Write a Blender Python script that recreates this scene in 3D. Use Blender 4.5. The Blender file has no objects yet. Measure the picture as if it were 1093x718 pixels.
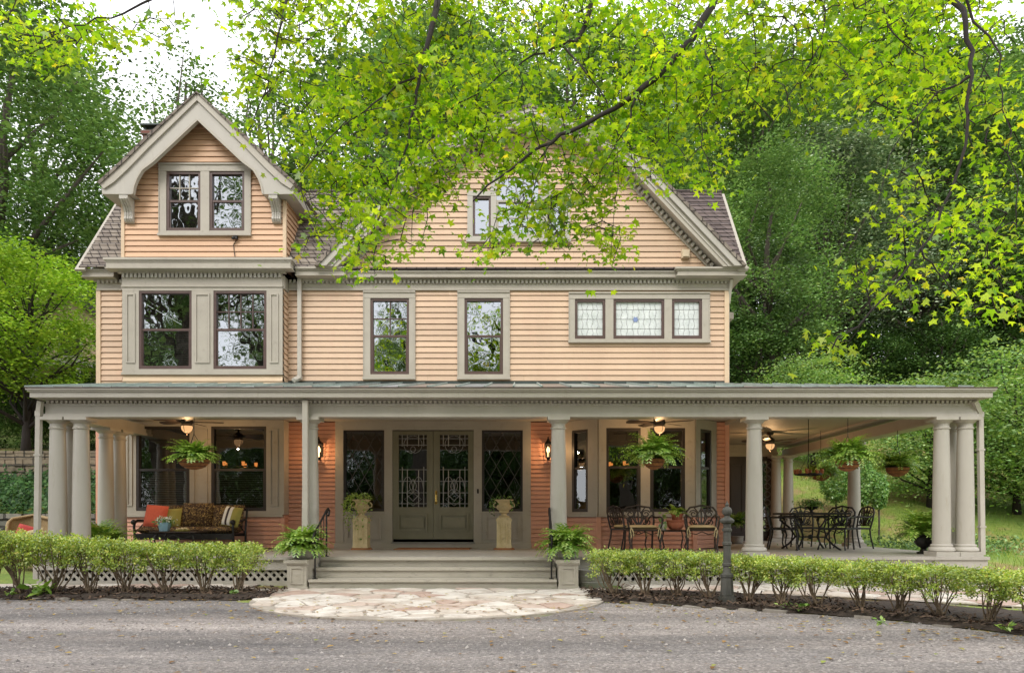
import bpy, math, random
import numpy as np
from mathutils import Vector, Matrix

random.seed(7)
RNG = np.random.default_rng(11)
PI = math.pi
scene = bpy.context.scene
COL = scene.collection
EYE = 1.12           # camera height above the drive (m)
FL = 0.47            # porch floor level


def wx(px, Y):       # survey helpers: a measured direction at a known real depth -> metres
    return (px - 554.0) / 780.0 * Y


def wz(py, Y):
    return EYE + (551.0 - py) / 780.0 * Y


# ------------------------------------------------------------------ materials
def _new(name):
    m = bpy.data.materials.new(name)
    m.use_nodes = True
    nt = m.node_tree
    nt.nodes.clear()
    out = nt.nodes.new('ShaderNodeOutputMaterial')
    return m, nt, out


def N(nt, typ, **kw):
    n = nt.nodes.new(typ)
    for k, v in kw.items():
        if k.startswith('i_'):
            n.inputs[k[2:].replace('_', ' ')].default_value = v
        else:
            setattr(n, k, v)
    return n


def ramp(nt, stops, interp='LINEAR'):
    r = nt.nodes.new('ShaderNodeValToRGB')
    r.color_ramp.interpolation = interp
    el = r.color_ramp.elements
    while len(el) < len(stops):
        el.new(0.5)
    for e, (p, c) in zip(el, stops):
        e.position = p
        e.color = (c[0], c[1], c[2], 1)
    return r


def pmat(name, c1, c2=None, scale=4.0, rough=0.6, bump=0.0, bscale=60.0, metallic=0.0,
         stretch=(1, 1, 1), dirt=None, island=0.0, detail=6):
    """painted / solid surface: two tones broken up by noise, optional grime, optional per-board tone"""
    m, nt, out = _new(name)
    L = nt.links
    p = N(nt, 'ShaderNodeBsdfPrincipled')
    p.inputs['Roughness'].default_value = rough
    p.inputs['Metallic'].default_value = metallic
    tc = N(nt, 'ShaderNodeTexCoord')
    mp = N(nt, 'ShaderNodeMapping')
    mp.inputs['Scale'].default_value = stretch
    L.new(tc.outputs['Object'], mp.inputs['Vector'])
    nz = N(nt, 'ShaderNodeTexNoise')
    nz.inputs['Scale'].default_value = scale
    nz.inputs['Detail'].default_value = detail
    nz.inputs['Roughness'].default_value = 0.62
    L.new(mp.outputs['Vector'], nz.inputs['Vector'])
    c2 = c2 or tuple(v * 0.86 for v in c1)
    r = ramp(nt, [(0.3, c2), (0.7, c1)])
    L.new(nz.outputs['Fac'], r.inputs['Fac'])
    col = r.outputs['Color']
    if island:
        g = N(nt, 'ShaderNodeNewGeometry')
        ma = N(nt, 'ShaderNodeMapRange')
        ma.inputs['To Min'].default_value = 1 - island
        ma.inputs['To Max'].default_value = 1 + island
        L.new(g.outputs['Random Per Island'], ma.inputs['Value'])
        mx = N(nt, 'ShaderNodeMix', data_type='RGBA', blend_type='MULTIPLY')
        mx.inputs[0].default_value = 1
        L.new(col, mx.inputs[6])
        L.new(ma.outputs['Result'], mx.inputs[7])
        col = mx.outputs[2]
    if dirt:
        n2 = N(nt, 'ShaderNodeTexNoise')
        n2.inputs['Scale'].default_value = scale * 3.1
        n2.inputs['Detail'].default_value = 8
        n2.inputs['Roughness'].default_value = 0.7
        L.new(mp.outputs['Vector'], n2.inputs['Vector'])
        r2 = ramp(nt, [(0.56, (0, 0, 0)), (0.75, (1, 1, 1))])
        L.new(n2.outputs['Fac'], r2.inputs['Fac'])
        mx = N(nt, 'ShaderNodeMix', data_type='RGBA')
        L.new(r2.outputs['Color'], mx.inputs[0])
        L.new(col, mx.inputs[6])
        mx.inputs[7].default_value = (*dirt, 1)
        col = mx.outputs[2]
    L.new(col, p.inputs['Base Color'])
    rr = N(nt, 'ShaderNodeMapRange')
    rr.inputs['To Min'].default_value = max(0.05, rough - 0.12)
    rr.inputs['To Max'].default_value = min(1, rough + 0.12)
    L.new(nz.outputs['Fac'], rr.inputs['Value'])
    L.new(rr.outputs['Result'], p.inputs['Roughness'])
    if bump:
        nb = N(nt, 'ShaderNodeTexNoise')
        nb.inputs['Scale'].default_value = bscale
        nb.inputs['Detail'].default_value = 5
        L.new(mp.outputs['Vector'], nb.inputs['Vector'])
        b = N(nt, 'ShaderNodeBump')
        b.inputs['Strength'].default_value = bump
        b.inputs['Distance'].default_value = 0.01
        L.new(nb.outputs['Fac'], b.inputs['Height'])
        L.new(b.outputs['Normal'], p.inputs['Normal'])
    L.new(p.outputs['BSDF'], out.inputs['Surface'])
    return m


def leafmat(name, stops, trans=0.4, clump=0.5, cscale=0.6, gloss=0.06, tint=(1.15, 1.1, 0.5)):
    """thin leaves: diffuse + light through the blade, every leaf its own tone, clumps lighter and darker"""
    m, nt, out = _new(name)
    L = nt.links
    g = N(nt, 'ShaderNodeNewGeometry')
    r = ramp(nt, stops)
    L.new(g.outputs['Random Per Island'], r.inputs['Fac'])
    nz = N(nt, 'ShaderNodeTexNoise')
    nz.inputs['Scale'].default_value = cscale
    nz.inputs['Detail'].default_value = 3
    tc = N(nt, 'ShaderNodeTexCoord')
    L.new(tc.outputs['Object'], nz.inputs['Vector'])
    ma = N(nt, 'ShaderNodeMapRange')
    ma.inputs['From Min'].default_value = 0.3
    ma.inputs['From Max'].default_value = 0.7
    ma.inputs['To Min'].default_value = 1 - clump
    ma.inputs['To Max'].default_value = 1 + clump
    L.new(nz.outputs['Fac'], ma.inputs['Value'])
    mx = N(nt, 'ShaderNodeMix', data_type='RGBA', blend_type='MULTIPLY')
    mx.inputs[0].default_value = 1
    L.new(r.outputs['Color'], mx.inputs[6])
    L.new(ma.outputs['Result'], mx.inputs[7])
    tn = N(nt, 'ShaderNodeMix', data_type='RGBA', blend_type='MULTIPLY')
    tn.inputs[0].default_value = 1
    L.new(mx.outputs[2], tn.inputs[6])
    tn.inputs[7].default_value = (*tint, 1)
    d = N(nt, 'ShaderNodeBsdfDiffuse')
    t = N(nt, 'ShaderNodeBsdfTranslucent')
    L.new(mx.outputs[2], d.inputs['Color'])
    L.new(tn.outputs[2], t.inputs['Color'])
    s1 = N(nt, 'ShaderNodeMixShader')
    s1.inputs[0].default_value = trans
    L.new(d.outputs[0], s1.inputs[1])
    L.new(t.outputs[0], s1.inputs[2])
    gl = N(nt, 'ShaderNodeBsdfGlossy')
    gl.inputs['Roughness'].default_value = 0.38
    s2 = N(nt, 'ShaderNodeMixShader')
    s2.inputs[0].default_value = gloss
    L.new(s1.outputs[0], s2.inputs[1])
    L.new(gl.outputs[0], s2.inputs[2])
    L.new(s2.outputs[0], out.inputs['Surface'])
    return m


def glassmat(name, refl, tint, wobble=0.02):
    m, nt, out = _new(name)
    L = nt.links
    tr = N(nt, 'ShaderNodeBsdfTransparent')
    tr.inputs['Color'].default_value = (*tint, 1)
    gl = N(nt, 'ShaderNodeBsdfGlossy')
    gl.inputs['Roughness'].default_value = 0.015
    gl.inputs['Color'].default_value = (0.93, 0.96, 1.0, 1)
    nz = N(nt, 'ShaderNodeTexNoise')
    nz.inputs['Scale'].default_value = 2.2
    tc = N(nt, 'ShaderNodeTexCoord')
    L.new(tc.outputs['Object'], nz.inputs['Vector'])
    b = N(nt, 'ShaderNodeBump')
    b.inputs['Strength'].default_value = wobble
    b.inputs['Distance'].default_value = 0.5
    L.new(nz.outputs['Fac'], b.inputs['Height'])
    L.new(b.outputs['Normal'], gl.inputs['Normal'])
    s = N(nt, 'ShaderNodeMixShader')
    s.inputs[0].default_value = refl
    L.new(tr.outputs[0], s.inputs[1])
    L.new(gl.outputs[0], s.inputs[2])
    L.new(s.outputs[0], out.inputs['Surface'])
    return m


def emat(name, col, strength):
    m, nt, out = _new(name)
    e = N(nt, 'ShaderNodeEmission')
    e.inputs['Color'].default_value = (*col, 1)
    e.inputs['Strength'].default_value = strength
    nt.links.new(e.outputs[0], out.inputs['Surface'])
    return m


def brickmat(name, c1, c2, mortar, scale, bw, bh, ms=0.02, rough=0.85, axes='XZ', bump=0.5, soft=None):
    m, nt, out = _new(name)
    L = nt.links
    tc = N(nt, 'ShaderNodeTexCoord')
    sp = N(nt, 'ShaderNodeSeparateXYZ')
    L.new(tc.outputs['Object'], sp.inputs[0])
    cb = N(nt, 'ShaderNodeCombineXYZ')
    if axes == 'XZ':
        ad = N(nt, 'ShaderNodeMath', operation='ADD')
        L.new(sp.outputs['X'], ad.inputs[0])
        L.new(sp.outputs['Y'], ad.inputs[1])
        L.new(ad.outputs[0], cb.inputs['X'])
    else:
        L.new(sp.outputs[axes[0]], cb.inputs['X'])
    L.new(sp.outputs[axes[1]], cb.inputs['Y'])
    nz = N(nt, 'ShaderNodeTexNoise')
    nz.inputs['Scale'].default_value = 3
    nz.inputs['Detail'].default_value = 5
    L.new(tc.outputs['Object'], nz.inputs['Vector'])
    sc = N(nt, 'ShaderNodeVectorMath', operation='SCALE')
    L.new(nz.outputs['Color'], sc.inputs[0])
    sc.inputs['Scale'].default_value = 0.06 if soft is None else soft
    av = N(nt, 'ShaderNodeVectorMath', operation='ADD')
    L.new(cb.outputs[0], av.inputs[0])
    L.new(sc.outputs[0], av.inputs[1])
    br = N(nt, 'ShaderNodeTexBrick')
    br.inputs['Color1'].default_value = (*c1, 1)
    br.inputs['Color2'].default_value = (*c2, 1)
    br.inputs['Mortar'].default_value = (*mortar, 1)
    br.inputs['Scale'].default_value = scale
    br.inputs['Mortar Size'].default_value = ms
    br.inputs['Brick Width'].default_value = bw
    br.inputs['Row Height'].default_value = bh
    L.new(av.outputs[0], br.inputs['Vector'])
    n2 = N(nt, 'ShaderNodeTexNoise')
    n2.inputs['Scale'].default_value = 9
    n2.inputs['Detail'].default_value = 8
    L.new(tc.outputs['Object'], n2.inputs['Vector'])
    ma = N(nt, 'ShaderNodeMapRange')
    ma.inputs['To Min'].default_value = 0.55
    ma.inputs['To Max'].default_value = 1.4
    L.new(n2.outputs['Fac'], ma.inputs['Value'])
    mx = N(nt, 'ShaderNodeMix', data_type='RGBA', blend_type='MULTIPLY')
    mx.inputs[0].default_value = 1
    L.new(br.outputs['Color'], mx.inputs[6])
    L.new(ma.outputs['Result'], mx.inputs[7])
    p = N(nt, 'ShaderNodeBsdfPrincipled')
    p.inputs['Roughness'].default_value = rough
    L.new(mx.outputs[2], p.inputs['Base Color'])
    b = N(nt, 'ShaderNodeBump')
    b.inputs['Strength'].default_value = bump
    b.inputs['Distance'].default_value = 0.02
    iv = N(nt, 'ShaderNodeMath', operation='SUBTRACT')
    iv.inputs[0].default_value = 1
    L.new(br.outputs['Fac'], iv.inputs[1])
    L.new(iv.outputs[0], b.inputs['Height'])
    L.new(b.outputs['Normal'], p.inputs['Normal'])
    L.new(p.outputs[0], out.inputs['Surface'])
    return m


M = {}
M['peach'] = pmat('peach_paint', (0.59, 0.412, 0.275), (0.515, 0.35, 0.228), scale=1.3, rough=0.55, stretch=(1.6, 1, 0.5), island=0.09, dirt=(0.56, 0.36, 0.24), bump=0.1)
M['peach_light'] = pmat('peach_paint_light', (0.635, 0.475, 0.315), (0.565, 0.41, 0.265), scale=1.3, rough=0.55, stretch=(1, 1, 3), island=0.05, bump=0.1)
M['peach_deep'] = pmat('peach_paint_deep', (0.60, 0.375, 0.225), (0.53, 0.315, 0.18), scale=1.3, rough=0.55, stretch=(1, 1, 3), island=0.06, bump=0.1)
M['salmon'] = pmat('salmon_paint', (0.68, 0.35, 0.24), (0.60, 0.295, 0.20), scale=1.6, rough=0.55, stretch=(1, 1, 3), island=0.06, bump=0.1)
M['taupe'] = pmat('taupe_paint', (0.415, 0.372, 0.305), (0.36, 0.32, 0.262), scale=2.2, rough=0.5, bump=0.08, bscale=30, dirt=(0.30, 0.265, 0.215))
M['taupe_dark'] = pmat('taupe_paint_dark', (0.27, 0.235, 0.19), (0.22, 0.19, 0.15), scale=2.4, rough=0.5)
M['cream'] = pmat('pale_taupe_paint', (0.44, 0.405, 0.35), (0.38, 0.348, 0.298), scale=2.0, rough=0.5, bump=0.08, bscale=25, stretch=(1.4, 1.4, 0.3), dirt=(0.35, 0.31, 0.25))
M['floor'] = pmat('porch_floor_paint', (0.43, 0.395, 0.345), (0.36, 0.33, 0.285), scale=2.5, rough=0.45, stretch=(3, 0.5, 1), dirt=(0.24, 0.21, 0.175))
M['step'] = pmat('step_paint', (0.49, 0.445, 0.37), (0.41, 0.37, 0.305), scale=2.6, rough=0.55, dirt=(0.26, 0.225, 0.18), stretch=(1, 2, 2))
M['ceiling'] = pmat('porch_ceiling_paint', (0.42, 0.375, 0.30), (0.38, 0.335, 0.265), scale=1.5, rough=0.6, stretch=(0.4, 6, 1))
M['sash'] = pmat('brown_sash_paint', (0.095, 0.052, 0.042), (0.07, 0.04, 0.033), scale=8, rough=0.4)
M['sash_dark'] = pmat('dark_sash_paint', (0.035, 0.026, 0.022), (0.025, 0.019, 0.016), scale=8, rough=0.4)
M['door'] = pmat('olive_brown_door_paint', (0.22, 0.20, 0.13), (0.18, 0.162, 0.10), scale=3, rough=0.38, bump=0.05)
M['darkdoor'] = pmat('dark_stained_wood', (0.035, 0.02, 0.015), (0.022, 0.013, 0.01), scale=5, rough=0.4, stretch=(6, 6, 0.5))
M['lead'] = pmat('lead_came', (0.42, 0.42, 0.41), (0.3, 0.3, 0.3), scale=20, rough=0.45, metallic=0.4)
M['lead_dark'] = pmat('dark_lead_came', (0.06, 0.055, 0.05), (0.04, 0.036, 0.033), scale=20, rough=0.5)
M['brass'] = pmat('brass', (0.62, 0.43, 0.14), (0.45, 0.3, 0.09), scale=12, rough=0.28, metallic=1.0)
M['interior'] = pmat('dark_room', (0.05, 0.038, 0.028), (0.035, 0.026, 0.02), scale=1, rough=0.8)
M['blind'] = pmat('window_blind', (0.10, 0.115, 0.09), (0.075, 0.085, 0.07), scale=4, rough=0.6)
M['curtain'] = pmat('white_curtain', (0.72, 0.73, 0.70), (0.58, 0.6, 0.57), scale=3, rough=0.8, stretch=(8, 1, 0.6))
M['glass_up'] = glassmat('upstairs_glass', 0.37, (0.36, 0.38, 0.37), 0.012)
M['glass_low'] = glassmat('porch_glass', 0.17, (0.5, 0.52, 0.48), 0.006)
M['glass_sky'] = pmat('pale_sky_glass', (0.70, 0.72, 0.70), (0.52, 0.55, 0.53), scale=7, rough=0.14, detail=3)  # pale leaded glass, with the white sky reflection put into its colour
M['glass_blue'] = pmat('blue_glass', (0.22, 0.28, 0.5), (0.18, 0.23, 0.42), rough=0.1)
M['shingle'] = brickmat('wood_shingles', (0.155, 0.125, 0.105), (0.245, 0.205, 0.165), (0.045, 0.035, 0.03), 1.0, 0.17, 0.2, 0.012, 0.9, 'XZ', 0.3, soft=0.02)
M['shingle_dark'] = brickmat('dark_shingles', (0.085, 0.062, 0.055), (0.14, 0.105, 0.095), (0.03, 0.022, 0.02), 1.0, 0.2, 0.2, 0.012, 0.9, 'XZ', 0.3, soft=0.02)
M['brick'] = brickmat('chimney_brick', (0.15, 0.055, 0.04), (0.09, 0.037, 0.03), (0.17, 0.14, 0.12), 1.0, 0.21, 0.07, 0.008, 0.9, 'XZ', 0.6, soft=0.01)
M['stone'] = brickmat('retaining_stone', (0.24, 0.185, 0.125), (0.15, 0.125, 0.085), (0.05, 0.042, 0.032), 1.0, 0.52, 0.22, 0.02, 0.95, 'XZ', 0.9, soft=0.1)
M['stone_grey'] = brickmat('grey_fieldstone', (0.20, 0.185, 0.16), (0.12, 0.115, 0.10), (0.04, 0.036, 0.03), 1.0, 0.42, 0.16, 0.025, 0.95, 'XZ', 0.9, soft=0.14)
M['capmetal'] = pmat('dark_flashing', (0.07, 0.085, 0.08), (0.05, 0.058, 0.055), scale=6, rough=0.5, metallic=0.5)
M['iron'] = pmat('black_iron', (0.022, 0.019, 0.017), (0.014, 0.012, 0.011), scale=14, rough=0.42, metallic=0.3, bump=0.1)
M['bronze'] = pmat('dark_bronze_aluminium', (0.06, 0.043, 0.034), (0.04, 0.03, 0.024), scale=14, rough=0.4, metallic=0.5, bump=0.1)
M['ironold'] = pmat('weathered_iron', (0.095, 0.09, 0.075), (0.05, 0.05, 0.043), scale=7, rough=0.65, metallic=0.25, bump=0.25, dirt=(0.085, 0.055, 0.038))
M['galv'] = pmat('galvanized_steel', (0.32, 0.31, 0.28), (0.23, 0.22, 0.2), scale=6, rough=0.5, metallic=0.5, dirt=(0.2, 0.17, 0.13))
M['tan'] = pmat('tan_cushion', (0.50, 0.40, 0.22), (0.43, 0.335, 0.18), scale=6, rough=0.85, bump=0.2, bscale=90)
M['orange'] = pmat('orange_fabric', (0.72, 0.14, 0.075), (0.62, 0.11, 0.055), scale=30, rough=0.85, bump=0.3, bscale=150)
M['olive'] = pmat('olive_fabric', (0.35, 0.31, 0.07), (0.29, 0.25, 0.055), scale=8, rough=0.85, bump=0.2)
M['white_fab'] = pmat('white_fabric', (0.78, 0.74, 0.65), (0.7, 0.66, 0.58), scale=8, rough=0.85)
M['dark_fab'] = pmat('dark_stripe_fabric', (0.05, 0.033, 0.03), None, scale=8, rough=0.85)
M['red_fab'] = pmat('red_fabric', (0.48, 0.06, 0.05), None, scale=8, rough=0.85)
M['wicker'] = pmat('wicker', (0.40, 0.28, 0.13), (0.26, 0.175, 0.08), scale=40, rough=0.7, bump=0.7, bscale=90)
M['terracotta'] = pmat('terracotta', (0.52, 0.165, 0.085), (0.42, 0.13, 0.07), scale=7, rough=0.75, dirt=(0.46, 0.28, 0.2))
M['bluepot'] = pmat('pale_blue_ceramic', (0.27, 0.43, 0.5), (0.2, 0.34, 0.41), scale=10, rough=0.3)
M['agedstone'] = pmat('aged_cream_stone', (0.66, 0.54, 0.32), (0.50, 0.39, 0.20), scale=6, rough=0.85, bump=0.4, bscale=40, dirt=(0.26, 0.21, 0.12))
M['greystone'] = pmat('grey_concrete_pot', (0.36, 0.34, 0.3), (0.25, 0.24, 0.21), scale=7, rough=0.85, bump=0.4, bscale=40, dirt=(0.15, 0.14, 0.11))
M['coco'] = pmat('coco_fibre', (0.34, 0.14, 0.048), (0.17, 0.068, 0.025), scale=16, rough=0.95, bump=1.0, bscale=60)
M['mat'] = pmat('coir_mat', (0.36, 0.16, 0.065), (0.26, 0.11, 0.045), scale=30, rough=0.95, bump=0.6, bscale=120)
M['bark'] = pmat('bark', (0.105, 0.085, 0.065), (0.05, 0.04, 0.032), scale=6, rough=0.95, bump=1.0, bscale=20, stretch=(3, 3, 0.6))
M['bark_dark'] = pmat('dark_twig_bark', (0.035, 0.025, 0.022), (0.02, 0.015, 0.014), scale=9, rough=0.9, bump=0.4)
M['bark_tan'] = pmat('shrub_stem_bark', (0.22, 0.155, 0.095), (0.12, 0.085, 0.055), scale=12, rough=0.9, bump=0.4)
M['bulb'] = emat('lamp_glow', (1.0, 0.62, 0.28), 4.5)
M['bowl'] = emat('fan_bowl_glow', (1.0, 0.55, 0.24), 1.0)
M['amber'] = emat('amber_cup_glow', (1.0, 0.32, 0.08), 1.6)
M['cup'] = pmat('amber_cup', (0.40, 0.12, 0.04), (0.3, 0.09, 0.03), scale=12, rough=0.4)
M['vent'] = pmat('vent_beige', (0.6, 0.48, 0.33), None, rough=0.6)
M['downspout'] = pmat('downspout_paint', (0.47, 0.43, 0.37), (0.41, 0.375, 0.32), scale=3, rough=0.42)


def patternmat():
    m, nt, out = _new('brown_floral_fabric')
    L = nt.links
    tc = N(nt, 'ShaderNodeTexCoord')
    nz = N(nt, 'ShaderNodeTexNoise')
    nz.inputs['Scale'].default_value = 15
    nz.inputs['Detail'].default_value = 2
    nz.inputs['Distortion'].default_value = 2.6
    L.new(tc.outputs['Object'], nz.inputs['Vector'])
    r = ramp(nt, [(0.0, (0.035, 0.02, 0.012)), (0.52, (0.05, 0.028, 0.016)), (0.57, (0.2, 0.12, 0.035)), (0.62, (0.5, 0.36, 0.13)), (0.68, (0.12, 0.08, 0.02))])
    L.new(nz.outputs['Fac'], r.inputs['Fac'])
    p = N(nt, 'ShaderNodeBsdfPrincipled')
    p.inputs['Roughness'].default_value = 0.85
    L.new(r.outputs['Color'], p.inputs['Base Color'])
    L.new(p.outputs[0], out.inputs['Surface'])
    return m


M['floral'] = patternmat()


def roofmetal():
    m, nt, out = _new('patinated_metal_roof')
    L = nt.links
    g = N(nt, 'ShaderNodeNewGeometry')
    r = ramp(nt, [(0.0, (0.20, 0.17, 0.15)), (0.3, (0.33, 0.29, 0.25)), (0.6, (0.36, 0.44, 0.41)), (1.0, (0.28, 0.27, 0.26))])
    L.new(g.outputs['Random Per Island'], r.inputs['Fac'])
    nz = N(nt, 'ShaderNodeTexNoise')
    nz.inputs['Scale'].default_value = 5
    nz.inputs['Detail'].default_value = 8
    tc = N(nt, 'ShaderNodeTexCoord')
    L.new(tc.outputs['Object'], nz.inputs['Vector'])
    ma = N(nt, 'ShaderNodeMapRange')
    ma.inputs['To Min'].default_value = 0.6
    ma.inputs['To Max'].default_value = 1.4
    L.new(nz.outputs['Fac'], ma.inputs['Value'])
    mx = N(nt, 'ShaderNodeMix', data_type='RGBA', blend_type='MULTIPLY')
    mx.inputs[0].default_value = 1
    L.new(r.outputs['Color'], mx.inputs[6])
    L.new(ma.outputs['Result'], mx.inputs[7])
    p = N(nt, 'ShaderNodeBsdfPrincipled')
    p.inputs['Metallic'].default_value = 0.35
    p.inputs['Roughness'].default_value = 0.42
    L.new(mx.outputs[2], p.inputs['Base Color'])
    L.new(p.outputs[0], out.inputs['Surface'])
    return m


M['roofmetal'] = roofmetal()

# foliage
M['lf_maple'] = leafmat('maple_leaves', [(0.0, (0.11, 0.26, 0.012)), (0.35, (0.24, 0.44, 0.018)), (0.72, (0.42, 0.58, 0.025)), (0.975, (0.50, 0.64, 0.035)), (1.0, (0.74, 0.60, 0.05))], trans=0.66, clump=0.4, cscale=1.1, gloss=0.03, tint=(1.35, 1.25, 0.6))
M['lf_forest'] = leafmat('forest_leaves', [(0.0, (0.09, 0.175, 0.062)), (0.6, (0.175, 0.30, 0.10)), (1.0, (0.29, 0.42, 0.165))], trans=0.2, clump=0.7, cscale=0.45, gloss=0.03)  # haze put into the leaf colour: lighter and less saturated
M['lf_forest2'] = leafmat('pale_forest_leaves', [(0.0, (0.11, 0.21, 0.07)), (0.6, (0.21, 0.345, 0.12)), (1.0, (0.34, 0.47, 0.20))], trans=0.18, clump=0.6, cscale=0.45, gloss=0.03)
M['lf_dark'] = leafmat('dark_grey_leaves', [(0.0, (0.10, 0.17, 0.085)), (0.6, (0.20, 0.29, 0.15)), (1.0, (0.50, 0.56, 0.39))], trans=0.1, clump=0.75, cscale=0.5, gloss=0.05)
M['lf_shade'] = leafmat('shaded_understory_leaves', [(0.0, (0.02, 0.055, 0.015)), (0.5, (0.065, 0.14, 0.03)), (1.0, (0.17, 0.28, 0.085))], trans=0.18, clump=0.6, cscale=0.6, gloss=0.06)  # shade of the woods put into a darker leaf green
M['lf_lime'] = leafmat('lime_maple_leaves', [(0.0, (0.15, 0.29, 0.025)), (0.5, (0.27, 0.46, 0.045)), (1.0, (0.44, 0.58, 0.09))], trans=0.3, clump=0.5, cscale=0.5, gloss=0.04)
M['lf_shrub'] = leafmat('hedge_leaves', [(0.0, (0.15, 0.255, 0.03)), (0.45, (0.37, 0.51, 0.065)), (0.9, (0.62, 0.70, 0.13)), (1.0, (0.66, 0.52, 0.13))], trans=0.3, clump=0.4, cscale=4, gloss=0.1)
M['lf_fern'] = leafmat('fern_fronds', [(0.0, (0.12, 0.25, 0.03)), (0.5, (0.25, 0.42, 0.06)), (1.0, (0.45, 0.58, 0.14))], trans=0.35, clump=0.3, cscale=5, gloss=0.08)
M['lf_ferndark'] = leafmat('shaded_fern_fronds', [(0.0, (0.06, 0.15, 0.025)), (0.5, (0.13, 0.27, 0.045)), (1.0, (0.25, 0.40, 0.08))], trans=0.35, clump=0.3, cscale=5, gloss=0.08)
M['lf_pine'] = leafmat('topiary_leaves', [(0.0, (0.09, 0.22, 0.045)), (0.5, (0.17, 0.35, 0.075)), (1.0, (0.30, 0.46, 0.12))], trans=0.25, clump=0.3, cscale=4)
M['lf_dogwood'] = leafmat('pale_dogwood_leaves', [(0.0, (0.12, 0.25, 0.07)), (0.5, (0.23, 0.39, 0.11)), (1.0, (0.42, 0.54, 0.22))], trans=0.4, clump=0.45, cscale=0.7)
M['lf_ivy'] = leafmat('ivy_leaves', [(0.0, (0.018, 0.055, 0.015)), (0.5, (0.04, 0.10, 0.027)), (1.0, (0.085, 0.165, 0.045))], trans=0.15, clump=0.5, gloss=0.02, cscale=1.5)
M['lf_white'] = leafmat('white_flowers', [(0.0, (0.4, 0.5, 0.4)), (0.4, (0.75, 0.78, 0.7)), (1.0, (0.85, 0.86, 0.8))], trans=0.2, clump=0.1)
M['lf_dead'] = leafmat('fallen_leaves', [(0.0, (0.16, 0.08, 0.03)), (0.5, (0.34, 0.2, 0.07)), (0.8, (0.5, 0.36, 0.1)), (1.0, (0.25, 0.3, 0.06))], trans=0.1, clump=0.2)
M['lf_grass'] = leafmat('grass_blades', [(0.0, (0.10, 0.19, 0.02)), (0.5, (0.19, 0.31, 0.035)), (1.0, (0.34, 0.38, 0.08))], trans=0.3, clump=0.5, cscale=0.6)


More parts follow.
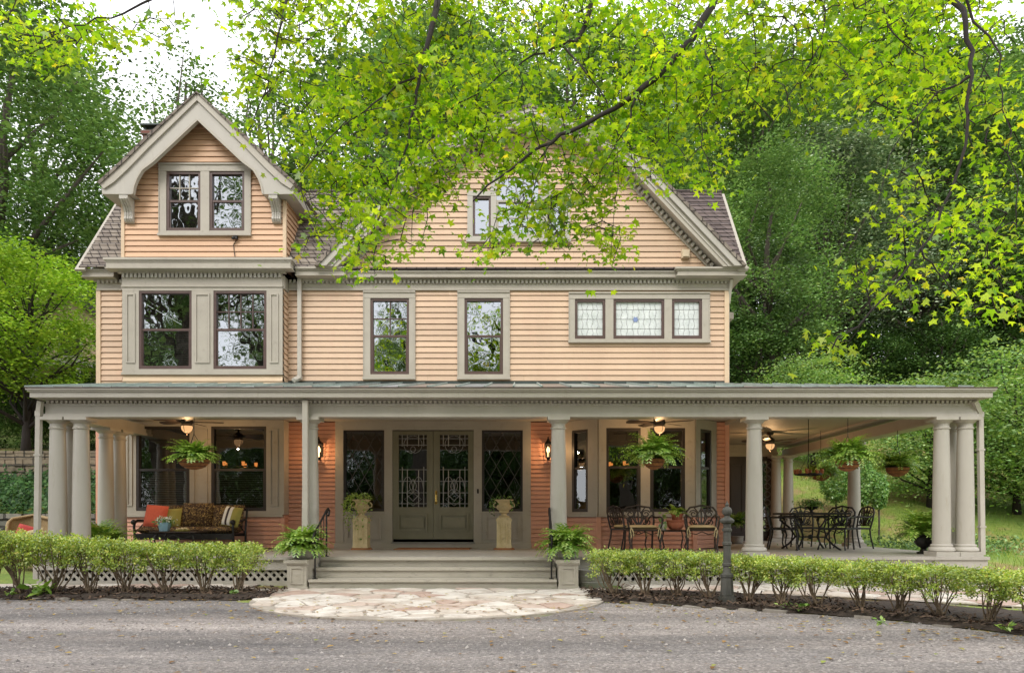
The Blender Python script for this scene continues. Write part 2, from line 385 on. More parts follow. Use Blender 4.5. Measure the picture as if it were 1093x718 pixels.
# ------------------------------------------------------------------ mesh helpers
class MB:
    def __init__(s):
        s.v, s.f = [], []

    def add(s, vs, fs):
        n = len(s.v)
        s.v += [tuple(p) for p in vs]
        s.f += [tuple(i + n for i in f) for f in fs]
        return s

    def quad(s, a, b, c, d):
        return s.add([a, b, c, d], [(0, 1, 2, 3)])

    def box(s, x0, x1, y0, y1, z0, z1):
        return s.add([(x0, y0, z0), (x1, y0, z0), (x1, y1, z0), (x0, y1, z0), (x0, y0, z1), (x1, y0, z1), (x1, y1, z1), (x0, y1, z1)],
                     [(0, 3, 2, 1), (4, 5, 6, 7), (0, 1, 5, 4), (1, 2, 6, 5), (2, 3, 7, 6), (3, 0, 4, 7)])

    def cbox(s, c, d, rz=0.0):
        hx, hy, hz = d[0] / 2, d[1] / 2, d[2] / 2
        cs, sn = math.cos(rz), math.sin(rz)
        vs = []
        for z in (-hz, hz):
            for x, y in ((-hx, -hy), (hx, -hy), (hx, hy), (-hx, hy)):
                vs.append((c[0] + x * cs - y * sn, c[1] + x * sn + y * cs, c[2] + z))
        return s.add(vs, [(0, 3, 2, 1), (4, 5, 6, 7), (0, 1, 5, 4), (1, 2, 6, 5), (2, 3, 7, 6), (3, 0, 4, 7)])

    def obox(s, fr, u0, u1, o0, o1, z0, z1):
        """box in a wall frame: u along the wall, o outwards, z up"""
        p, U, Nn = fr
        vs = []
        for z in (z0, z1):
            for u, o in ((u0, o1), (u1, o1), (u1, o0), (u0, o0)):
                vs.append((p[0] + U[0] * u + Nn[0] * o, p[1] + U[1] * u + Nn[1] * o, p[2] + z))
        return s.add(vs, [(0, 3, 2, 1), (4, 5, 6, 7), (0, 1, 5, 4), (1, 2, 6, 5), (2, 3, 7, 6), (3, 0, 4, 7)])

    def oquad(s, fr, u0, u1, o, z0, z1):
        p, U, Nn = fr
        vs = [(p[0] + U[0] * u + Nn[0] * o, p[1] + U[1] * u + Nn[1] * o, p[2] + z) for u, z in ((u0, z0), (u1, z0), (u1, z1), (u0, z1))]
        return s.add(vs, [(0, 1, 2, 3)])

    def beam(s, a, b, w, h, up=(0, 0, 1)):
        """rectangular bar from a to b"""
        a, b = Vector(a), Vector(b)
        d = (b - a).normalized()
        up = Vector(up)
        if abs(d.dot(up)) > 0.98:
            up = Vector((0, 1, 0))
        x = d.cross(up).normalized()
        y = x.cross(d).normalized()
        vs = []
        for p in (a, b):
            for i, j in ((-1, -1), (1, -1), (1, 1), (-1, 1)):
                vs.append(p + x * (i * w / 2) + y * (j * h / 2))
        return s.add(vs, [(0, 1, 2, 3), (7, 6, 5, 4), (0, 4, 5, 1), (1, 5, 6, 2), (2, 6, 7, 3), (3, 7, 4, 0)])

    def tube(s, pts, r, n=8, cap=True):
        pts = [Vector(p) for p in pts]
        if not hasattr(r, '__len__'):
            r = [r] * len(pts)
        prev = None
        rings = []
        for i, p in enumerate(pts):
            d = (pts[min(i + 1, len(pts) - 1)] - pts[max(i - 1, 0)])
            if d.length < 1e-9:
                d = Vector((0, 0, 1))
            d.normalize()
            if prev is None:
                a = Vector((1, 0, 0)) if abs(d.x) < 0.8 else Vector((0, 1, 0))
                x = d.cross(a).normalized()
            else:
                x = (prev - d * prev.dot(d))
                x = x.normalized() if x.length > 1e-6 else d.orthogonal().normalized()
            prev = x
            y = d.cross(x)
            rings.append([p + (x * math.cos(2 * PI * k / n) + y * math.sin(2 * PI * k / n)) * r[i] for k in range(n)])
        vs = [q for ring in rings for q in ring]
        fs = []
        for i in range(len(pts) - 1):
            for k in range(n):
                a, b = i * n + k, i * n + (k + 1) % n
                fs.append((a, b, b + n, a + n))
        if cap:
            fs.append(tuple(range(n - 1, -1, -1)))
            fs.append(tuple((len(pts) - 1) * n + k for k in range(n)))
        return s.add(vs, fs)

    def lathe(s, prof, c=(0, 0, 0), n=20, square=False):
        """prof: (radius, z) from bottom to top"""
        vs, fs = [], []
        for r, z in prof:
            for k in range(n):
                a = 2 * PI * (k + 0.5) / n
                vs.append((c[0] + r * math.cos(a), c[1] + r * math.sin(a), c[2] + z))
        for i in range(len(prof) - 1):
            for k in range(n):
                a, b = i * n + k, i * n + (k + 1) % n
                fs.append((a, b, b + n, a + n))
        fs.append(tuple(range(n - 1, -1, -1)))
        fs.append(tuple((len(prof) - 1) * n + k for k in range(n)))
        return s.add(vs, fs)

    def sphere(s, c, r, n=12, sz=1.0):
        prof = [(max(0.001, r * math.sin(PI * i / 8)), -r * sz * math.cos(PI * i / 8)) for i in range(9)]
        return s.lathe(prof, c, n)

    def strip(s, A, B, y0, y1):
        """board between two matching polylines in (x, z), standing between depths y0 (front) and y1"""
        n = len(A)
        vs = [(x, y0, z) for x, z in A] + [(x, y0, z) for x, z in B] + [(x, y1, z) for x, z in A] + [(x, y1, z) for x, z in B]
        fs = []
        for i in range(n - 1):
            fs.append((i, i + 1, n + i + 1, n + i))
            fs.append((2 * n + i, 3 * n + i, 3 * n + i + 1, 2 * n + i + 1))
            fs.append((i, 2 * n + i, 2 * n + i + 1, i + 1))
            fs.append((n + i, n + i + 1, 3 * n + i + 1, 3 * n + i))
        fs.append((0, n, 3 * n, 2 * n))
        fs.append((n - 1, 3 * n - 1, 4 * n - 1, 2 * n - 1))
        return s.add(vs, fs)

    def clap(s, p, U, V, Nn, v0, v1, lo, hi, exp, openings=(), proud=0.03, gap=0.009, deep=0.025):
        """lapped boards/shingles laid up V from v0 to v1; lo/hi give the ends"""
        p, U, V, Nn = Vector(p), Vector(U), Vector(V), Vector(Nn)
        v = v0
        P = lambda u, vv, o: p + U * u + V * vv + Nn * o
        while v < v1 - 1e-4:
            t = min(v + exp, v1)
            vm = (v + t) / 2
            a, b = lo(vm), hi(vm)
            iv = [(a, b)] if b > a else []
            for (u0, u1, z0, z1) in openings:
                if z0 < vm < z1:
                    nv = []
                    for (x, y) in iv:
                        if u1 <= x or u0 >= y:
                            nv.append((x, y))
                        else:
                            if u0 > x:
                                nv.append((x, u0))
                            if u1 < y:
                                nv.append((u1, y))
                    iv = nv
            jn = []
            for (x, y) in iv:                                    # long boards are butted end to end
                c = x
                while y - c > 5.5:
                    e = c + 1.8 + 3.0 * random.random()
                    jn.append((c, e - 0.002)); c = e
                jn.append((c, y))
            for (x, y) in jn:
                x0, x1 = (lo(v), lo(t)) if x == a else (x, x)
                y0, y1 = (hi(v), hi(t)) if y == b else (y, y)
                tg = t - gap                                         # the lap is a real groove under the next board
                s.add([P(x0, v, proud), P(y0, v, proud), P(y1, tg, 0.008), P(x1, tg, 0.008), P(x0, v, -deep), P(y0, v, -deep), P(y1, tg, -deep), P(x1, tg, -deep), P(y1, t, -deep), P(x1, t, -deep)], [(0, 1, 2, 3), (4, 5, 1, 0), (3, 2, 6, 7), (7, 6, 8, 9)])
            v = t
        return s


def off(p):
    v = Vector((0, 0, 0))
    while p is not None:
        v += p.location
        p = p.parent
    return v


def tag(o, label=None, cat=None, group=None, kind=None):
    if label: o['label'] = label
    if cat: o['category'] = cat
    if group: o['group'] = group
    if kind: o['kind'] = kind
    return o


def build(name, mb, mat, parent=None, smooth=False, loc=None):
    me = bpy.data.meshes.new(name)
    me.from_pydata(mb.v, [], mb.f)
    me.validate()
    if smooth:
        me.polygons.foreach_set('use_smooth', [True] * len(me.polygons))
        if smooth != 'all':
            me.set_sharp_from_angle(angle=math.radians(40))
    me.materials.append(M[mat] if isinstance(mat, str) else mat)
    o = bpy.data.objects.new(name, me)
    COL.objects.link(o)
    if parent is not None:
        o.parent = parent
        o.location = -off(parent)
    if loc is not None:
        o.location = loc
    return o


def build_np(name, V, k, mat, parent=None, loc=None, smooth=False):
    """mesh of many equal k-gons, V is (n*k, 3)"""
    V = np.asarray(V, dtype=np.float32)
    nf = len(V) // k
    me = bpy.data.meshes.new(name)
    me.vertices.add(len(V))
    me.vertices.foreach_set('co', V.ravel())
    me.loops.add(len(V))
    me.loops.foreach_set('vertex_index', np.arange(len(V), dtype=np.int32))
    me.polygons.add(nf)
    me.polygons.foreach_set('loop_start', np.arange(0, nf * k, k, dtype=np.int32))
    me.polygons.foreach_set('loop_total', np.full(nf, k, dtype=np.int32))
    me.update(calc_edges=True)
    me.materials.append(M[mat] if isinstance(mat, str) else mat)
    o = bpy.data.objects.new(name, me)
    COL.objects.link(o)
    if parent is not None:
        o.parent = parent
        o.location = -off(parent)
    if loc is not None:
        o.location = loc
    return o


def thing(name, label, cat, loc=(0, 0, 0), rz=0.0, group=None):
    o = bpy.data.objects.new(name, None)
    o.empty_display_size = 0.2
    COL.objects.link(o)
    o.location = loc
    o.rotation_euler = (0, 0, rz)
    return tag(o, label, cat, group)


def copy_tree(o, parent=None):
    c = o.copy()
    COL.objects.link(c)
    if parent is not None:
        c.parent = parent
    for ch in list(o.children):
        copy_tree(ch, c)
    return c


def put(o, loc, rz=0.0, sc=None, label=None, group=None):
    o.location = loc
    o.rotation_euler = (0, 0, rz)
    if sc is not None:
        o.scale = (sc, sc, sc) if not hasattr(sc, '__len__') else sc
    if label: o['label'] = label
    if group: o['group'] = group
    return o


# leaf templates (unit length, in the xy plane)
DIAMOND = np.array([(0, 0, 0), (0.32, 0.45, 0.05), (0, 1, -0.05), (-0.32, 0.45, 0.05)], float)
OVAL = np.array([(0, 0, 0), (0.25, 0.25, 0.03), (0.26, 0.6, 0.03), (0, 1, -0.08), (-0.26, 0.6, 0.03), (-0.25, 0.25, 0.03)], float)


def _maple():
    pts = []
    lobes = [(-130, 0.36), (-72, 0.52), (-30, 0.40), (0, 0.66), (30, 0.40), (72, 0.52), (130, 0.36)]
    lobes = [(-125, 0.42), (-60, 0.58), (0, 0.68), (60, 0.58), (125, 0.42)]
    pts.append((0.0, -0.12, 0))
    for i, (a, r) in enumerate(lobes):
        t = math.radians(90 - a)
        pts.append((r * math.cos(t), r * math.sin(t), (-0.16, -0.02, -0.22, -0.1, 0.0)[i]))
        if i < len(lobes) - 1:
            am = math.radians(90 - (a + lobes[i + 1][0]) / 2)
            pts.append((0.31 * math.cos(am), 0.31 * math.sin(am), 0.02))
    return np.array(pts, float)


MAPLE = _maple()


def leaves(P, size, tmpl, up=0.5, droop=0.0, seed=1, ndir=None):
    """place a leaf at every point; up: how far blades lie flat; returns vertex array"""
    r = np.random.default_rng(seed)
    n = len(P)
    nr = r.normal(size=(n, 3))
    nr /= np.linalg.norm(nr, axis=1)[:, None] + 1e-9
    nr = nr * (1 - up) + np.array([0, 0, 1.0]) * up
    if ndir is not None:
        nr = nr + ndir
    nr /= np.linalg.norm(nr, axis=1)[:, None] + 1e-9
    t = r.normal(size=(n, 3))
    t[:, 2] -= droop
    t -= nr * np.sum(t * nr, axis=1)[:, None]
    t /= np.linalg.norm(t, axis=1)[:, None] + 1e-9
    b = np.cross(nr, t)
    s = (size * r.uniform(0.55, 1.35, n))[:, None, None]
    T = tmpl[None, :, :]
    V = P[:, None, :] + s * (T[:, :, 0:1] * b[:, None, :] + T[:, :, 1:2] * t[:, None, :] + T[:, :, 2:3] * nr[:, None, :])
    return V.reshape(-1, 3)
# ------------------------------------------------------------------ the house
house = thing('house', 'large peach clapboard Victorian house with taupe trim, gables and a wide columned wraparound porch', 'house', (-2.0, 15.0, 0))
YW, YB, YC = 15.0, 14.7, 12.09         # main wall, left bay, porch columns
XL, XR = -8.63, 4.27
XBL, XBR = -7.966, -4.75
FRONT = lambda Y: ((0, Y, 0), (1, 0, 0), (0, -1, 0))
inf = lambda c: (lambda z: c)


def S(px, Y=YW): return wx(px, Y)
def Zp(py, Y=YW): return wz(py, Y)


def wall(name, mat, Y, x0, x1, z0, z1, exp, op=(), lo=None, hi=None):
    mb = MB().clap((0, Y, 0), (1, 0, 0), (0, 0, 1), (0, -1, 0), z0, z1, lo or inf(x0), hi or inf(x1), exp, op)
    return build(name, mb, mat, house)


def side(name, mat, X, sgn, ya, yb, z0, z1, exp):
    """boards on a wall facing +x (sgn 1) or -x"""
    if sgn > 0:
        mb = MB().clap((X, ya, 0), (0, 1, 0), (0, 0, 1), (1, 0, 0), z0, z1, inf(0), inf(yb - ya), exp)
    else:
        mb = MB().clap((X, yb, 0), (0, -1, 0), (0, 0, 1), (-1, 0, 0), z0, z1, inf(0), inf(yb - ya), exp)
    return build(name, mb, mat, house)


def window(fr, u0, u1, z0, z1, glass='glass_up', sash='sash', rail=0.5, munt=None, blind=None, fw=0.05, curtain=False, label=None, lead=None):
    """double-hung sash set in a wall frame; fr origin on the wall plane"""
    m = MB()
    for a, b, c, d in ((u0, u0 + fw, z0, z1), (u1 - fw, u1, z0, z1), (u0 + fw, u1 - fw, z0, z0 + fw * 1.3), (u0 + fw, u1 - fw, z1 - fw, z1)):
        m.obox(fr, a, b, -0.06, 0.022, c, d)
    iu0, iu1, iz0, iz1 = u0 + fw, u1 - fw, z0 + fw * 1.3, z1 - fw
    zr = None
    if rail:
        zr = iz0 + (iz1 - iz0) * rail
        m.obox(fr, iu0, iu1, -0.055, 0.008, zr - 0.022, zr + 0.022)
        # lower sash stiles, set forward a little
        m.obox(fr, iu0, iu0 + 0.022, -0.05, 0.004, iz0, zr - 0.022)
        m.obox(fr, iu1 - 0.022, iu1, -0.05, 0.004, iz0, zr - 0.022)
    w = build('window', m, sash, house)
    if label: w['label'] = label
    g = MB()
    if rail:
        g.oquad(fr, iu0, iu1, -0.018, iz0, zr)
        g.oquad(fr, iu0, iu1, -0.036, zr, iz1)
    else:
        g.oquad(fr, iu0, iu1, -0.03, iz0, iz1)
    build('pane', g, glass, w)
    if munt:
        nx, nz, za, zb, mm = munt
        za, zb = (zr if za is None else za), (iz1 if zb is None else zb)
        q = MB()
        for i in range(1, nx):
            u = iu0 + (iu1 - iu0) * i / nx
            q.obox(fr, u - 0.009, u + 0.009, -0.034, -0.012, za, zb)
        for j in range(1, nz):
            z = za + (zb - za) * j / nz
            q.obox(fr, iu0, iu1, -0.033, -0.013, z - 0.009, z + 0.009)
        build('muntin', q, mm, w)
    if lead:
        q = MB()
        n = lead
        H, W = iz1 - iz0, iu1 - iu0
        p, U, Nn = fr
        cw = W / n
        chh = cw * 1.75
        P = lambda u, z: (p[0] + U[0] * u - Nn[0] * 0.022, p[1] + U[1] * u - Nn[1] * 0.022, z)
        for sgn in (1, -1):
            c = -int(H / chh) - 2
            while c < n + int(H / chh) + 2:
                # line u = iu0 + cw*c + sgn*(z-iz0)*cw/chh, clipped
                zs = []
                k = cw / chh * sgn
                z_at = lambda u: (u - iu0 - cw * c) / k + iz0
                a, b = sorted((z_at(iu0), z_at(iu1)))
                a, b = max(a, iz0), min(b, iz1)
                if b - a > 0.01:
                    q.beam(P(iu0 + cw * c + k * (a - iz0), a), P(iu0 + cw * c + k * (b - iz0), b), 0.013, 0.010, (0, 1, 0))
                c += 1
        build('leaded_lattice', q, 'lead_dark', w)
    if blind:
        q = MB()
        z = iz0 + 0.01
        while z < iz0 + (iz1 - iz0) * blind:
            q.obox(fr, iu0, iu1, -0.125, -0.10, z, z + 0.022)
            z += 0.045
        build('blind', q, 'blind', w)
    if curtain:
        q = MB()
        n = 16
        p, U, Nn = fr
        for i in range(n):
            a, b = iu0 + (iu1 - iu0) * i / n, iu0 + (iu1 - iu0) * (i + 1) / n
            oa, ob = -0.10 + 0.02 * (i % 2), -0.10 + 0.02 * ((i + 1) % 2)
            q.quad((p[0] + U[0] * a + Nn[0] * oa, p[1] + U[1] * a + Nn[1] * oa, iz0), (p[0] + U[0] * b + Nn[0] * ob, p[1] + U[1] * b + Nn[1] * ob, iz0),
                   (p[0] + U[0] * b + Nn[0] * ob, p[1] + U[1] * b + Nn[1] * ob, iz1), (p[0] + U[0] * a + Nn[0] * oa, p[1] + U[1] * a + Nn[1] * oa, iz1))
        build('curtain', q, 'curtain', w)
    return w


def casing(fr, u0, u1, z0, z1, holes, mat='taupe', sill=True, name='window_trim', t=0.04):
    """flat trim round one or more openings that share a height; holes = [(a, b, za, zb)]"""
    m = MB()
    za, zb = holes[0][2], holes[0][3]
    edges = [u0] + [x for h in holes for x in h[:2]] + [u1]
    for i in range(0, len(edges), 2):
        m.obox(fr, edges[i], edges[i + 1], -0.06, t, za, zb)
    m.obox(fr, u0, u1, -0.06, t + 0.006, zb, z1)
    m.obox(fr, u0, u1, -0.06, t + 0.004, z0, za)
    # thin back-band and cap give the trim its shadow lines
    m.obox(fr, u0 - 0.012, u1 + 0.012, 0.0, t + 0.03, z1, z1 + 0.03)
    if sill:
        m.obox(fr, u0 - 0.02, u1 + 0.02, 0.0, t + 0.05, z0 - 0.045, z0)
    m.obox(fr, u0 - 0.012, u0, 0.0, t + 0.014, z0, z1)
    m.obox(fr, u1, u1 + 0.012, 0.0, t + 0.014, z0, z1)
    return build(name, m, mat, house)


def panel(fr, u0, u1, z0, z1, o, w=0.03, t=0.022):
    """raised moulding rectangle on a flat face"""
    m = MB()
    m.obox(fr, u0, u0 + w, o, o + t, z0, z1)
    m.obox(fr, u1 - w, u1, o, o + t, z0, z1)
    m.obox(fr, u0 + w, u1 - w, o, o + t, z0, z0 + w)
    m.obox(fr, u0 + w, u1 - w, o, o + t, z1 - w, z1)
    return m


def merge(a, *bs):
    for b in bs:
        a.add(b.v, b.f)
    return a


def dentils(fr, u0, u1, z0, z1, o, pitch=0.085, w=0.048, t=0.05):
    m = MB()
    n = int((u1 - u0) / pitch)
    for i in range(n):
        u = u0 + (i + 0.5) * (u1 - u0) / n
        m.obox(fr, u - w / 2, u + w / 2, o, o + t, z0, z1)
    return m


FM, FB = FRONT(YW), FRONT(YB)
# ---- openings
def R(fr_Y, x0, y0, x1, y1):            # (u0, u1, z0, z1) of a measured rectangle on a wall
    return (wx(x0, fr_Y), wx(x1, fr_Y), wz(y1, fr_Y), wz(y0, fr_Y))

W1o, W1 = R(YW, 388.7, 312.8, 443, 403), R(YW, 395.6, 318.6, 436.9, 399.7)
W2o, W2 = R(YW, 489, 312.8, 543.7, 403), R(YW, 495.9, 318.6, 537, 399.7)
TRo = R(YW, 607.4, 314, 756.6, 364)
TR = [R(YW, 613.5, 319.4, 646, 362), R(YW, 654.5, 319.4, 708.8, 362), R(YW, 716.8, 319.4, 749, 362)]

shrink = lambda r, e=0.03: (r[0] + e, r[1] - e, r[2] + e, r[3] - e)
# upper storey, main wall
wall('upper_wall', 'peach', YW, XBR - 0.02, XR, 3.55, 5.76, 0.117, [shrink(W1o), shrink(W2o), shrink(TRo)])
wall('upper_wall', 'peach', YW, XL, XBL + 0.02, 3.55, 5.76, 0.117)
# wall below, salmon; leaves out the bay, the doorway and the dining bay
DS0, DS1, DSZ = S(358.4), S(566.6), Zp(447)
for a, b, z0 in ((XL, XBL + 0.02, FL + 0.05), (XBR - 0.02, DS0 + 0.03, FL + 0.05), (DS0 + 0.03, DS1 - 0.03, DSZ - 0.03), (DS1 - 0.03, 0.99, FL + 0.05), (4.01, XR, FL + 0.05)):
    wall('lower_wall', 'salmon', YW, a, b, z0, 3.06, 0.088)
build('base_board', MB().obox(FM, XBR + 0.03, DS0 - 0.015, 0, 0.035, FL, FL + 0.05), 'salmon', house)
build('base_board', MB().obox(FM, DS1 + 0.015, 0.95, 0, 0.035, FL, FL + 0.05), 'salmon', house)
build('corner_board', MB().obox(FM, XR - 0.06, XR + 0.03, -0.02, 0.042, 3.5, 5.74), 'peach_light', house)
build('corner_board', MB().obox(FM, XL - 0.03, XL + 0.06, -0.02, 0.042, 3.1, 5.74), 'peach_light', house)
build('corner_board', MB().obox(FM, XR - 0.05, XR + 0.036, -0.02, 0.04, FL, 3.05), 'salmon', house)
build('corner_board', MB().obox(FM, XL - 0.036, XL + 0.05, -0.02, 0.04, 0, 3.05), 'salmon', house)
# closed sides, back, floors: the body of the house
side('side_wall', 'salmon', XR, 1, YW, 19.8, FL, 3.1, 0.088)
side('side_wall', 'peach', XR, 1, YW, 22, 3.1, 6.0, 0.117)
side('side_wall', 'peach', XL, -1, YW, 22, 3.1, 6.0, 0.117)
side('side_wall', 'salmon', XL, -1, YW, 22, 0.0, 3.1, 0.088)
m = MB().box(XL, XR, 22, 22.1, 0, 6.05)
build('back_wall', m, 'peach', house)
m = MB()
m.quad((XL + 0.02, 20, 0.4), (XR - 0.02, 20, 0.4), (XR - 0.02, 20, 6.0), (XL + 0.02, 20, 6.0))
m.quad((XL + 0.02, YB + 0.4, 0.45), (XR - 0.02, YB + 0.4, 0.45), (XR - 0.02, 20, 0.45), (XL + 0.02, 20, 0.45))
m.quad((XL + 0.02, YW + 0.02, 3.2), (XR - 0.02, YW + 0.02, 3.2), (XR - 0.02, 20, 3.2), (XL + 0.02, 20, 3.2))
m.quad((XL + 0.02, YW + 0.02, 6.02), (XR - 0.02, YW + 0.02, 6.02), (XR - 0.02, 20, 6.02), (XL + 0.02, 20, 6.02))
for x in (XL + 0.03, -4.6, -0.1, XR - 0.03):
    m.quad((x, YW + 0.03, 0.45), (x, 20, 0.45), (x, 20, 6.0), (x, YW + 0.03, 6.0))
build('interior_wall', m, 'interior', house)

# upper windows
for o_, i_ in ((W1o, W1), (W2o, W2)):
    casing(FM, *o_, [i_])
window(FM, *W1, rail=0.5, munt=(2, 2, None, None, 'sash'))
window(FM, *W2, rail=0.5)
casing(FM, *TRo, TR)
for k, t in enumerate(TR):
    w = window(FM, *t, rail=None, glass='glass_sky', fw=0.055)
    q = MB()
    nu = 5 if k != 1 else 8
    for i in range(1, nu):
        u = t[0] + 0.055 + (t[1] - t[0] - 0.11) * i / nu
        pts = [(u + 0.018 * math.sin(j * 1.7 + i * 2.1), YW + 0.024, t[2] + 0.07 + (t[3] - t[2] - 0.12) * j / 10) for j in range(11)]
        q.tube(pts, 0.0032, 4)
    for j in (0.22, 0.5, 0.78):
        z = t[2] + 0.07 + (t[3] - t[2] - 0.12) * j
        q.tube([(t[0] + 0.055, YW + 0.024, z), (t[1] - 0.055, YW + 0.024, z)], 0.0032, 4)
    build('leaded_tracery', q, 'lead', w)
    if k == 1:
        q = MB()
        cx, cz = (t[0] + t[1]) / 2 - 0.06, (t[2] + t[3]) / 2
        for a in range(6):
            c_, s_ = math.cos(a * PI / 3), math.sin(a * PI / 3)
            q.add([(cx, YW + 0.021, cz), (cx + 0.036 * c_ - 0.02 * s_, YW + 0.021, cz + 0.036 * s_ + 0.02 * c_), (cx + 0.066 * c_, YW + 0.021, cz + 0.066 * s_), (cx + 0.036 * c_ + 0.02 * s_, YW + 0.021, cz + 0.036 * s_ - 0.02 * c_)], [(0, 1, 2, 3)])
        build('glass_flower', q, 'glass_blue', w)

# ---- left bay, two storeys
bu = R(YB, 131.4, 309, 301.8, 398)
B1, B2 = R(YB, 149, 310.6, 205.3, 394), R(YB, 228.4, 310.6, 285, 394)
wall('bay_wall', 'peach_light', YB, XBL, XBR, 3.72, bu[2], 0.117)
m = MB()
za, zb = B1[2], B1[3]
for a, b in ((XBL, B1[0]), (B1[1], B2[0]), (B2[1], XBR)):
    m.obox(FB, a, b, -0.06, 0.03, za, zb)
m.obox(FB, XBL, XBR, -0.06, 0.032, zb, 5.96)
m.obox(FB, XBL, XBR, -0.06, 0.03, bu[2], za)
m.obox(FB, XBL - 0.01, XBR + 0.01, 0, 0.06, bu[2] - 0.04, bu[2])
m.obox(FB, XBL - 0.01, XBR + 0.01, 0.02, 0.055, 5.72, 5.755)
for a, b in ((XBL + 0.08, B1[0] - 0.07), (B1[1] + 0.07, B2[0] - 0.07), (B2[1] + 0.07, XBR - 0.08)):
    merge(m, panel(FB, a, b, za + 0.12, zb - 0.06, 0.03))
build('bay_panelling', m, 'taupe', house)
window(FB, *B1, blind=0.45, rail=0.5)
window(FB, *B2, blind=0.45, rail=0.5, munt=(4, 2, None, None, 'sash'))
side('bay_wall', 'peach', XBR, 1, YB, YW, 3.6, 5.7, 0.117)
side('bay_wall', 'peach', XBL, -1, YB, YW, 3.6, 5.7, 0.117)
side('bay_wall', 'salmon', XBR, 1, YB, YW, FL, 1.16, 0.088)
side('bay_wall', 'salmon', XBL, -1, YB, YW, FL, 1.16, 0.088)
for b_ in ((XBR, XBR + 0.03, YB, YW, 5.7, 5.96), (XBR, XBR + 0.03, YB - 0.03, YW, 1.16, 3.06), (XBL - 0.03, XBL, YB, YW, 5.7, 5.96), (XBL - 0.03, XBL, YB - 0.03, YW, 1.16, 3.06)):
    build('bay_panelling', MB().box(*b_), 'taupe', house)
# lower bay
L1, L2 = R(YB, 146, 455, 203, 545), R(YB, 226, 455, 284.7, 545)
zs = wz(549, YB)
wall('bay_wall', 'salmon', YB, XBL, XBR, FL + 0.02, zs, 0.088)
m = MB()
za, zb = L1[2], L1[3]
for a, b in ((XBL, L1[0]), (L1[1], L2[0]), (L2[1], XBR)):
    m.obox(FB, a, b, -0.06, 0.03, za, zb)
m.obox(FB, XBL, XBR, -0.06, 0.032, zb, 3.06)
m.obox(FB, XBL, XBR, -0.06, 0.032, zs, za)
m.obox(FB, XBL - 0.01, XBR + 0.01, 0, 0.065, zs - 0.045, zs)
for a, b in ((XBL + 0.09, L1[0] - 0.07), (L1[1] + 0.07, L2[0] - 0.07), (L2[1] + 0.07, XBR - 0.09)):
    merge(m, panel(FB, a, b, za + 0.1, zb - 0.05, 0.03))
build('bay_panelling', m, 'taupe', house)
window(FB, *L1, glass='glass_low', sash='sash_dark', blind=0.5, rail=0.48)
window(FB, *L2, glass='glass_low', sash='sash_dark', blind=0.5, rail=0.48)
m = MB().obox(FB, XBR - 0.02, XBR + 0.035, -0.02, 0.035, FL, zs - 0.045)
build('corner_board', m, 'salmon', house)

# ---- bay + main cornices
def cornice(name, fr, u0, u1, zt, zb, proj, endl=True, endr=True, mat='taupe'):
    """crown, fascia and soffit stepping back to the wall"""
    h = zt - zb
    m = MB()
    e = lambda k, on: proj * k if on else 0
    steps = [(1.0, zb + h * 0.78, zt), (0.90, zb + h * 0.62, zb + h * 0.78), (0.84, zb + h * 0.15, zb + h * 0.62), (0.92, zb + h * 0.05, zb + h * 0.15)]
    for k, a, b in steps:
        m.obox(fr, u0 - e(k, endl), u1 + e(k, endr), 0, proj * k, a, b)
    m.obox(fr, u0 - e(0.28, endl), u1 + e(0.28, endr), 0, proj * 0.28, zb - 0.03, zb + h * 0.05)
    return build(name, m, mat, house)


cornice('cornice', FB, XBL, XBR, 6.24, 6.02, 0.26)
m = MB()
m.obox(FB, XBL, XBR, 0.0, 0.028, 5.96, 6.0)
merge(m, dentils(FB, XBL, XBR, 5.905, 5.985, 0.034, 0.082, 0.046, 0.05))
build('dentil_trim', m, 'cream', house)
# main wall frieze, dentils
for a, b in ((XBR + 0.035, XR + 0.02), (XL - 0.02, XBL - 0.035)):
    build('frieze', MB().obox(FM, a, b, -0.02, 0.034, 5.76, 5.93).obox(FM, a, b, 0.034, 0.06, 5.745, 5.775), 'taupe', house)
for a, b in ((XBR + 0.04, XR), (XL, XBL - 0.04)):
    build('dentil_trim', dentils(FM, a, b, 5.885, 5.955, 0.034, 0.083, 0.046, 0.05), 'cream', house)
cornice('cornice', FM, S(372), S(735), 6.10, 5.965, 0.2, False, False)
cornice('cornice', FM, XBR + 0.25, S(372), 6.13, 5.955, 0.34, False, False)
cornice('cornice', FM, S(735), XR, 6.13, 5.955, 0.34, True, True)
cornice('cornice', FM, XL, XBL - 0.24, 6.12, 5.955, 0.25, True, False)
build('cornice', MB().box(XR + 0.03, XR + 0.28, YW + 0.02, 22, 5.97, 6.12), 'taupe', house)
build('side_oriel', MB().box(XR + 0.035, XR + 0.22, 16.0, 18.6, 5.2, 5.42).box(XR + 0.035, XR + 0.4, 15.9, 18.7, 5.42, 5.56), 'taupe', house)

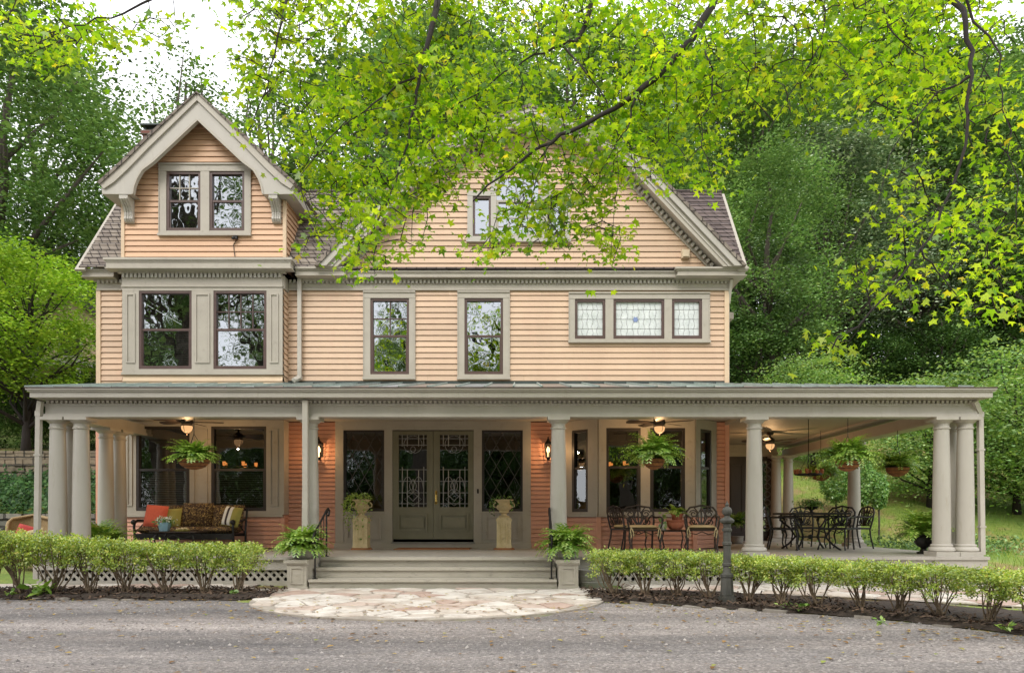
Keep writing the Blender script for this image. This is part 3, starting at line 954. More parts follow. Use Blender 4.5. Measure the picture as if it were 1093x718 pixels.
# ---- dormer over the bay
DXc, YD, YF = -6.33, YB, 14.40
outer = [(0, 9.41), (0.98, 8.49), (1.413, 8.06), (1.70, 7.80), (1.90, 7.62), (1.885, 7.47)]
inner = [(0, 8.91), (0.875, 8.09), (1.09, 7.93), (1.19, 7.76), (1.245, 7.61), (1.27, 7.465)]
hw = lambda z: 1.62 if z < 7.72 else max(0.02, min(1.62, (9.30 - z) / 0.975))
DWo = R(YD, 171, 177, 268, 250.4)
D1, D2 = R(YD, 178.3, 183.6, 214.8, 247), R(YD, 224.2, 183.6, 261.6, 247)
wall('dormer_wall', 'peach_deep', YD, 0, 0, 6.22, 9.2, 0.112, [shrink(DWo)], lo=lambda z: DXc - hw(z), hi=lambda z: DXc + hw(z))
casing(FB, *DWo, [D1, D2])
window(FB, *D1, rail=0.5, munt=(3, 2, None, None, 'taupe'))
window(FB, *D2, rail=0.5)
side('dormer_wall', 'peach_deep', DXc + 1.62, 1, YD, 16.6, 6.1, 7.55, 0.112)
side('dormer_wall', 'peach_deep', DXc - 1.62, -1, YD, 16.6, 6.1, 7.55, 0.112)
for x in (-1.655, 1.59):
    build('corner_board', MB().obox(FB, DXc + x, DXc + x + 0.065, -0.02, 0.042, 6.25, 7.45), 'peach_light', house)
m = MB()
for sg in (-1, 1):
    m.strip([(DXc + sg * x, z) for x, z in outer], [(DXc + sg * x, z) for x, z in inner], YF, YF + 0.07)
    m.quad((DXc + sg * 1.885, YF + 0.07, 7.475), (DXc + sg * 1.27, YF + 0.07, 7.475), (DXc + sg * 1.27, YD, 7.475), (DXc + sg * 1.885, YD, 7.475))
    m.quad((DXc + sg * 1.885, YD, 7.475), (DXc + sg * 1.62, YD, 7.475), (DXc + sg * 1.62, 17, 7.475), (DXc + sg * 1.885, 17, 7.475))
    m.quad((DXc + sg * 1.885, YF + 0.07, 7.475), (DXc + sg * 1.885, 17, 7.475), (DXc + sg * 1.9, 17, 7.62), (DXc + sg * 1.9, YF + 0.07, 7.62))
build('bargeboard', m, 'cream', house)
m = MB()
o2 = [(x * 0.965 if i else 0, z - (0.115 if i < 4 else 0.06)) for i, (x, z) in enumerate(outer[:5])]
for sg in (-1, 1):
    m.strip([(DXc + sg * (x + 0.012), z + 0.02) for x, z in outer[:5]], [(DXc + sg * x, z) for x, z in o2], YF - 0.04, YF - 0.002)
    # fillet along the curved inner edge
    i2 = [(max(0, x - 0.0), z) for x, z in inner]
    m.strip([(DXc + sg * (x + 0.03), z + (0.035 if k < 3 else 0)) for k, (x, z) in enumerate(inner)], [(DXc + sg * x, z) for x, z in inner], YF - 0.02, YF - 0.003)
build('rake_moulding', m, 'taupe', house)
m = MB()
for sg in (-1, 1):
    A = [(DXc + sg * (x + 0.05 * (i > 0)), z + 0.055) for i, (x, z) in enumerate(outer[:5])]
    B = [(DXc + sg * x, z + 0.02) for i, (x, z) in enumerate(outer[:5])]
    m.strip(A, B, YF - 0.07, 18.5)
build('dormer_roof', m, 'shingle', house)
# ceiling boards under the dormer eaves, back gable
m = MB()
m.add([(DXc - 1.6, 18.3, 6.2), (DXc + 1.6, 18.3, 6.2), (DXc + 1.6, 18.3, 7.6), (DXc, 18.3, 9.35), (DXc - 1.6, 18.3, 7.6)], [(0, 1, 2, 3, 4)])
build('dormer_wall', m, 'peach_deep', house)
for sg in (-1, 1):                       # scrolled brackets under the eave ends
    x = DXc + sg * 1.475
    prof = [(0.0, 0.0), (0.05, 0.02), (0.085, 0.07), (0.07, 0.13), (0.075, 0.2), (0.12, 0.28), (0.2, 0.35), (0.26, 0.40), (0.26, 0.47), (0, 0.47)]
    m = MB()
    w = 0.17
    for dx in (-w / 2, w / 2):
        m.add([(x + dx, YD - 0.03 - o, 6.99 + z) for o, z in prof], [tuple(range(len(prof))) if dx < 0 else tuple(range(len(prof) - 1, -1, -1))])
    n = len(prof)
    m.add([], [])
    base = len(m.v) - 2 * n
    for i in range(n):
        j = (i + 1) % n
        m.f.append((base + i, base + j, base + n + j, base + n + i))
    for dx in (-0.045, 0.0, 0.045):
        m.tube([(x + dx, YD - 0.035 - o, 6.99 + z) for o, z in prof[1:8]], 0.014, 6)
    build('bracket', m, 'cream', house)
m = MB().cbox((wx(253, YB), YB - 0.05, wz(255, YB)), (0.07, 0.09, 0.06)).sphere((wx(251, YB), YB - 0.1, wz(256, YB)), 0.035)
m.tube([(wx(253, YB), YB - 0.03, wz(257, YB)), (wx(250, YB), YB - 0.035, wz(262, YB)), (wx(250.5, YB), YB - 0.03, wz(268, YB)), (wx(252, YB), YB - 0.06, wz(275, YB))], 0.008, 5)
build('cable', m, 'iron', house)

# ---- main gable (double pitched)
GXc = 0.226
gout = [(0, 9.26), (1.80, 8.66), (4.21, 6.12)]
g_hw = lambda z: (4.15 - (z - 6.1) * (2.41 / 2.54)) if z < 8.6 else max(0.05, 1.70 - (z - 8.6) * 3.0)
PAo = (S(499), S(608), Zp(257), Zp(205))
PC = (S(530), S(577.5), Zp(253), Zp(214))
arch_c, arch_z, arch_r = (PC[0] + PC[1]) / 2, Zp(210), (PC[1] - PC[0]) / 2
wall('gable_wall', 'peach', YW, 0, 0, 6.08, 9.2, 0.117, [shrink(PAo), (arch_c - 0.4, arch_c + 0.4, 7.6, arch_z + 0.42)], lo=lambda z: GXc - g_hw(z), hi=lambda z: GXc + g_hw(z))
# palladian window
PL, PR = (S(504.7), S(524), Zp(253), Zp(210)), (S(584.4), S(603), Zp(253), Zp(210))
m = MB()
za, zb = PL[2], PL[3]
zc = PAo[3]
for a, b in ((PAo[0], PL[0]), (PL[1], PC[0]), (PC[1], PR[0]), (PR[1], PAo[1])):
    m.obox(FM, a, b, -0.06, 0.045, za, zb)
m.obox(FM, PAo[0], PC[0], -0.06, 0.05, zb, zc).obox(FM, PC[1], PAo[1], -0.06, 0.05, zb, zc)
m.obox(FM, PAo[0], PAo[1], -0.06, 0.05, PAo[2], za)
m.obox(FM, PAo[0] - 0.02, PAo[1] + 0.02, 0, 0.1, PAo[2] - 0.05, PAo[2])
A = [(arch_c + (arch_r + 0.13) * math.cos(t), zc + (arch_r + 0.13) * math.sin(t)) for t in np.linspace(PI, 0, 17)]
B = [(arch_c + arch_r * math.cos(t), zc + arch_r * math.sin(t)) for t in np.linspace(PI, 0, 17)]
m.strip(A, B, YW - 0.06, YW + 0.05)
build('window_trim', m, 'cream', house)
window(FM, *PL, rail=None, fw=0.045, munt=(1, 1, PL[2], PL[3], 'sash'))
window(FM, *PR, rail=None, fw=0.045)
w = window(FM, *PC, rail=None, fw=0.04, sash='taupe', munt=(4, 4, PC[2] + 0.05, PC[3], 'taupe'))
q = MB()
q.add([(arch_c + arch_r * math.cos(t), YW + 0.012, zc - 0.06 + arch_r * math.sin(t)) for t in np.linspace(0, PI, 17)] + [(PC[0], YW + 0.012, PC[3]), (PC[1], YW + 0.012, PC[3])], [tuple(range(19))])
build('pane', q, 'glass_up', w)
q = MB()
for t in (0.45, 0.85, 1.25):
    pass
for a in np.linspace(PI * 0.2, PI * 0.8, 4):
    q.tube([(arch_c, YW, PC[3] + 0.02), (arch_c + arch_r * math.cos(a), YW, zc - 0.04 + arch_r * math.sin(a))], 0.011, 4)
q.tube([(arch_c + 0.26 * math.cos(t), YW, zc - 0.04 + 0.26 * math.sin(t)) for t in np.linspace(0, PI, 13)], 0.011, 4)
build('muntin', q, 'lead', w)
m = MB().box(S(726.5), S(735), YW - 0.11, YW - 0.01, wz(277, YW), wz(268, YW)).box(S(726.5) + 0.02, S(735) - 0.02, YW - 0.14, YW - 0.11, wz(276, YW), wz(270, YW))
build('vent', m, 'vent', house)
# rake boards, crown and dentils
YG = 14.62
def inset(pts, d):
    (x0, z0), (x1, z1), (x2, z2) = pts
    s1 = math.hypot(x1 - x0, z1 - z0); n1 = ((z1 - z0) / s1, -(x1 - x0) / s1)
    s2 = math.hypot(x2 - x1, z2 - z1); n2 = ((z2 - z1) / s2, -(x2 - x1) / s2)
    nb = (n1[0] + n2[0], n1[1] + n2[1]); k = 1 + n1[0] * n2[0] + n1[1] * n2[1]
    return [(x0, z0 + d * n1[1] * 1.05), (x1 + d * nb[0] / k, z1 + d * nb[1] / k), (x2 + d * n2[0] + n2[1] * 0 - (d * n2[1]) * (x2 - x1) / (z2 - z1), z2)]
m, c, dn, sh = MB(), MB(), MB(), MB()
for sg in (-1, 1):
    T = lambda pts: [(GXc + sg * x, z) for x, z in pts]
    m.strip(T(gout), T(inset(gout, 0.25)), YG, YG + 0.09)
    m.strip(T(inset(gout, 0.2)), T(inset(gout, 0.23)), YG + 0.09, YW)           # soffit
    m.strip(T(inset(gout, 0.25)), T(inset(gout, 0.36)), YW - 0.06, YW)          # frieze board on the wall
    c.strip(T(inset(gout, -0.01)), T(inset(gout, 0.10)), YG - 0.06, YG - 0.003)
    c.strip(T(inset(gout, 0.155)), T(inset(gout, 0.18)), YG - 0.02, YG - 0.004)
    P = inset(gout, 0.29)
    for (a, b) in ((P[0], P[1]), (P[1], P[2])):
        ln = math.hypot(b[0] - a[0], b[1] - a[1])
        k = int(ln / 0.11)
        for i in range(k):
            t = (i + 0.5) / k
            x, z = a[0] + (b[0] - a[0]) * t, a[1] + (b[1] - a[1]) * t
            d = ((b[0] - a[0]) / ln, (b[1] - a[1]) / ln)
            nn = (d[1], -d[0])
            q = [(x + d[0] * i_ * 0.03 + nn[0] * j_ * 0.035, z + d[1] * i_ * 0.03 + nn[1] * j_ * 0.035) for i_, j_ in ((-1, -1), (1, -1), (1, 1), (-1, 1))]
            vs = [(GXc + sg * x_, yy, z_) for yy in (YW - 0.15, YW - 0.06) for x_, z_ in q]
            dn.add(vs, [(0, 1, 2, 3), (0, 4, 5, 1), (1, 5, 6, 2), (2, 6, 7, 3), (3, 7, 4, 0)])
    sh.strip(T(inset(gout, -0.07)), T(inset(gout, -0.012)), YG - 0.09, 20.5)
build('bargeboard', m, 'taupe', house)
build('rake_moulding', c, 'cream', house)
build('dentil_trim', dn, 'cream', house)
build('gable_roof', sh, 'shingle', house)
m = MB().add([(GXc - 4.1, 20.4, 6.05), (GXc + 4.1, 20.4, 6.05), (GXc + 1.75, 20.4, 8.6), (GXc, 20.4, 9.2), (GXc - 1.75, 20.4, 8.6)], [(0, 1, 2, 3, 4)])
build('gable_wall', m, 'peach', house)
# little shelf roof on top of the middle cornice
m = MB().strip([(S(345), 6.155), (S(783), 6.155)], [(S(345), 6.125), (S(783), 6.125)], YW - 0.24, YW)
build('drip_flashing', m, 'shingle_dark', house)

# ---- main roof, ridge along the front
sl = Vector((0, 1.7, 2.27)).normalized()
nn = Vector((0, -sl.z, sl.y))
Lr = 2.83
m = MB().clap((0, 14.70, 6.125), (1, 0, 0), sl, nn, 0, Lr, inf(-8.85), inf(XBL - 0.0), 0.15, proud=0.022, gap=0.002, deep=0.0)
m.clap((0, 14.70, 6.125), (1, 0, 0), sl, nn, 0, Lr, inf(XBR - 0.1), lambda v: GXc - 4.1 + v * sl.z * 0.95, 0.15, proud=0.022, gap=0.002, deep=0.0)
m.clap((0, 14.70, 6.125), (1, 0, 0), sl, nn, 0, Lr, inf(XBL), inf(XBR), 0.15, [(XBL - 0.01, XBR + 0.01, 0, 1.15)], proud=0.022, gap=0.002, deep=0.0)
build('main_roof', m, 'shingle', house)
m = MB().clap((0, 14.70, 6.125), (1, 0, 0), sl, nn, 0, Lr, lambda v: GXc + 4.2 - v * sl.z * 0.95 - 0.3, inf(4.53), 0.15, proud=0.022, gap=0.002, deep=0.0)
build('main_roof', m, 'shingle_dark', house)
zr = 6.125 + Lr * sl.z
yr = 14.70 + Lr * sl.y
m = MB().quad((-8.85, yr, zr), (4.53, yr, zr), (4.53, 22.3, 6.1), (-8.85, 22.3, 6.1))
m.tube([(-8.86, yr, zr + 0.01), (4.54, yr, zr + 0.01)], 0.05, 6)
build('main_roof', m, 'shingle_dark', house)
for x in (4.28, -8.62):
    build('gable_wall', MB().add([(x, 14.9, 6.1), (x, 22, 6.1), (x, yr, zr - 0.1)], [(0, 1, 2)]), 'peach', house)
for x in (4.50, -8.82):
    m = MB().beam((x, 14.68, 6.06), (x, yr, zr - 0.06), 0.05, 0.2, (1, 0, 0))
    build('bargeboard', m, 'taupe', house)
# chimney
cx, cy = wx(162, 17.0), 17.0
cy += 0.2
m = MB().box(cx - 0.21, cx + 0.21, cy - 0.2, cy + 0.3, 7.4, wz(143.5, 17)).box(cx - 0.25, cx + 0.25, cy - 0.24, cy + 0.34, wz(143.5, 17), wz(139.5, 17))
ch = build('chimney', m, 'brick', house)
m = MB()
for dx in (-0.17, 0.17):
    for dy in (-0.14, 0.24):
        m.box(cx + dx - 0.015, cx + dx + 0.015, cy + dy - 0.015, cy + dy + 0.015, wz(139.5, 17), wz(132.5, 17))
m.box(cx - 0.26, cx + 0.26, cy - 0.24, cy + 0.34, wz(132.5, 17), wz(134.0, 17)).box(cx - 0.14, cx + 0.14, cy - 0.12, cy + 0.2, wz(139.5, 17), wz(134.0, 17))
build('chimney_cap', m, 'capmetal', ch)

# ------------------------------------------------------------------ entrance
YDR = YW
z_sill = Zp(579.5)
DL, DRr = R(YW, 419.3, 460, 462.6, 575), R(YW, 462.6, 460, 505.7, 575)
SL, SR = R(YW, 367, 459, 410.6, 545.5), R(YW, 514.4, 459, 558, 545.5)
m = MB()
t0, t1 = -0.06, 0.05
for a, b in ((DS0, SL[0]), (SL[1], DL[0]), (DRr[1], SR[0]), (SR[1], DS1)):
    m.obox(FM, a, b, t0, t1, z_sill, SL[3])
m.obox(FM, DS0, DS1, t0, t1 + 0.004, SL[3], DSZ)
m.obox(FM, DS0 - 0.02, DS1 + 0.02, 0, 0.09, DSZ, DSZ + 0.04)
m.obox(FM, DS0 - 0.01, DS1 + 0.01, t0, 0.1, FL, z_sill)
for h in (SL, SR):
    m.obox(FM, h[0], h[1], t0, t1 - 0.012, z_sill, h[2])
    m.obox(FM, h[0] - 0.01, h[1] + 0.01, t1, t1 + 0.03, h[2] - 0.035, h[2])
    merge(m, panel(FM, h[0] + 0.07, h[1] - 0.07, z_sill + 0.08, h[2] - 0.1, t1 - 0.012, 0.03, 0.034))
for a, b in ((DS0 + 0.03, SL[0] - 0.03), (SR[1] + 0.03, DS1 - 0.03)):
    pass
build('door_frame', m, 'taupe', house)
m = MB().obox(FM, DL[0] - 0.02, DRr[1] + 0.02, 0.0, 0.14, z_sill, z_sill + 0.028)
build('threshold', m, 'galv', house)
for k, h in enumerate((SL, SR)):
    window(FM, *h, glass='glass_low', sash='sash_dark', rail=None, fw=0.045, lead=3)
for k, d in enumerate((DL, DRr)):
    g = R(YW, 425.7, 464, 456, 541) if k == 0 else R(YW, 469.5, 464, 500, 541)
    u0, u1, z0, z1 = d[0] + 0.004, d[1] - 0.004, d[2], d[3]
    m = MB()
    a, b = 0.0, 0.035
    m.obox(FM, u0, g[0], -0.03, b, z0, z1).obox(FM, g[1], u1, -0.03, b, z0, z1)
    m.obox(FM, g[0], g[1], -0.03, b, g[3], z1).obox(FM, g[0], g[1], -0.03, b - 0.0015, z0, g[2])
    p0, p1 = Zp(566.7), Zp(548)
    merge(m, panel(FM, g[0] - 0.01, g[1] + 0.01, p0, p1, b, 0.035, 0.035))
    m.obox(FM, g[0] + 0.06, g[1] - 0.06, b, b + 0.022, p0 + 0.075, p1 - 0.075)
    merge(m, panel(FM, g[0] - 0.02, g[1] + 0.02, g[2] - 0.02, g[3] + 0.02, b, 0.022, 0.014))
    dr = build('front_door', m, 'door', house)
    build('door_glass', MB().oquad(FM, g[0], g[1], -0.005, g[2], g[3]), 'glass_low', dr)
    q = MB()
    cxg, w, h = (g[0] + g[1]) / 2, g[1] - g[0], g[3] - g[2]
    yy = YW - 0.006
    def ln(pts, r=0.009): q.tube([(x, yy, z) for x, z in pts], r, 4)
    for f in (0.12, 0.3, 0.7, 0.88):
        ln([(g[0] + w * f, g[2]), (g[0] + w * f, g[2] + h * (0.52 if 0.2 < f < 0.8 else 0.56))])
        ln([(g[0] + w * f, g[3] - h * 0.16), (g[0] + w * f, g[3])])
    for f in (0.05, 0.2, 0.36, 0.52):
        ln([(g[0], g[2] + h * f), (g[1], g[2] + h * f)])
    for f in (0.86, 0.95):
        ln([(g[0], g[2] + h * f), (g[1], g[2] + h * f)])
    for sg in (-1, 1):
        ln([(cxg + sg * 0.19 * w * (1 - math.cos(t)) , g[2] + h * 0.2 + 0.22 * h * math.sin(t)) for t in np.linspace(0, PI * 0.95, 12)], 0.007)
        ln([(cxg + sg * (0.04 + 0.16 * t) * w * 1.6 * math.sin(t * 3), g[2] + h * (0.08 + 0.17 * t)) for t in np.linspace(0, 1, 12)], 0.007)
        ln([(cxg + sg * w * (0.02 + 0.3 * math.sin(t)), g[3] - h * 0.2 * (1 - math.cos(t)) * 0.6 - 0.02) for t in np.linspace(0, PI, 12)], 0.006)
        ln([(cxg + sg * w * 0.12 * math.sin(t), g[2] + h * (0.2 + 0.06 * t)) for t in np.linspace(0, PI, 10)], 0.007)
        ln([(cxg, g[2] + h * 0.02), (cxg + sg * w * 0.3, g[2] + h * 0.11), (cxg, g[2] + h * 0.2)], 0.006)
    ln([(cxg + 0.05 * math.cos(t), g[3] - h * 0.2 + 0.06 * math.sin(t)) for t in np.linspace(0, 2 * PI, 13)], 0.006)
    build('leaded_tracery', q, 'lead', dr)
    if k == 1:
        q = MB().obox(FM, d[0] + 0.035, d[0] + 0.085, b, b + 0.012, Zp(538), Zp(524))
        q.tube([(d[0] + 0.06, YW - 0.05, Zp(526)), (d[0] + 0.06, YW - 0.085, Zp(528)), (d[0] + 0.06, YW - 0.085, Zp(535)), (d[0] + 0.06, YW - 0.05, Zp(537))], 0.012, 6)
        q.sphere((d[0] + 0.06, YW - 0.06, Zp(524.5)), 0.022, 8)
        build('handle', q, 'brass', dr)
m = MB().cbox((S(510.3), YW - 0.06, Zp(524)), (0.035, 0.03, 0.09))
m.sphere((S(510.3), YW - 0.078, Zp(524)), 0.014, 8)
build('doorbell', m, 'iron', house)

# ---- dining bay, three sides, right of the doors
bx = [0.97, 1.57, 3.47, 4.03]
by = [15.0, 14.45, 14.45, 15.0]
z_b = wz(549, 14.45)
def frame2(a, b):
    d = Vector((b[0] - a[0], b[1] - a[1], 0)); L = d.length; d.normalize()
    return ((a[0], a[1], 0), (d.x, d.y, 0), (d.y, -d.x, 0)), L
for k in range(3):
    fr, L = frame2((bx[k], by[k]), (bx[k + 1], by[k + 1]))
    build('bay_wall', MB().clap(fr[0], fr[1], (0, 0, 1), fr[2], FL + 0.02, z_b - 0.04, inf(0), inf(L), 0.088), 'salmon', house)
    zt, z0 = wz(456.7, 14.45), wz(546, 14.45)
    if k == 1:
        hs = [(wx(647, 14.45) - bx[1], wx(683.6, 14.45) - bx[1]), (wx(693.6, 14.45) - bx[1], wx(731, 14.45) - bx[1])]
    else:
        hs = [(0.17, L - 0.24)] if k == 0 else [(0.17, L - 0.20)]
    m = MB()
    ed = [0] + [x for h in hs for x in h] + [L]
    for i in range(0, len(ed), 2):
        m.obox(fr, ed[i], ed[i + 1], -0.06, 0.03, z0, zt)
    m.obox(fr, 0, L, -0.06, 0.033, zt, 3.06).obox(fr, 0, L, -0.06, 0.033, z_b, z0)
    m.obox(fr, -0.01, L + 0.01, 0, 0.065, z_b - 0.045, z_b)
    build('bay_panelling', m, 'taupe', house)
    for h in hs:
        window(fr, h[0], h[1], z0, zt, glass='glass_low', sash='sash_dark', rail=0.53)
for x in (bx[1], bx[2]):
    build('corner_board', MB().box(x - 0.045, x + 0.045, 14.40, 14.47, FL, z_b - 0.045), 'salmon', house)

# ---- rear room at the end of the side porch, with a dark leaded door
FR_ = FRONT(19.8)
rd = [(wx(776.5, 19.8), wx(795, 19.8)), (wx(795, 19.8), wx(809, 19.8)), (wx(811, 19.8), wx(827, 19.8))]
zt = wz(487, 19.8)
m = MB().obox(FR_, XR, 6.98, -0.1, 0.02, zt, 3.06).obox(FR_, rd[2][1], 6.98, -0.1, 0.025, FL, zt).obox(FR_, XR, 7.0, 0.02, 0.06, zt + 0.05, zt + 0.12)
build('rear_wall', m, 'taupe', house)
m = MB().obox(FR_, rd[0][0], rd[0][1], -0.05, 0.03, FL, zt - 0.003)
merge(m, panel(FR_, rd[0][0] + 0.08, rd[0][1] - 0.06, FL + 0.2, zt - 0.2, 0.03, 0.03, 0.02))
build('rear_door', m, 'darkdoor', house)
for a, b in rd[1:]:
    m = MB().obox(FR_, a, a + 0.06, -0.05, 0.03, FL, zt - 0.003).obox(FR_, b - 0.06, b, -0.05, 0.03, FL, zt - 0.003)
    m.obox(FR_, a + 0.06, b - 0.06, -0.05, 0.028, FL, FL + 0.25).obox(FR_, a + 0.06, b - 0.06, -0.05, 0.028, zt - 0.12, zt - 0.003)
    d = build('rear_door', m, 'darkdoor', house)
    build('pane', MB().oquad(FR_, a + 0.06, b - 0.06, -0.03, FL + 0.25, zt - 0.12), 'glass_up', d)
    q = MB()
    for i in range(9):
        z = FL + 0.3 + i * (zt - FL - 0.5) / 8
        for sg in (-1, 1):
            u = (a + b) / 2
            q.tube([(u + sg * 0.09 * math.sin(t), 19.8 - 0.0, z - 0.02 + 0.17 * (t / PI)) for t in np.linspace(0, PI, 7)], 0.012, 4)
    build('leaded_tracery', q, 'lead', d)
m = MB().box(XR, 7.0, 19.91, 23, 0, 3.0)
build('rear_wall', m, 'taupe', house)

# ------------------------------------------------------------------ porch
XPL, XPR = -7.63, 7.38
# floor with nosing
m = MB().box(XPL - 0.22, 7.62, 11.82, 14.4, FL - 0.05, FL).box(XPL - 0.22, 7.62, 14.4, 15.02, FL - 0.05, FL).box(4.2, 7.62, 15.02, 20.3, FL - 0.05, FL)
build('porch_floor', m, 'floor', house)
XS0, XS1 = -3.22, 0.58
for a, b in ((XPL - 0.2, XS0), (XS1, 7.6)):
    m = MB().box(a, b, 11.87, 11.92, 0.27, FL - 0.052).box(a, b, 11.845, 11.87, 0.255, 0.285).box(a, b, 11.86, 11.92, 0.0, 0.075)
    if a < 0:
        m.box(a, a + 0.04, 11.92, 14.9, 0.0, FL - 0.052)
    else:
        m.box(7.56, 7.6, 11.92, 20.3, 0.0, FL - 0.052).box(6.75, 7.605, 11.853, 11.925, 0.0, FL - 0.0535)
    build('porch_skirt', m, 'cream', house)
for (a, b) in ((XPL - 0.15, XS0 - 0.35), (XS1 + 0.36, 6.74)):
    m = MB()
    z0, z1 = 0.075, 0.27
    pt = 0.125
    n = int((b - a) / pt)
    pt = (b - a) / n
    h = z1 - z0
    for i in range(-1, n + 1):
        for sg in (-1, 1):
            x0 = a + (i + 0.5) * pt
            xa, xb = (x0, x0 + 0.19) if sg > 0 else (x0 + 0.19, x0)
            yy = 11.895 + 0.008 * sg
            xa_, xb_ = min(max(xa, a), b), min(max(xb, a), b)
            if abs(xa - xb) < 0.01: continue
            za = z0 + h * (xa_ - xa) / (xb - xa)
            zb = z0 + h * (xb_ - xa) / (xb - xa)
            m.beam((xa_, yy, za), (xb_, yy, zb), 0.04, 0.008, (0, 1, 0))
    # beams lie flat: w across, h in depth
    build('lattice_panel', m, 'cream', house)
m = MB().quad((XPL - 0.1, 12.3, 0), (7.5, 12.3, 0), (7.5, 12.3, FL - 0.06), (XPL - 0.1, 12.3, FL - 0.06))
build('lattice_dark_backing', m, 'interior', house)  # dark sheet added behind the lattice, standing for shade under the porch
# steps
ns = [(11.16, 0.16, 0.0), (11.48, 0.315, 0.163)]
for k, (y, z, zb) in enumerate(ns):
    m = MB().box(XS0, XS1, y + 0.045, 11.9, zb, z - 0.04).box(XS0 - 0.0, XS1 + 0.0, y, 11.95 if k == 0 else 11.86, z - 0.04, z)
    build('step', m, 'step', house)
build('step', MB().box(XS0, XS1, 11.86, 11.95, 0.318, FL - 0.052), 'step', house)
m = MB().box(XS0, XS1, 11.79, 11.82, FL - 0.052, FL - 0.003)
build('step_nosing', m, 'step', house)
for (a, b) in ((-3.56, -3.225), (0.585, 0.925)):
    fr = ((0, 11.15, 0), (1, 0, 0), (0, -1, 0))
    m = MB().box(a + 0.02, b - 0.02, 11.15, 11.81, 0.0, 0.41).box(a - 0.025, b + 0.0, 11.11, 11.81, 0.41, 0.46).box(a, b, 11.13, 11.81, 0.385, 0.41).box(a + 0.005, b - 0.005, 11.135, 11.81, 0, 0.05)
    merge(m, panel(fr, a + 0.07, b - 0.07, 0.09, 0.35, 0, 0.022, 0.018))
    build('step_pedestal', m, 'step', house)

def column(x, y, zt=2.748, zb=FL):
    h = zt - zb
    m = MB()
    m.box(x - 0.19, x + 0.19, y - 0.19, y + 0.19, zb, zb + 0.075)
    prof = [(0.185, 0.075), (0.2, 0.09), (0.2, 0.12), (0.185, 0.14), (0.165, 0.15), (0.16, 0.165), (0.17, 0.175), (0.165, 0.19)]
    for t in np.linspace(0, 1, 9):
        prof.append((0.14 - 0.025 * t ** 1.7, 0.20 + (h - 0.20 - 0.19) * t))
    prof += [(0.13, h - 0.185), (0.132, h - 0.165), (0.116, h - 0.155), (0.116, h - 0.10), (0.132, h - 0.09), (0.165, h - 0.06), (0.17, h - 0.05)]
    m.lathe(prof, (x, y, zb), 28)
    m.box(x - 0.18, x + 0.18, y - 0.18, y + 0.18, zt - 0.05, zt)
    return build('column', m, 'cream', house, smooth=True)


for x, y in ((-7.63, YC), (-7.24, YC), (-7.63, 12.48), (-3.45, YC), (0.651, YC), (3.89, YC), (6.99, YC), (XPR, YC), (XPR, 12.5), (-7.63, 13.5), (-7.6, 13.88), (XPR, 16.1), (7.22, 19.6), (6.9, 19.62)):
    column(x, y)

# beam, dentils, eave
zb0, zb1 = 2.748, 2.965
def ring(y0, y1, xo, z0, z1, yb=20.2):
    """a course running round the porch: along the front and down both sides"""
    m = MB()
    m.box(XPL - xo, XPR + xo, y0, y1, z0, z1)
    m.box(XPR + xo - (y1 - y0), XPR + xo, y1, yb, z0, z1)
    m.box(XPL - xo, XPL - xo + (y1 - y0), y1, 14.95, z0, z1)
    return m
m = ring(11.97, 12.21, 0.13, zb0 + 0.05, zb1)
merge(m, ring(11.945, 12.235, 0.155, zb0, zb0 + 0.05))
merge(m, MB().box(XPL - 0.14, XPR + 0.14, 11.955, 11.97, zb1 - 0.04, zb1))
build('porch_beam', m, 'cream', house)
m = dentils(((0, 11.97, 0), (1, 0, 0), (0, -1, 0)), XPL - 0.1, XPR + 0.1, zb1 + 0.005, zb1 + 0.05, 0.0, 0.075, 0.042, 0.05)
merge(m, MB().box(XPL - 0.12, XPR + 0.12, 11.972, 12.2, zb1, zb1 + 0.06))
build('dentil_trim', m, 'cream', house)
ze, zt_ = 3.02, 3.16
m = MB()
for (o, a, b) in ((0.16, zb1 + 0.058, 3.035), (0.235, 3.035, 3.125), (0.26, 3.125, 3.15), (0.28, 3.15, 3.175)):
    m.box(XPL - o, XPR + o, 11.98 - o, 12.3, a, b)
    m.box(XPR - 0.3, XPR + o, 12.3, 20.3, a, b)
    m.box(XPL - o, XPL + 0.3, 12.3, 14.95, a, b)
build('gutter', m, 'cream', house)
build('gutter_lip', MB().box(XPL - 0.285, XPR + 0.285, 11.69, 11.72, 3.176, 3.192), 'sash', house)
m = MB().box(XPL - 0.05, XPR + 0.05, 12.2, 15.0, 3.07, 3.09).box(4.25, XPR + 0.05, 15.0, 20.2, 3.07, 3.09)
build('porch_ceiling', m, 'ceiling', house)
build('ceiling_moulding', MB().box(4.22, 4.27, 12.22, 14.98, 2.99, 3.065), 'taupe', house)

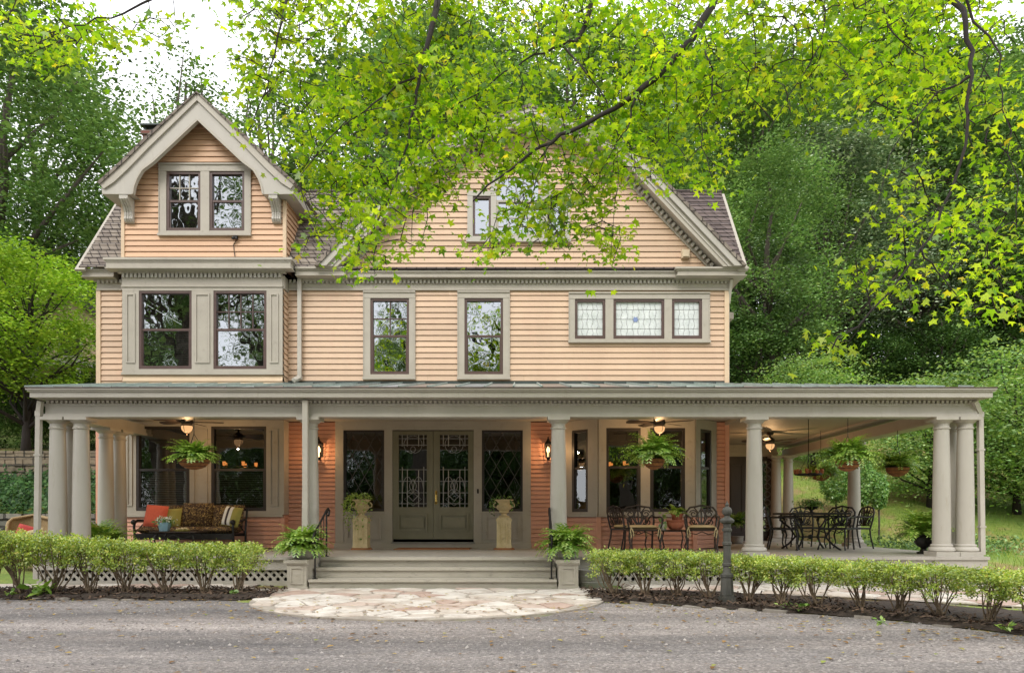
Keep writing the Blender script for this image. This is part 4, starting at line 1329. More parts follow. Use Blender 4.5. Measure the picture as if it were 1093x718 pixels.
# standing seam roof: pans and ribs; front slope and the right-hand return
zE, zW = 3.185, 3.84
m, rb = MB(), MB()
x = XPL - 0.28
xs = []
while x < XPR + 0.28:
    xs.append(x); x += 0.46
xs.append(XPR + 0.28)
def top_at(xx):   # where a seam meets wall or hip
    if xx <= XR: return (YW - 0.02, zW)
    t = (XPR + 0.28 - xx) / (XPR + 0.28 - XR)
    return (11.7 + (YW - 11.7) * t, zE + (zW - zE) * t)
for a, b in zip(xs[:-1], xs[1:]):
    (ya, za), (yb, zb) = top_at(a), top_at(b)
    m.quad((a, 11.7, zE), (b, 11.7, zE), (b, yb, zb), (a, ya, za))
    if ya > 11.8:
        build('roof_seam', MB().beam((a, 11.7, zE + 0.012), (a, ya, za + 0.012), 0.024, 0.04), 'roofmetal', house)
y = 11.7
while y < 20.2:
    y2 = y + 0.46
    def tp(yy):
        if yy >= YW: return (XR + 0.02, zW)
        t = (yy - 11.7) / (YW - 11.7)
        return (XPR + 0.28 + (XR - XPR - 0.28) * t, zE + (zW - zE) * t)
    (xa, za), (xb, zb) = tp(y), tp(y2)
    m.quad((XPR + 0.28, y, zE), (XPR + 0.28, y2, zE), (xb, y2, zb), (xa, y, za))
    y = y2
m.quad((XPL - 0.28, 11.7, zE), (XPL - 0.28, 15.0, zE), (XPL - 0.27, 15.0, zE + 0.01), (XPL - 0.27, 11.7, zE + 0.01))
build('porch_roof', m, 'roofmetal', house)
m = MB().box(XL + 0.7, XR, YW - 0.035, YW - 0.02, zW - 0.06, zW + 0.05)
build('drip_flashing', m, 'capmetal', house)

def spout(name, pts, w=0.075):
    m = MB()
    for a, b in zip(pts[:-1], pts[1:]):
        m.beam(a, b, w, w, (0, 1, 0))
    for p in pts[1:-1]:
        m.cbox(p, (w + 0.012, w + 0.012, w + 0.012))
    for f in (0.25, 0.8):
        a, b = Vector(pts[-2]), Vector(pts[-1])
        q = a.lerp(b, f)
        m.cbox(q, (w + 0.03, w + 0.012, 0.03))
    return build(name, m, 'downspout', house)


xq = wx(326, 11.85)
spout('downspout', [(xq, 11.86, 3.0), (xq, 11.86, 0.3), (xq - 0.02, 11.80, 0.12)], 0.085)
xq = wx(1042, 11.9)
spout('downspout', [(wx(1042, 11.85), 11.9, 3.0), (7.60, 12.05, 2.8), (7.635, 12.05, FL + 0.02)])
spout('downspout', [(XPL - 0.16, 11.9, 3.0), (XPL - 0.22, 11.95, 2.8), (XPL - 0.26, 11.95, 0.1)])
xq = wx(319.5, 14.87)
spout('downspout', [(xq, 14.89, 5.96), (xq, 14.89, 3.95), (xq - 0.06, 14.7, 3.86)])
m = MB().beam((4.33, 14.9, 5.95), (4.32, 14.97, 5.75), 0.06, 0.06).beam((4.32, 14.97, 5.75), (4.31, 15.05, 5.5), 0.06, 0.06).beam((4.31, 15.1, 5.5), (4.31, 15.1, 3.8), 0.06, 0.06)
build('downspout', m, 'downspout', house)
# ------------------------------------------------------------------ lamps and fans
def lantern(label, x):
    t = thing('wall_lantern', label, 'lantern', (x, 14.98, 0), group='wall lanterns')
    zc = wz(480, 14.85)
    m = MB().box(-0.05, 0.05, -0.03, 0, zc - 0.12, zc + 0.16)
    m.tube([(0, -0.02, zc - 0.02), (0, -0.07, zc - 0.12), (0, -0.13, zc - 0.16)], 0.014, 6)
    m.tube([(0, -0.02, zc + 0.1), (0, -0.08, zc + 0.2), (0, -0.13, zc + 0.19)], 0.011, 6)
    o = build('backplate', m, 'iron', None); o.parent = t
    m = MB()
    m.lathe([(0.02, -0.21), (0.035, -0.19), (0.05, -0.16), (0.055, -0.145)], (0, -0.13, zc), 6)
    m.lathe([(0.085, 0.1), (0.09, 0.115), (0.06, 0.16), (0.03, 0.2), (0.012, 0.24), (0.016, 0.255), (0.004, 0.275)], (0, -0.13, zc), 6)
    for k in range(6):
        a = 2 * PI * (k + 0.5) / 6
        m.tube([(0.055 * math.cos(a), -0.13 + 0.055 * math.sin(a), zc - 0.15), (0.083 * math.cos(a), -0.13 + 0.083 * math.sin(a), zc + 0.105)], 0.006, 4)
    o = build('cage', m, 'iron', None); o.parent = t
    m = MB().lathe([(0.012, -0.14), (0.014, -0.06), (0.03, -0.03), (0.034, 0.01), (0.02, 0.05), (0.004, 0.08)], (0, -0.13, zc), 10)
    o = build('bulb', m, 'bulb', None, smooth=True); o.parent = t
    return t


lantern('lit black coach lantern on the salmon wall left of the front doors', wx(341, 14.9))
lantern('lit black coach lantern on the salmon wall right of the front doors', wx(585, 14.9))

fan0 = thing('ceiling_fan', 'bronze ceiling fan with lit glass bowl above the patterned sofa', 'ceiling fan', group='porch ceiling fans')
m = MB().lathe([(0.06, 3.0), (0.075, 3.02), (0.075, 3.068)], n=14).lathe([(0.05, 2.81), (0.10, 2.83), (0.115, 2.87), (0.10, 2.91), (0.04, 2.95), (0.02, 2.96), (0.02, 3.005)], n=16)
build('motor', m, 'bronze', fan0, smooth=True)
for k in range(5):
    a = 2 * PI * k / 5 + 0.25
    m = MB()
    c, s_ = math.cos(a), math.sin(a)
    pts = [(0.10, 0.03), (0.2, 0.045), (0.26, 0.065), (0.55, 0.075), (0.62, 0.06), (0.64, 0.0)]
    prof = [(r, w) for r, w in pts] + [(r, -w) for r, w in reversed(pts[:-1])]
    P = lambda r, w, dz: (c * r - s_ * w, s_ * r + c * w, 2.865 + w * 0.22 + dz)
    n = len(prof)
    m.add([P(r, w, 0) for r, w in prof] + [P(r, w, 0.009) for r, w in prof], [tuple(range(n - 1, -1, -1)), tuple(range(n, 2 * n))] + [(i, (i + 1) % n, n + (i + 1) % n, n + i) for i in range(n)])
    build('blade', m, 'bronze', fan0)
m = MB().lathe([(0.012, 2.66), (0.05, 2.675), (0.085, 2.71), (0.10, 2.755), (0.095, 2.80), (0.07, 2.812)], n=18)
build('light_bowl', m, 'bowl', fan0, smooth=True)
m = MB().lathe([(0.004, 2.625), (0.014, 2.64), (0.008, 2.655), (0.02, 2.663)], n=8).lathe([(0.104, 2.79), (0.106, 2.80), (0.104, 2.81)], n=18)
for k in range(3):
    a = 2 * PI * k / 3 + 0.4
    m.tube([(0.02 * math.cos(a), 0.02 * math.sin(a), 2.662), (0.06 * math.cos(a), 0.06 * math.sin(a), 2.676), (0.09 * math.cos(a), 0.09 * math.sin(a), 2.712), (0.106 * math.cos(a), 0.106 * math.sin(a), 2.76), (0.102 * math.cos(a), 0.102 * math.sin(a), 2.80)], 0.005, 4)
build('bowl_strap', m, 'bronze', fan0)
put(fan0, (wx(199.5, 13.5), 13.5, 0))
f2 = copy_tree(fan0); put(f2, (wx(704, 13.6), 13.6, 0), 0.5, label='bronze ceiling fan with lit glass bowl above the two cushioned armchairs')
f3 = copy_tree(fan0); put(f3, (wx(822, 16.9), 16.9, 0), 0.2, label='bronze ceiling fan with lit glass bowl near the dark rear door')


# ------------------------------------------------------------------ ferns
def fern_v(nf, L, seed, droop=1.0, up=0.6, leaf=0.055, z0=0.0, spread=0.08):
    """arching fronds set with pairs of pinnae; returns leaf vertices (quads)"""
    r = np.random.default_rng(seed)
    out = []
    for i in range(nf):
        a = r.uniform(0, 2 * PI)
        ln = L * r.uniform(0.6, 1.12)
        el = r.uniform(0.15, 1.0) * up * PI / 2
        n = 12
        pts = []
        p = np.array([spread * r.uniform(0, 1) * math.cos(a), spread * r.uniform(0, 1) * math.sin(a), z0])
        ang = el
        a2 = a
        for k in range(n):
            pts.append(p.copy())
            st = ln / n
            p = p + st * np.array([math.cos(a2) * math.cos(ang), math.sin(a2) * math.cos(ang), math.sin(ang)])
            ang -= droop * (0.075 + 0.20 * k / n) * r.uniform(0.6, 1.4)
            ang = max(ang, -1.35)
            a2 += r.normal() * 0.05
        pts = np.array(pts)
        for k in range(1, n - 1):
            d = pts[k + 1] - pts[k - 1]
            d /= np.linalg.norm(d) + 1e-9
            sd = np.cross(d, [0, 0, 1.0])
            sd /= np.linalg.norm(sd) + 1e-9
            w = leaf * (1.25 - abs(k / n - 0.35) * 1.4)
            for sg in (-1, 1):
                b = pts[k]
                tip = b + sd * sg * w + d * w * 0.45 + np.array([0, 0, -0.15 * w + r.normal() * 0.004])
                h = d * w * 0.30
                mid = (b + tip) / 2
                out += [b - h * 0.6, mid - h + [0, 0, 0.004], tip, mid + h * 1.2]
        # rachis tip
    return np.array(out)


def fern(name, label, cat, loc, L, nf, potmb, potmat, potname, seed, mat='lf_fern', droop=1.0, up=0.6, leaf=0.055, z0=0.0, group=None, rz=0.0, extra=None):
    t = thing(name, label, cat, (0, 0, 0), 0, group)
    if potmb: build(potname, potmb, potmat, t, smooth=True)
    if extra: build(*extra, t)
    build_np('fronds', fern_v(nf, L, seed, droop, up, leaf, z0), 4, mat, t)
    put(t, loc, rz)
    return t


def basket_mb(r=0.2, h=0.17):
    m = MB()
    prof = [(0.04, -h)] + [(r * math.sin(k / 6 * PI / 2), -h * math.cos(k / 6 * PI / 2)) for k in range(2, 7)]
    return m.lathe(prof + [(r * 0.93, 0.005), (r * 0.6, 0.02)], n=18)


def chain_mb(top, r=0.2):
    m = MB()
    for k in range(3):
        a = 2 * PI * k / 3 + 0.5
        m.tube([(r * math.cos(a), r * math.sin(a), 0.0), (0, 0, min(top - 0.04, 0.42))], 0.005, 4)
    m.tube([(0, 0, min(top - 0.04, 0.42)), (0, 0, top)], 0.006, 4)
    m.tube([(r * math.cos(t), r * math.sin(t), 0.005) for t in np.linspace(0, 2 * PI, 19)], 0.008, 5)
    for z in (-0.06, -0.12):
        q = r * math.sqrt(max(0.01, 1 - (z / 0.17) ** 2)) + 0.004
        m.tube([(q * math.cos(t), q * math.sin(t), z) for t in np.linspace(0, 2 * PI, 19)], 0.004, 4)
    return m


def hanging(label, x, y, z, L, nf, seed, r=0.2, mat='lf_fern', topz=2.76, droop=0.95, up=0.75, leaf=0.055):
    return fern('hanging_basket', label, 'hanging basket', (x, y, z), L, nf, basket_mb(r), 'coco', 'basket', seed, mat, droop, up, leaf, 0.02, 'hanging fern baskets', extra=('chain', chain_mb(topz - z, r), 'iron'))


hanging('fern in a wide coco basket hanging in front of the sofa windows', wx(207, 12.1), 12.1, wz(490, 12.1), 0.50, 150, 1, r=0.25, droop=0.8, up=0.85, leaf=0.075)
hanging('large drooping fern hanging in front of the dining bay windows', wx(698, 12.1), 12.1, wz(490, 12.1), 0.66, 190, 2, r=0.18, droop=1.0, up=0.95, leaf=0.075)
hanging('large arching fern hanging under the front beam right of the dining set', wx(905, 12.15), 12.15, wz(492, 12.15), 0.64, 150, 3, r=0.2, droop=0.95, up=0.95, leaf=0.08)
hanging('small dark fern in a round coco basket nearest the right corner columns', wx(958, 13.9), 7.27 * 0 + 13.9, wz(499, 13.9), 0.52, 130, 4, r=0.21, mat='lf_fern', droop=0.9, up=0.9, leaf=0.07)
hanging('farthest hanging fern, half hidden behind the candle chandelier', wx(876, 16.6), 16.6, wz(505, 16.6), 0.55, 240, 5, r=0.22, mat='lf_fern', droop=1.05, up=0.6, topz=3.07)

rough = MB().lathe([(0.10, 0), (0.125, 0.01), (0.15, 0.05), (0.162, 0.10), (0.165, 0.15), (0.178, 0.165), (0.175, 0.185), (0.14, 0.18)], n=20)
fern('potted_fern', 'bushy fern in a grey stone pot on the left step pedestal', 'potted fern', (-3.385, 11.42, 0.46), 0.56, 150, rough, 'greystone', 'pot', 6, droop=1.05, up=1.0, z0=0.16, group='ferns on the step pedestals', leaf=0.085)
fern('potted_fern', 'bushy fern in a grey stone pot on the right step pedestal', 'potted fern', (0.755, 11.42, 0.46), 0.60, 150, rough, 'greystone', 'pot', 7, droop=1.05, up=1.0, z0=0.16, group='ferns on the step pedestals', leaf=0.085)
fern('potted_fern', 'spreading fern on the porch floor behind the left corner columns', 'potted fern', (-7.28, 12.75, FL), 0.68, 130, rough, 'terracotta', 'pot', 8, mat='lf_fern', droop=0.9, up=1.0, z0=0.16, leaf=0.085)
urn_prof = [(0.11, 0), (0.115, 0.03), (0.06, 0.05), (0.045, 0.09), (0.06, 0.11), (0.11, 0.14), (0.15, 0.2), (0.155, 0.26), (0.14, 0.31), (0.17, 0.335), (0.165, 0.35), (0.12, 0.34)]
fern('urn_fern', 'spreading fern in a black pedestal urn beside the right corner columns', 'potted fern', (wx(986, 12.75), 12.75, FL), 0.72, 140, MB().lathe(urn_prof, n=22), 'iron', 'urn', 9, mat='lf_fern', droop=0.9, up=0.95, z0=0.33, leaf=0.085)
fern('potted_fern', 'small dark fern on the porch floor beside the rear door', 'potted fern', (wx(786, 17.5), 17.5, FL), 0.5, 90, rough, 'greystone', 'pot', 10, mat='lf_ferndark', droop=0.9, up=1.0, z0=0.45, leaf=0.06)

# ------------------------------------------------------------------ door urns on stone pedestals
def stone_pedestal(label, x, y):
    t = thing('stone_pedestal', label, 'pedestal', (x, y, FL), group='stone pedestals')
    m = MB().lathe([(0.21, 0), (0.215, 0.012), (0.19, 0.035), (0.15, 0.04)], n=22)
    o = build('base', m, 'mat', None); o.parent = t
    m = MB().box(-0.15, 0.15, -0.15, 0.15, 0.04, 0.075)
    fr = ((0, -0.14, 0), (1, 0, 0), (0, -1, 0))
    m.box(-0.14, 0.14, -0.14, 0.14, 0.075, 0.56).box(-0.155, 0.155, -0.155, 0.155, 0.56, 0.60).box(-0.135, 0.135, -0.135, 0.135, 0.60, 0.63)
    merge(m, panel(fr, -0.14, 0.14, 0.08, 0.555, 0, 0.035, 0.012))
    for q in (-0.05, 0.05):
        m.tube([(q, -0.145, 0.12), (q, -0.145, 0.52)], 0.014, 6)
    o = build('shaft', m, 'agedstone', None); o.parent = t
    return t


URN = [(0.105, 0), (0.11, 0.025), (0.06, 0.045), (0.05, 0.075), (0.075, 0.09), (0.10, 0.105), (0.10, 0.125), (0.085, 0.135), (0.13, 0.16), (0.155, 0.20), (0.145, 0.235), (0.115, 0.26), (0.115, 0.285), (0.15, 0.325), (0.185, 0.34), (0.185, 0.355), (0.14, 0.35), (0.06, 0.33)]
def trailing(n, seed, R_=0.16, fall=0.45, z0=0.36, one=None):
    r = np.random.default_rng(seed)
    pts = []
    for i in range(n):
        a = r.uniform(0, 2 * PI) if one is None else one + r.normal() * 0.9
        ln = fall * r.uniform(0.3, 1.1)
        k = r.integers(9, 16)
        s = np.linspace(0, 1, k)
        rad = 0.05 + (R_ + 0.05 * r.uniform()) * np.sin(np.minimum(s * 2.2, 1) * PI / 2)
        z = z0 + 0.06 * np.sin(np.minimum(s * 3, 1) * PI) - ln * np.maximum(0, s - 0.25) * 1.2
        pts.append(np.stack([rad * math.cos(a), rad * math.sin(a), z], 1) + r.normal(size=(k, 3)) * 0.018)
    return np.concatenate(pts)


for (x, lab1, lab2, lab3, n, fall) in ((wx(386, 14.4), 'aged cream stone pedestal left of the front doors', 'cream urn left of the doors overflowing with trailing greenery', 'a', 80, 0.62), (wx(538, 14.4), 'aged cream stone pedestal right of the front doors', 'cream urn right of the doors with a little ivy', 'b', 34, 0.34)):
    stone_pedestal(lab1, x, 14.4)
    t = thing('stone_urn', lab2, 'urn', (0, 0, 0), group='cream urns by the front doors')
    m = MB().lathe(URN, n=24)
    build('urn', m, 'agedstone', t, smooth=True)
    m = MB()
    for sg in (-1, 1):
        m.tube([(sg * 0.14, 0, 0.2), (sg * 0.2, 0, 0.215), (sg * 0.205, 0, 0.26), (sg * 0.16, 0, 0.3)], 0.012, 6)
    build('handle', m, 'agedstone', t)
    if n > 50:
        P = np.concatenate([trailing(34, 77, 0.24, 0.62, 0.40, one=PI * 0.98), trailing(9, 78, 0.12, 0.08, 0.42), trailing(9, 79, 0.16, 0.85, 0.38, one=PI * 1.3)])
    else:
        P = np.concatenate([trailing(7, 81, 0.22, 0.3, 0.36, one=PI), trailing(5, 82, 0.22, 0.2, 0.36, one=0.0)])
    build_np('foliage', leaves(P, 0.05, DIAMOND, 0.3, 0.8, 3), 4, 'lf_fern' if n > 50 else 'lf_ferndark', t)
    put(t, (x, 14.4, FL + 0.63))

dm = thing('doormat', 'brown coir doormat in front of the double doors', 'doormat', (wx(462.5, 14.6), 14.6, FL))
m = MB().box(-0.72, 0.72, -0.27, 0.27, 0.002, 0.022).box(-0.745, 0.745, -0.3, -0.27, 0.002, 0.018).box(-0.745, 0.745, 0.27, 0.3, 0.002, 0.018)
o = build('rug', m, 'mat', None); o.parent = dm

for i, (x, sg, lab) in enumerate(((-3.14, -1, 'black iron handrail at the left side of the front steps'), (0.50, 1, 'black iron handrail at the right side of the front steps'))):
    t = thing('handrail', lab, 'handrail', (x, 11.3, 0), group='iron handrails')
    for y, zb, zt in ((-0.05, 0.16, 0.86), (0.62, FL, 1.20)):
        m = MB()
        m.tube([(0, y, zb), (0, y, zt)], 0.014, 8).cbox((0, y, zb + 0.006), (0.07, 0.07, 0.012))
        m.cbox((0, y, zt), (0.038, 0.038, 0.05))
        o = build('post', m, 'iron', None); o.parent = t
    m = MB().tube([(0, -0.16, 0.70), (0, -0.18, 0.78), (0, -0.12, 0.85), (0, -0.05, 0.88), (0, 0.62, 1.22), (0, 0.72, 1.255), (0, 0.79, 1.22), (0, 0.77, 1.15), (0, 0.72, 1.14)], 0.017, 8)
    m.tube([(0, -0.05, 0.55), (0, 0.62, 0.88)], 0.009, 6)
    for f in (0.25, 0.5, 0.75):
        y = -0.05 + 0.67 * f
        m.tube([(0, y, 0.55 + 0.33 * f), (0, y, 0.88 + 0.34 * f)], 0.008, 6)
    o = build('rail', m, 'iron', None, smooth=True); o.parent = t

# ------------------------------------------------------------------ cushions and pillows
def pillow_mb(w, h, t, n=10, pinch=0.10):
    m = MB()
    for sg in (1, -1):
        vs = []
        for j in range(n + 1):
            for i in range(n + 1):
                u, v = 2 * i / n - 1, 2 * j / n - 1
                k = 1 - pinch * (1 - abs(v)) * abs(u) ** 3
                k2 = 1 - pinch * (1 - abs(u)) * abs(v) ** 3
                th = t / 2 * (max(0, 1 - u ** 4) * max(0, 1 - v ** 4)) ** 0.5
                vs.append((u * w / 2 * k2, -sg * th, v * h / 2 * k))
        fs = []
        for j in range(n):
            for i in range(n):
                a = j * (n + 1) + i
                f = (a, a + 1, a + n + 2, a + n + 1)
                fs.append(f if sg > 0 else f[::-1])
        m.add(vs, fs)
    return m


def pillow(name, label, mat, loc, w, h, t, tilt=0.2, roll=0.0, yaw=0.0, cat='pillow', stripes=None, group=None):
    m = pillow_mb(w, h, t)
    o = thing(name, label, cat, loc, 0, group)
    b = build('cover', m, mat, None, smooth='all')
    b.parent = o
    if stripes:
        for (a, c, mt) in stripes:
            q = MB()
            for j in range(12):
                v0, v1 = -0.97 + 1.94 * j / 12, -0.97 + 1.94 * (j + 1) / 12
                th = lambda u, v: t / 2 * (max(0, 1 - u ** 4) * max(0, 1 - v ** 4)) ** 0.5 + 0.004
                q.quad((a * w / 2, -th(a, v0), v0 * h / 2 * 0.97), (c * w / 2, -th(c, v0), v0 * h / 2 * 0.97), (c * w / 2, -th(c, v1), v1 * h / 2 * 0.97), (a * w / 2, -th(a, v1), v1 * h / 2 * 0.97))
            s_ = build('stripe', q, mt, None); s_.parent = o
    o.rotation_euler = (-tilt, roll, yaw)
    return o


def seat_cushion_mb(w, d, h, c=(0, 0, 0), n=8):
    m = MB()
    for sg in (1, -1):
        vs = []
        for j in range(n + 1):
            for i in range(n + 1):
                u, v = 2 * i / n - 1, 2 * j / n - 1
                th = h / 2 * (max(0, 1 - u ** 8) * max(0, 1 - v ** 8)) ** 0.4
                vs.append((c[0] + u * w / 2, c[1] + v * d / 2, c[2] + sg * th))
        m.add(vs, [((a, a + 1, a + n + 2, a + n + 1) if sg > 0 else (a, a + n + 1, a + n + 2, a + 1)) for j in range(n) for i in range(n) for a in [j * (n + 1) + i]])
    return m


# ------------------------------------------------------------------ sofa group (left)
YS = 14.05
sofa = thing('patio_sofa', 'dark metal porch sofa with brown and gold floral cushions under the left bay windows', 'sofa', (0, 0, 0))
Wd = 1.92
m = MB()
for sx in (-1, 1):
    x = sx * (Wd / 2 - 0.03)
    m.tube([(x, 0.3, 0.3), (x, 0.34, 0.55), (x, 0.40, 0.80)], 0.02, 6)
    o = MB().tube([(x, -0.33, 0), (x, -0.31, 0.12), (x, -0.30, 0.34)], 0.022, 8).cbox((x, -0.33, 0.015), (0.06, 0.06, 0.03))
    build('leg', o, 'iron', sofa)
    o = MB().tube([(x, 0.36, 0), (x, 0.32, 0.15), (x, 0.31, 0.34)], 0.022, 8).cbox((x, 0.36, 0.015), (0.06, 0.06, 0.03))
    build('leg', o, 'iron', sofa)
    o = MB().tube([(x, -0.30, 0.34), (x, -0.32, 0.46), (x, -0.29, 0.54), (x, -0.2, 0.575), (x, 0.1, 0.57), (x, 0.34, 0.6)], 0.024, 8)
    o.sphere((x, -0.335, 0.545), 0.05, 10)
    o.tube([(x, 0.25, 0.34), (x, 0.0, 0.50), (x, -0.25, 0.36)], 0.012, 6)
    build('arm', o, 'iron', sofa, smooth=True)
m.box(-Wd / 2 + 0.03, Wd / 2 - 0.03, -0.34, -0.31, 0.22, 0.33).box(-Wd / 2 + 0.03, Wd / 2 - 0.03, 0.31, 0.34, 0.27, 0.33).box(-Wd / 2 + 0.05, Wd / 2 - 0.05, -0.30, 0.30, 0.31, 0.33)
m.tube([(-Wd / 2 + 0.03, 0.40, 0.80), (-0.5, 0.42, 0.83), (0, 0.43, 0.86), (0.5, 0.42, 0.83), (Wd / 2 - 0.03, 0.40, 0.80)], 0.02, 6)
build('frame', m, 'iron', sofa)
for k in range(3):
    x = (k - 1) * 0.6
    build('seat_cushion', seat_cushion_mb(0.6, 0.64, 0.13, (x, -0.02, 0.395)), 'floral', sofa, smooth='all')
    q = pillow_mb(0.60, 0.46 if k != 1 else 0.5, 0.16, pinch=-0.03)
    q.v = [(a + x, b + 0.24 + (c + 0.2) * 0.22, c + 0.645 + (0.02 if k == 1 else 0)) for a, b, c in q.v]
    build('back_cushion', q, 'floral', sofa, smooth='all')
put(sofa, (wx(204, YS), YS, FL))
sx0 = wx(204, YS)
pillow('throw_pillow', 'orange dotted throw pillow at the left end of the sofa', 'orange', (wx(167, 13.9), 13.88, FL + 0.66), 0.40, 0.42, 0.16, 0.28, 0.08, 0.1, group='sofa pillows')
pillow('throw_pillow', 'plain olive throw pillow behind the blue flower pot', 'olive', (wx(183, 13.95), 13.98, FL + 0.63), 0.36, 0.36, 0.15, 0.3, -0.05, -0.1, group='sofa pillows')
pillow('throw_pillow', 'olive throw pillow with dark and white stripes at the right end of the sofa', 'olive', (wx(248, 13.9), 13.88, FL + 0.65), 0.36, 0.38, 0.15, 0.28, 0.14, -0.2, group='sofa pillows',
       stripes=[(-0.82, -0.45, 'white_fab'), (-0.45, -0.2, 'dark_fab'), (-0.2, 0.15, 'white_fab')])

YT = 13.3
ct = thing('coffee_table', 'low black metal coffee table in front of the floral sofa', 'table', (0, 0, 0))
m = MB().box(-0.42, 0.42, -0.24, 0.24, 0.365, 0.38)
m.tube([(-0.42, -0.24, 0.372), (0.42, -0.24, 0.372), (0.42, 0.24, 0.372), (-0.42, 0.24, 0.372), (-0.42, -0.24, 0.372)], 0.014, 6)
build('tabletop', m, 'bronze', ct)
for sx in (-1, 1):
    for sy in (-1, 1):
        o = MB().tube([(sx * 0.30, sy * 0.18, 0.36), (sx * 0.36, sy * 0.2, 0.25), (sx * 0.31, sy * 0.18, 0.12), (sx * 0.38, sy * 0.22, 0.0)], [0.018, 0.017, 0.014, 0.017], 6)
        build('leg', o, 'iron', ct, smooth=True)
m = MB().tube([(-0.33, 0, 0.15), (0.33, 0, 0.15)], 0.012, 6).tube([(-0.3, -0.19, 0.3), (-0.15, -0.21, 0.25), (0, -0.21, 0.33), (0.15, -0.21, 0.25), (0.3, -0.19, 0.3)], 0.01, 6)
build('stretcher', m, 'iron', ct)
put(ct, (wx(191, YT), YT, FL))
fp = thing('flower_pot', 'pale blue pot of white flowers on the coffee table', 'flower pot', (0, 0, 0))
m = MB().lathe([(0.075, 0), (0.08, 0.01), (0.105, 0.10), (0.112, 0.145), (0.118, 0.15), (0.118, 0.165), (0.09, 0.155)], n=6)
build('pot', m, 'bluepot', fp)
P = RNG.normal(size=(150, 3)) * [0.07, 0.06, 0.035] + [0, 0, 0.215]
build_np('flowers', leaves(P, 0.036, OVAL, 0.4, 0, 4), 6, 'lf_white', fp)
P = RNG.normal(size=(120, 3)) * [0.075, 0.065, 0.03] + [0, 0, 0.18]
build_np('stems', leaves(P, 0.05, DIAMOND, 0.3, 0, 5), 4, 'lf_ferndark', fp)
put(fp, (wx(176, YT), YT - 0.02, FL + 0.381))
tr = thing('serving_tray', 'oval yellow tray of snacks on the coffee table', 'tray', (0, 0, 0))
m = MB().lathe([(0.09, 0), (0.13, 0.006), (0.15, 0.028), (0.145, 0.03), (0.125, 0.012)], n=24)
m.v = [(a, b * 0.7, c) for a, b, c in m.v]
build('tray', m, 'olive', tr)
m = MB()
for k in range(14):
    a = k * 2.4
    m.sphere((0.1 * math.sqrt(k / 14) * math.cos(a), 0.065 * math.sqrt(k / 14) * math.sin(a), 0.035 + 0.008 * (k % 3)), 0.022, 8)
build('snacks', m, 'tan', tr, smooth=True)
put(tr, (wx(195, YT), YT - 0.02, FL + 0.381))


# ------------------------------------------------------------------ cast metal chairs
def scroll(m, cx, cz, r, y, turns=1.3, sg=1, a0=0.0, rad=0.012):
    m.tube([(cx + sg * r * (1 - 0.72 * t) * math.cos(a0 + turns * 2 * PI * t), y, cz + r * (1 - 0.72 * t) * math.sin(a0 + turns * 2 * PI * t)) for t in np.linspace(0, 1, 16)], rad, 5)


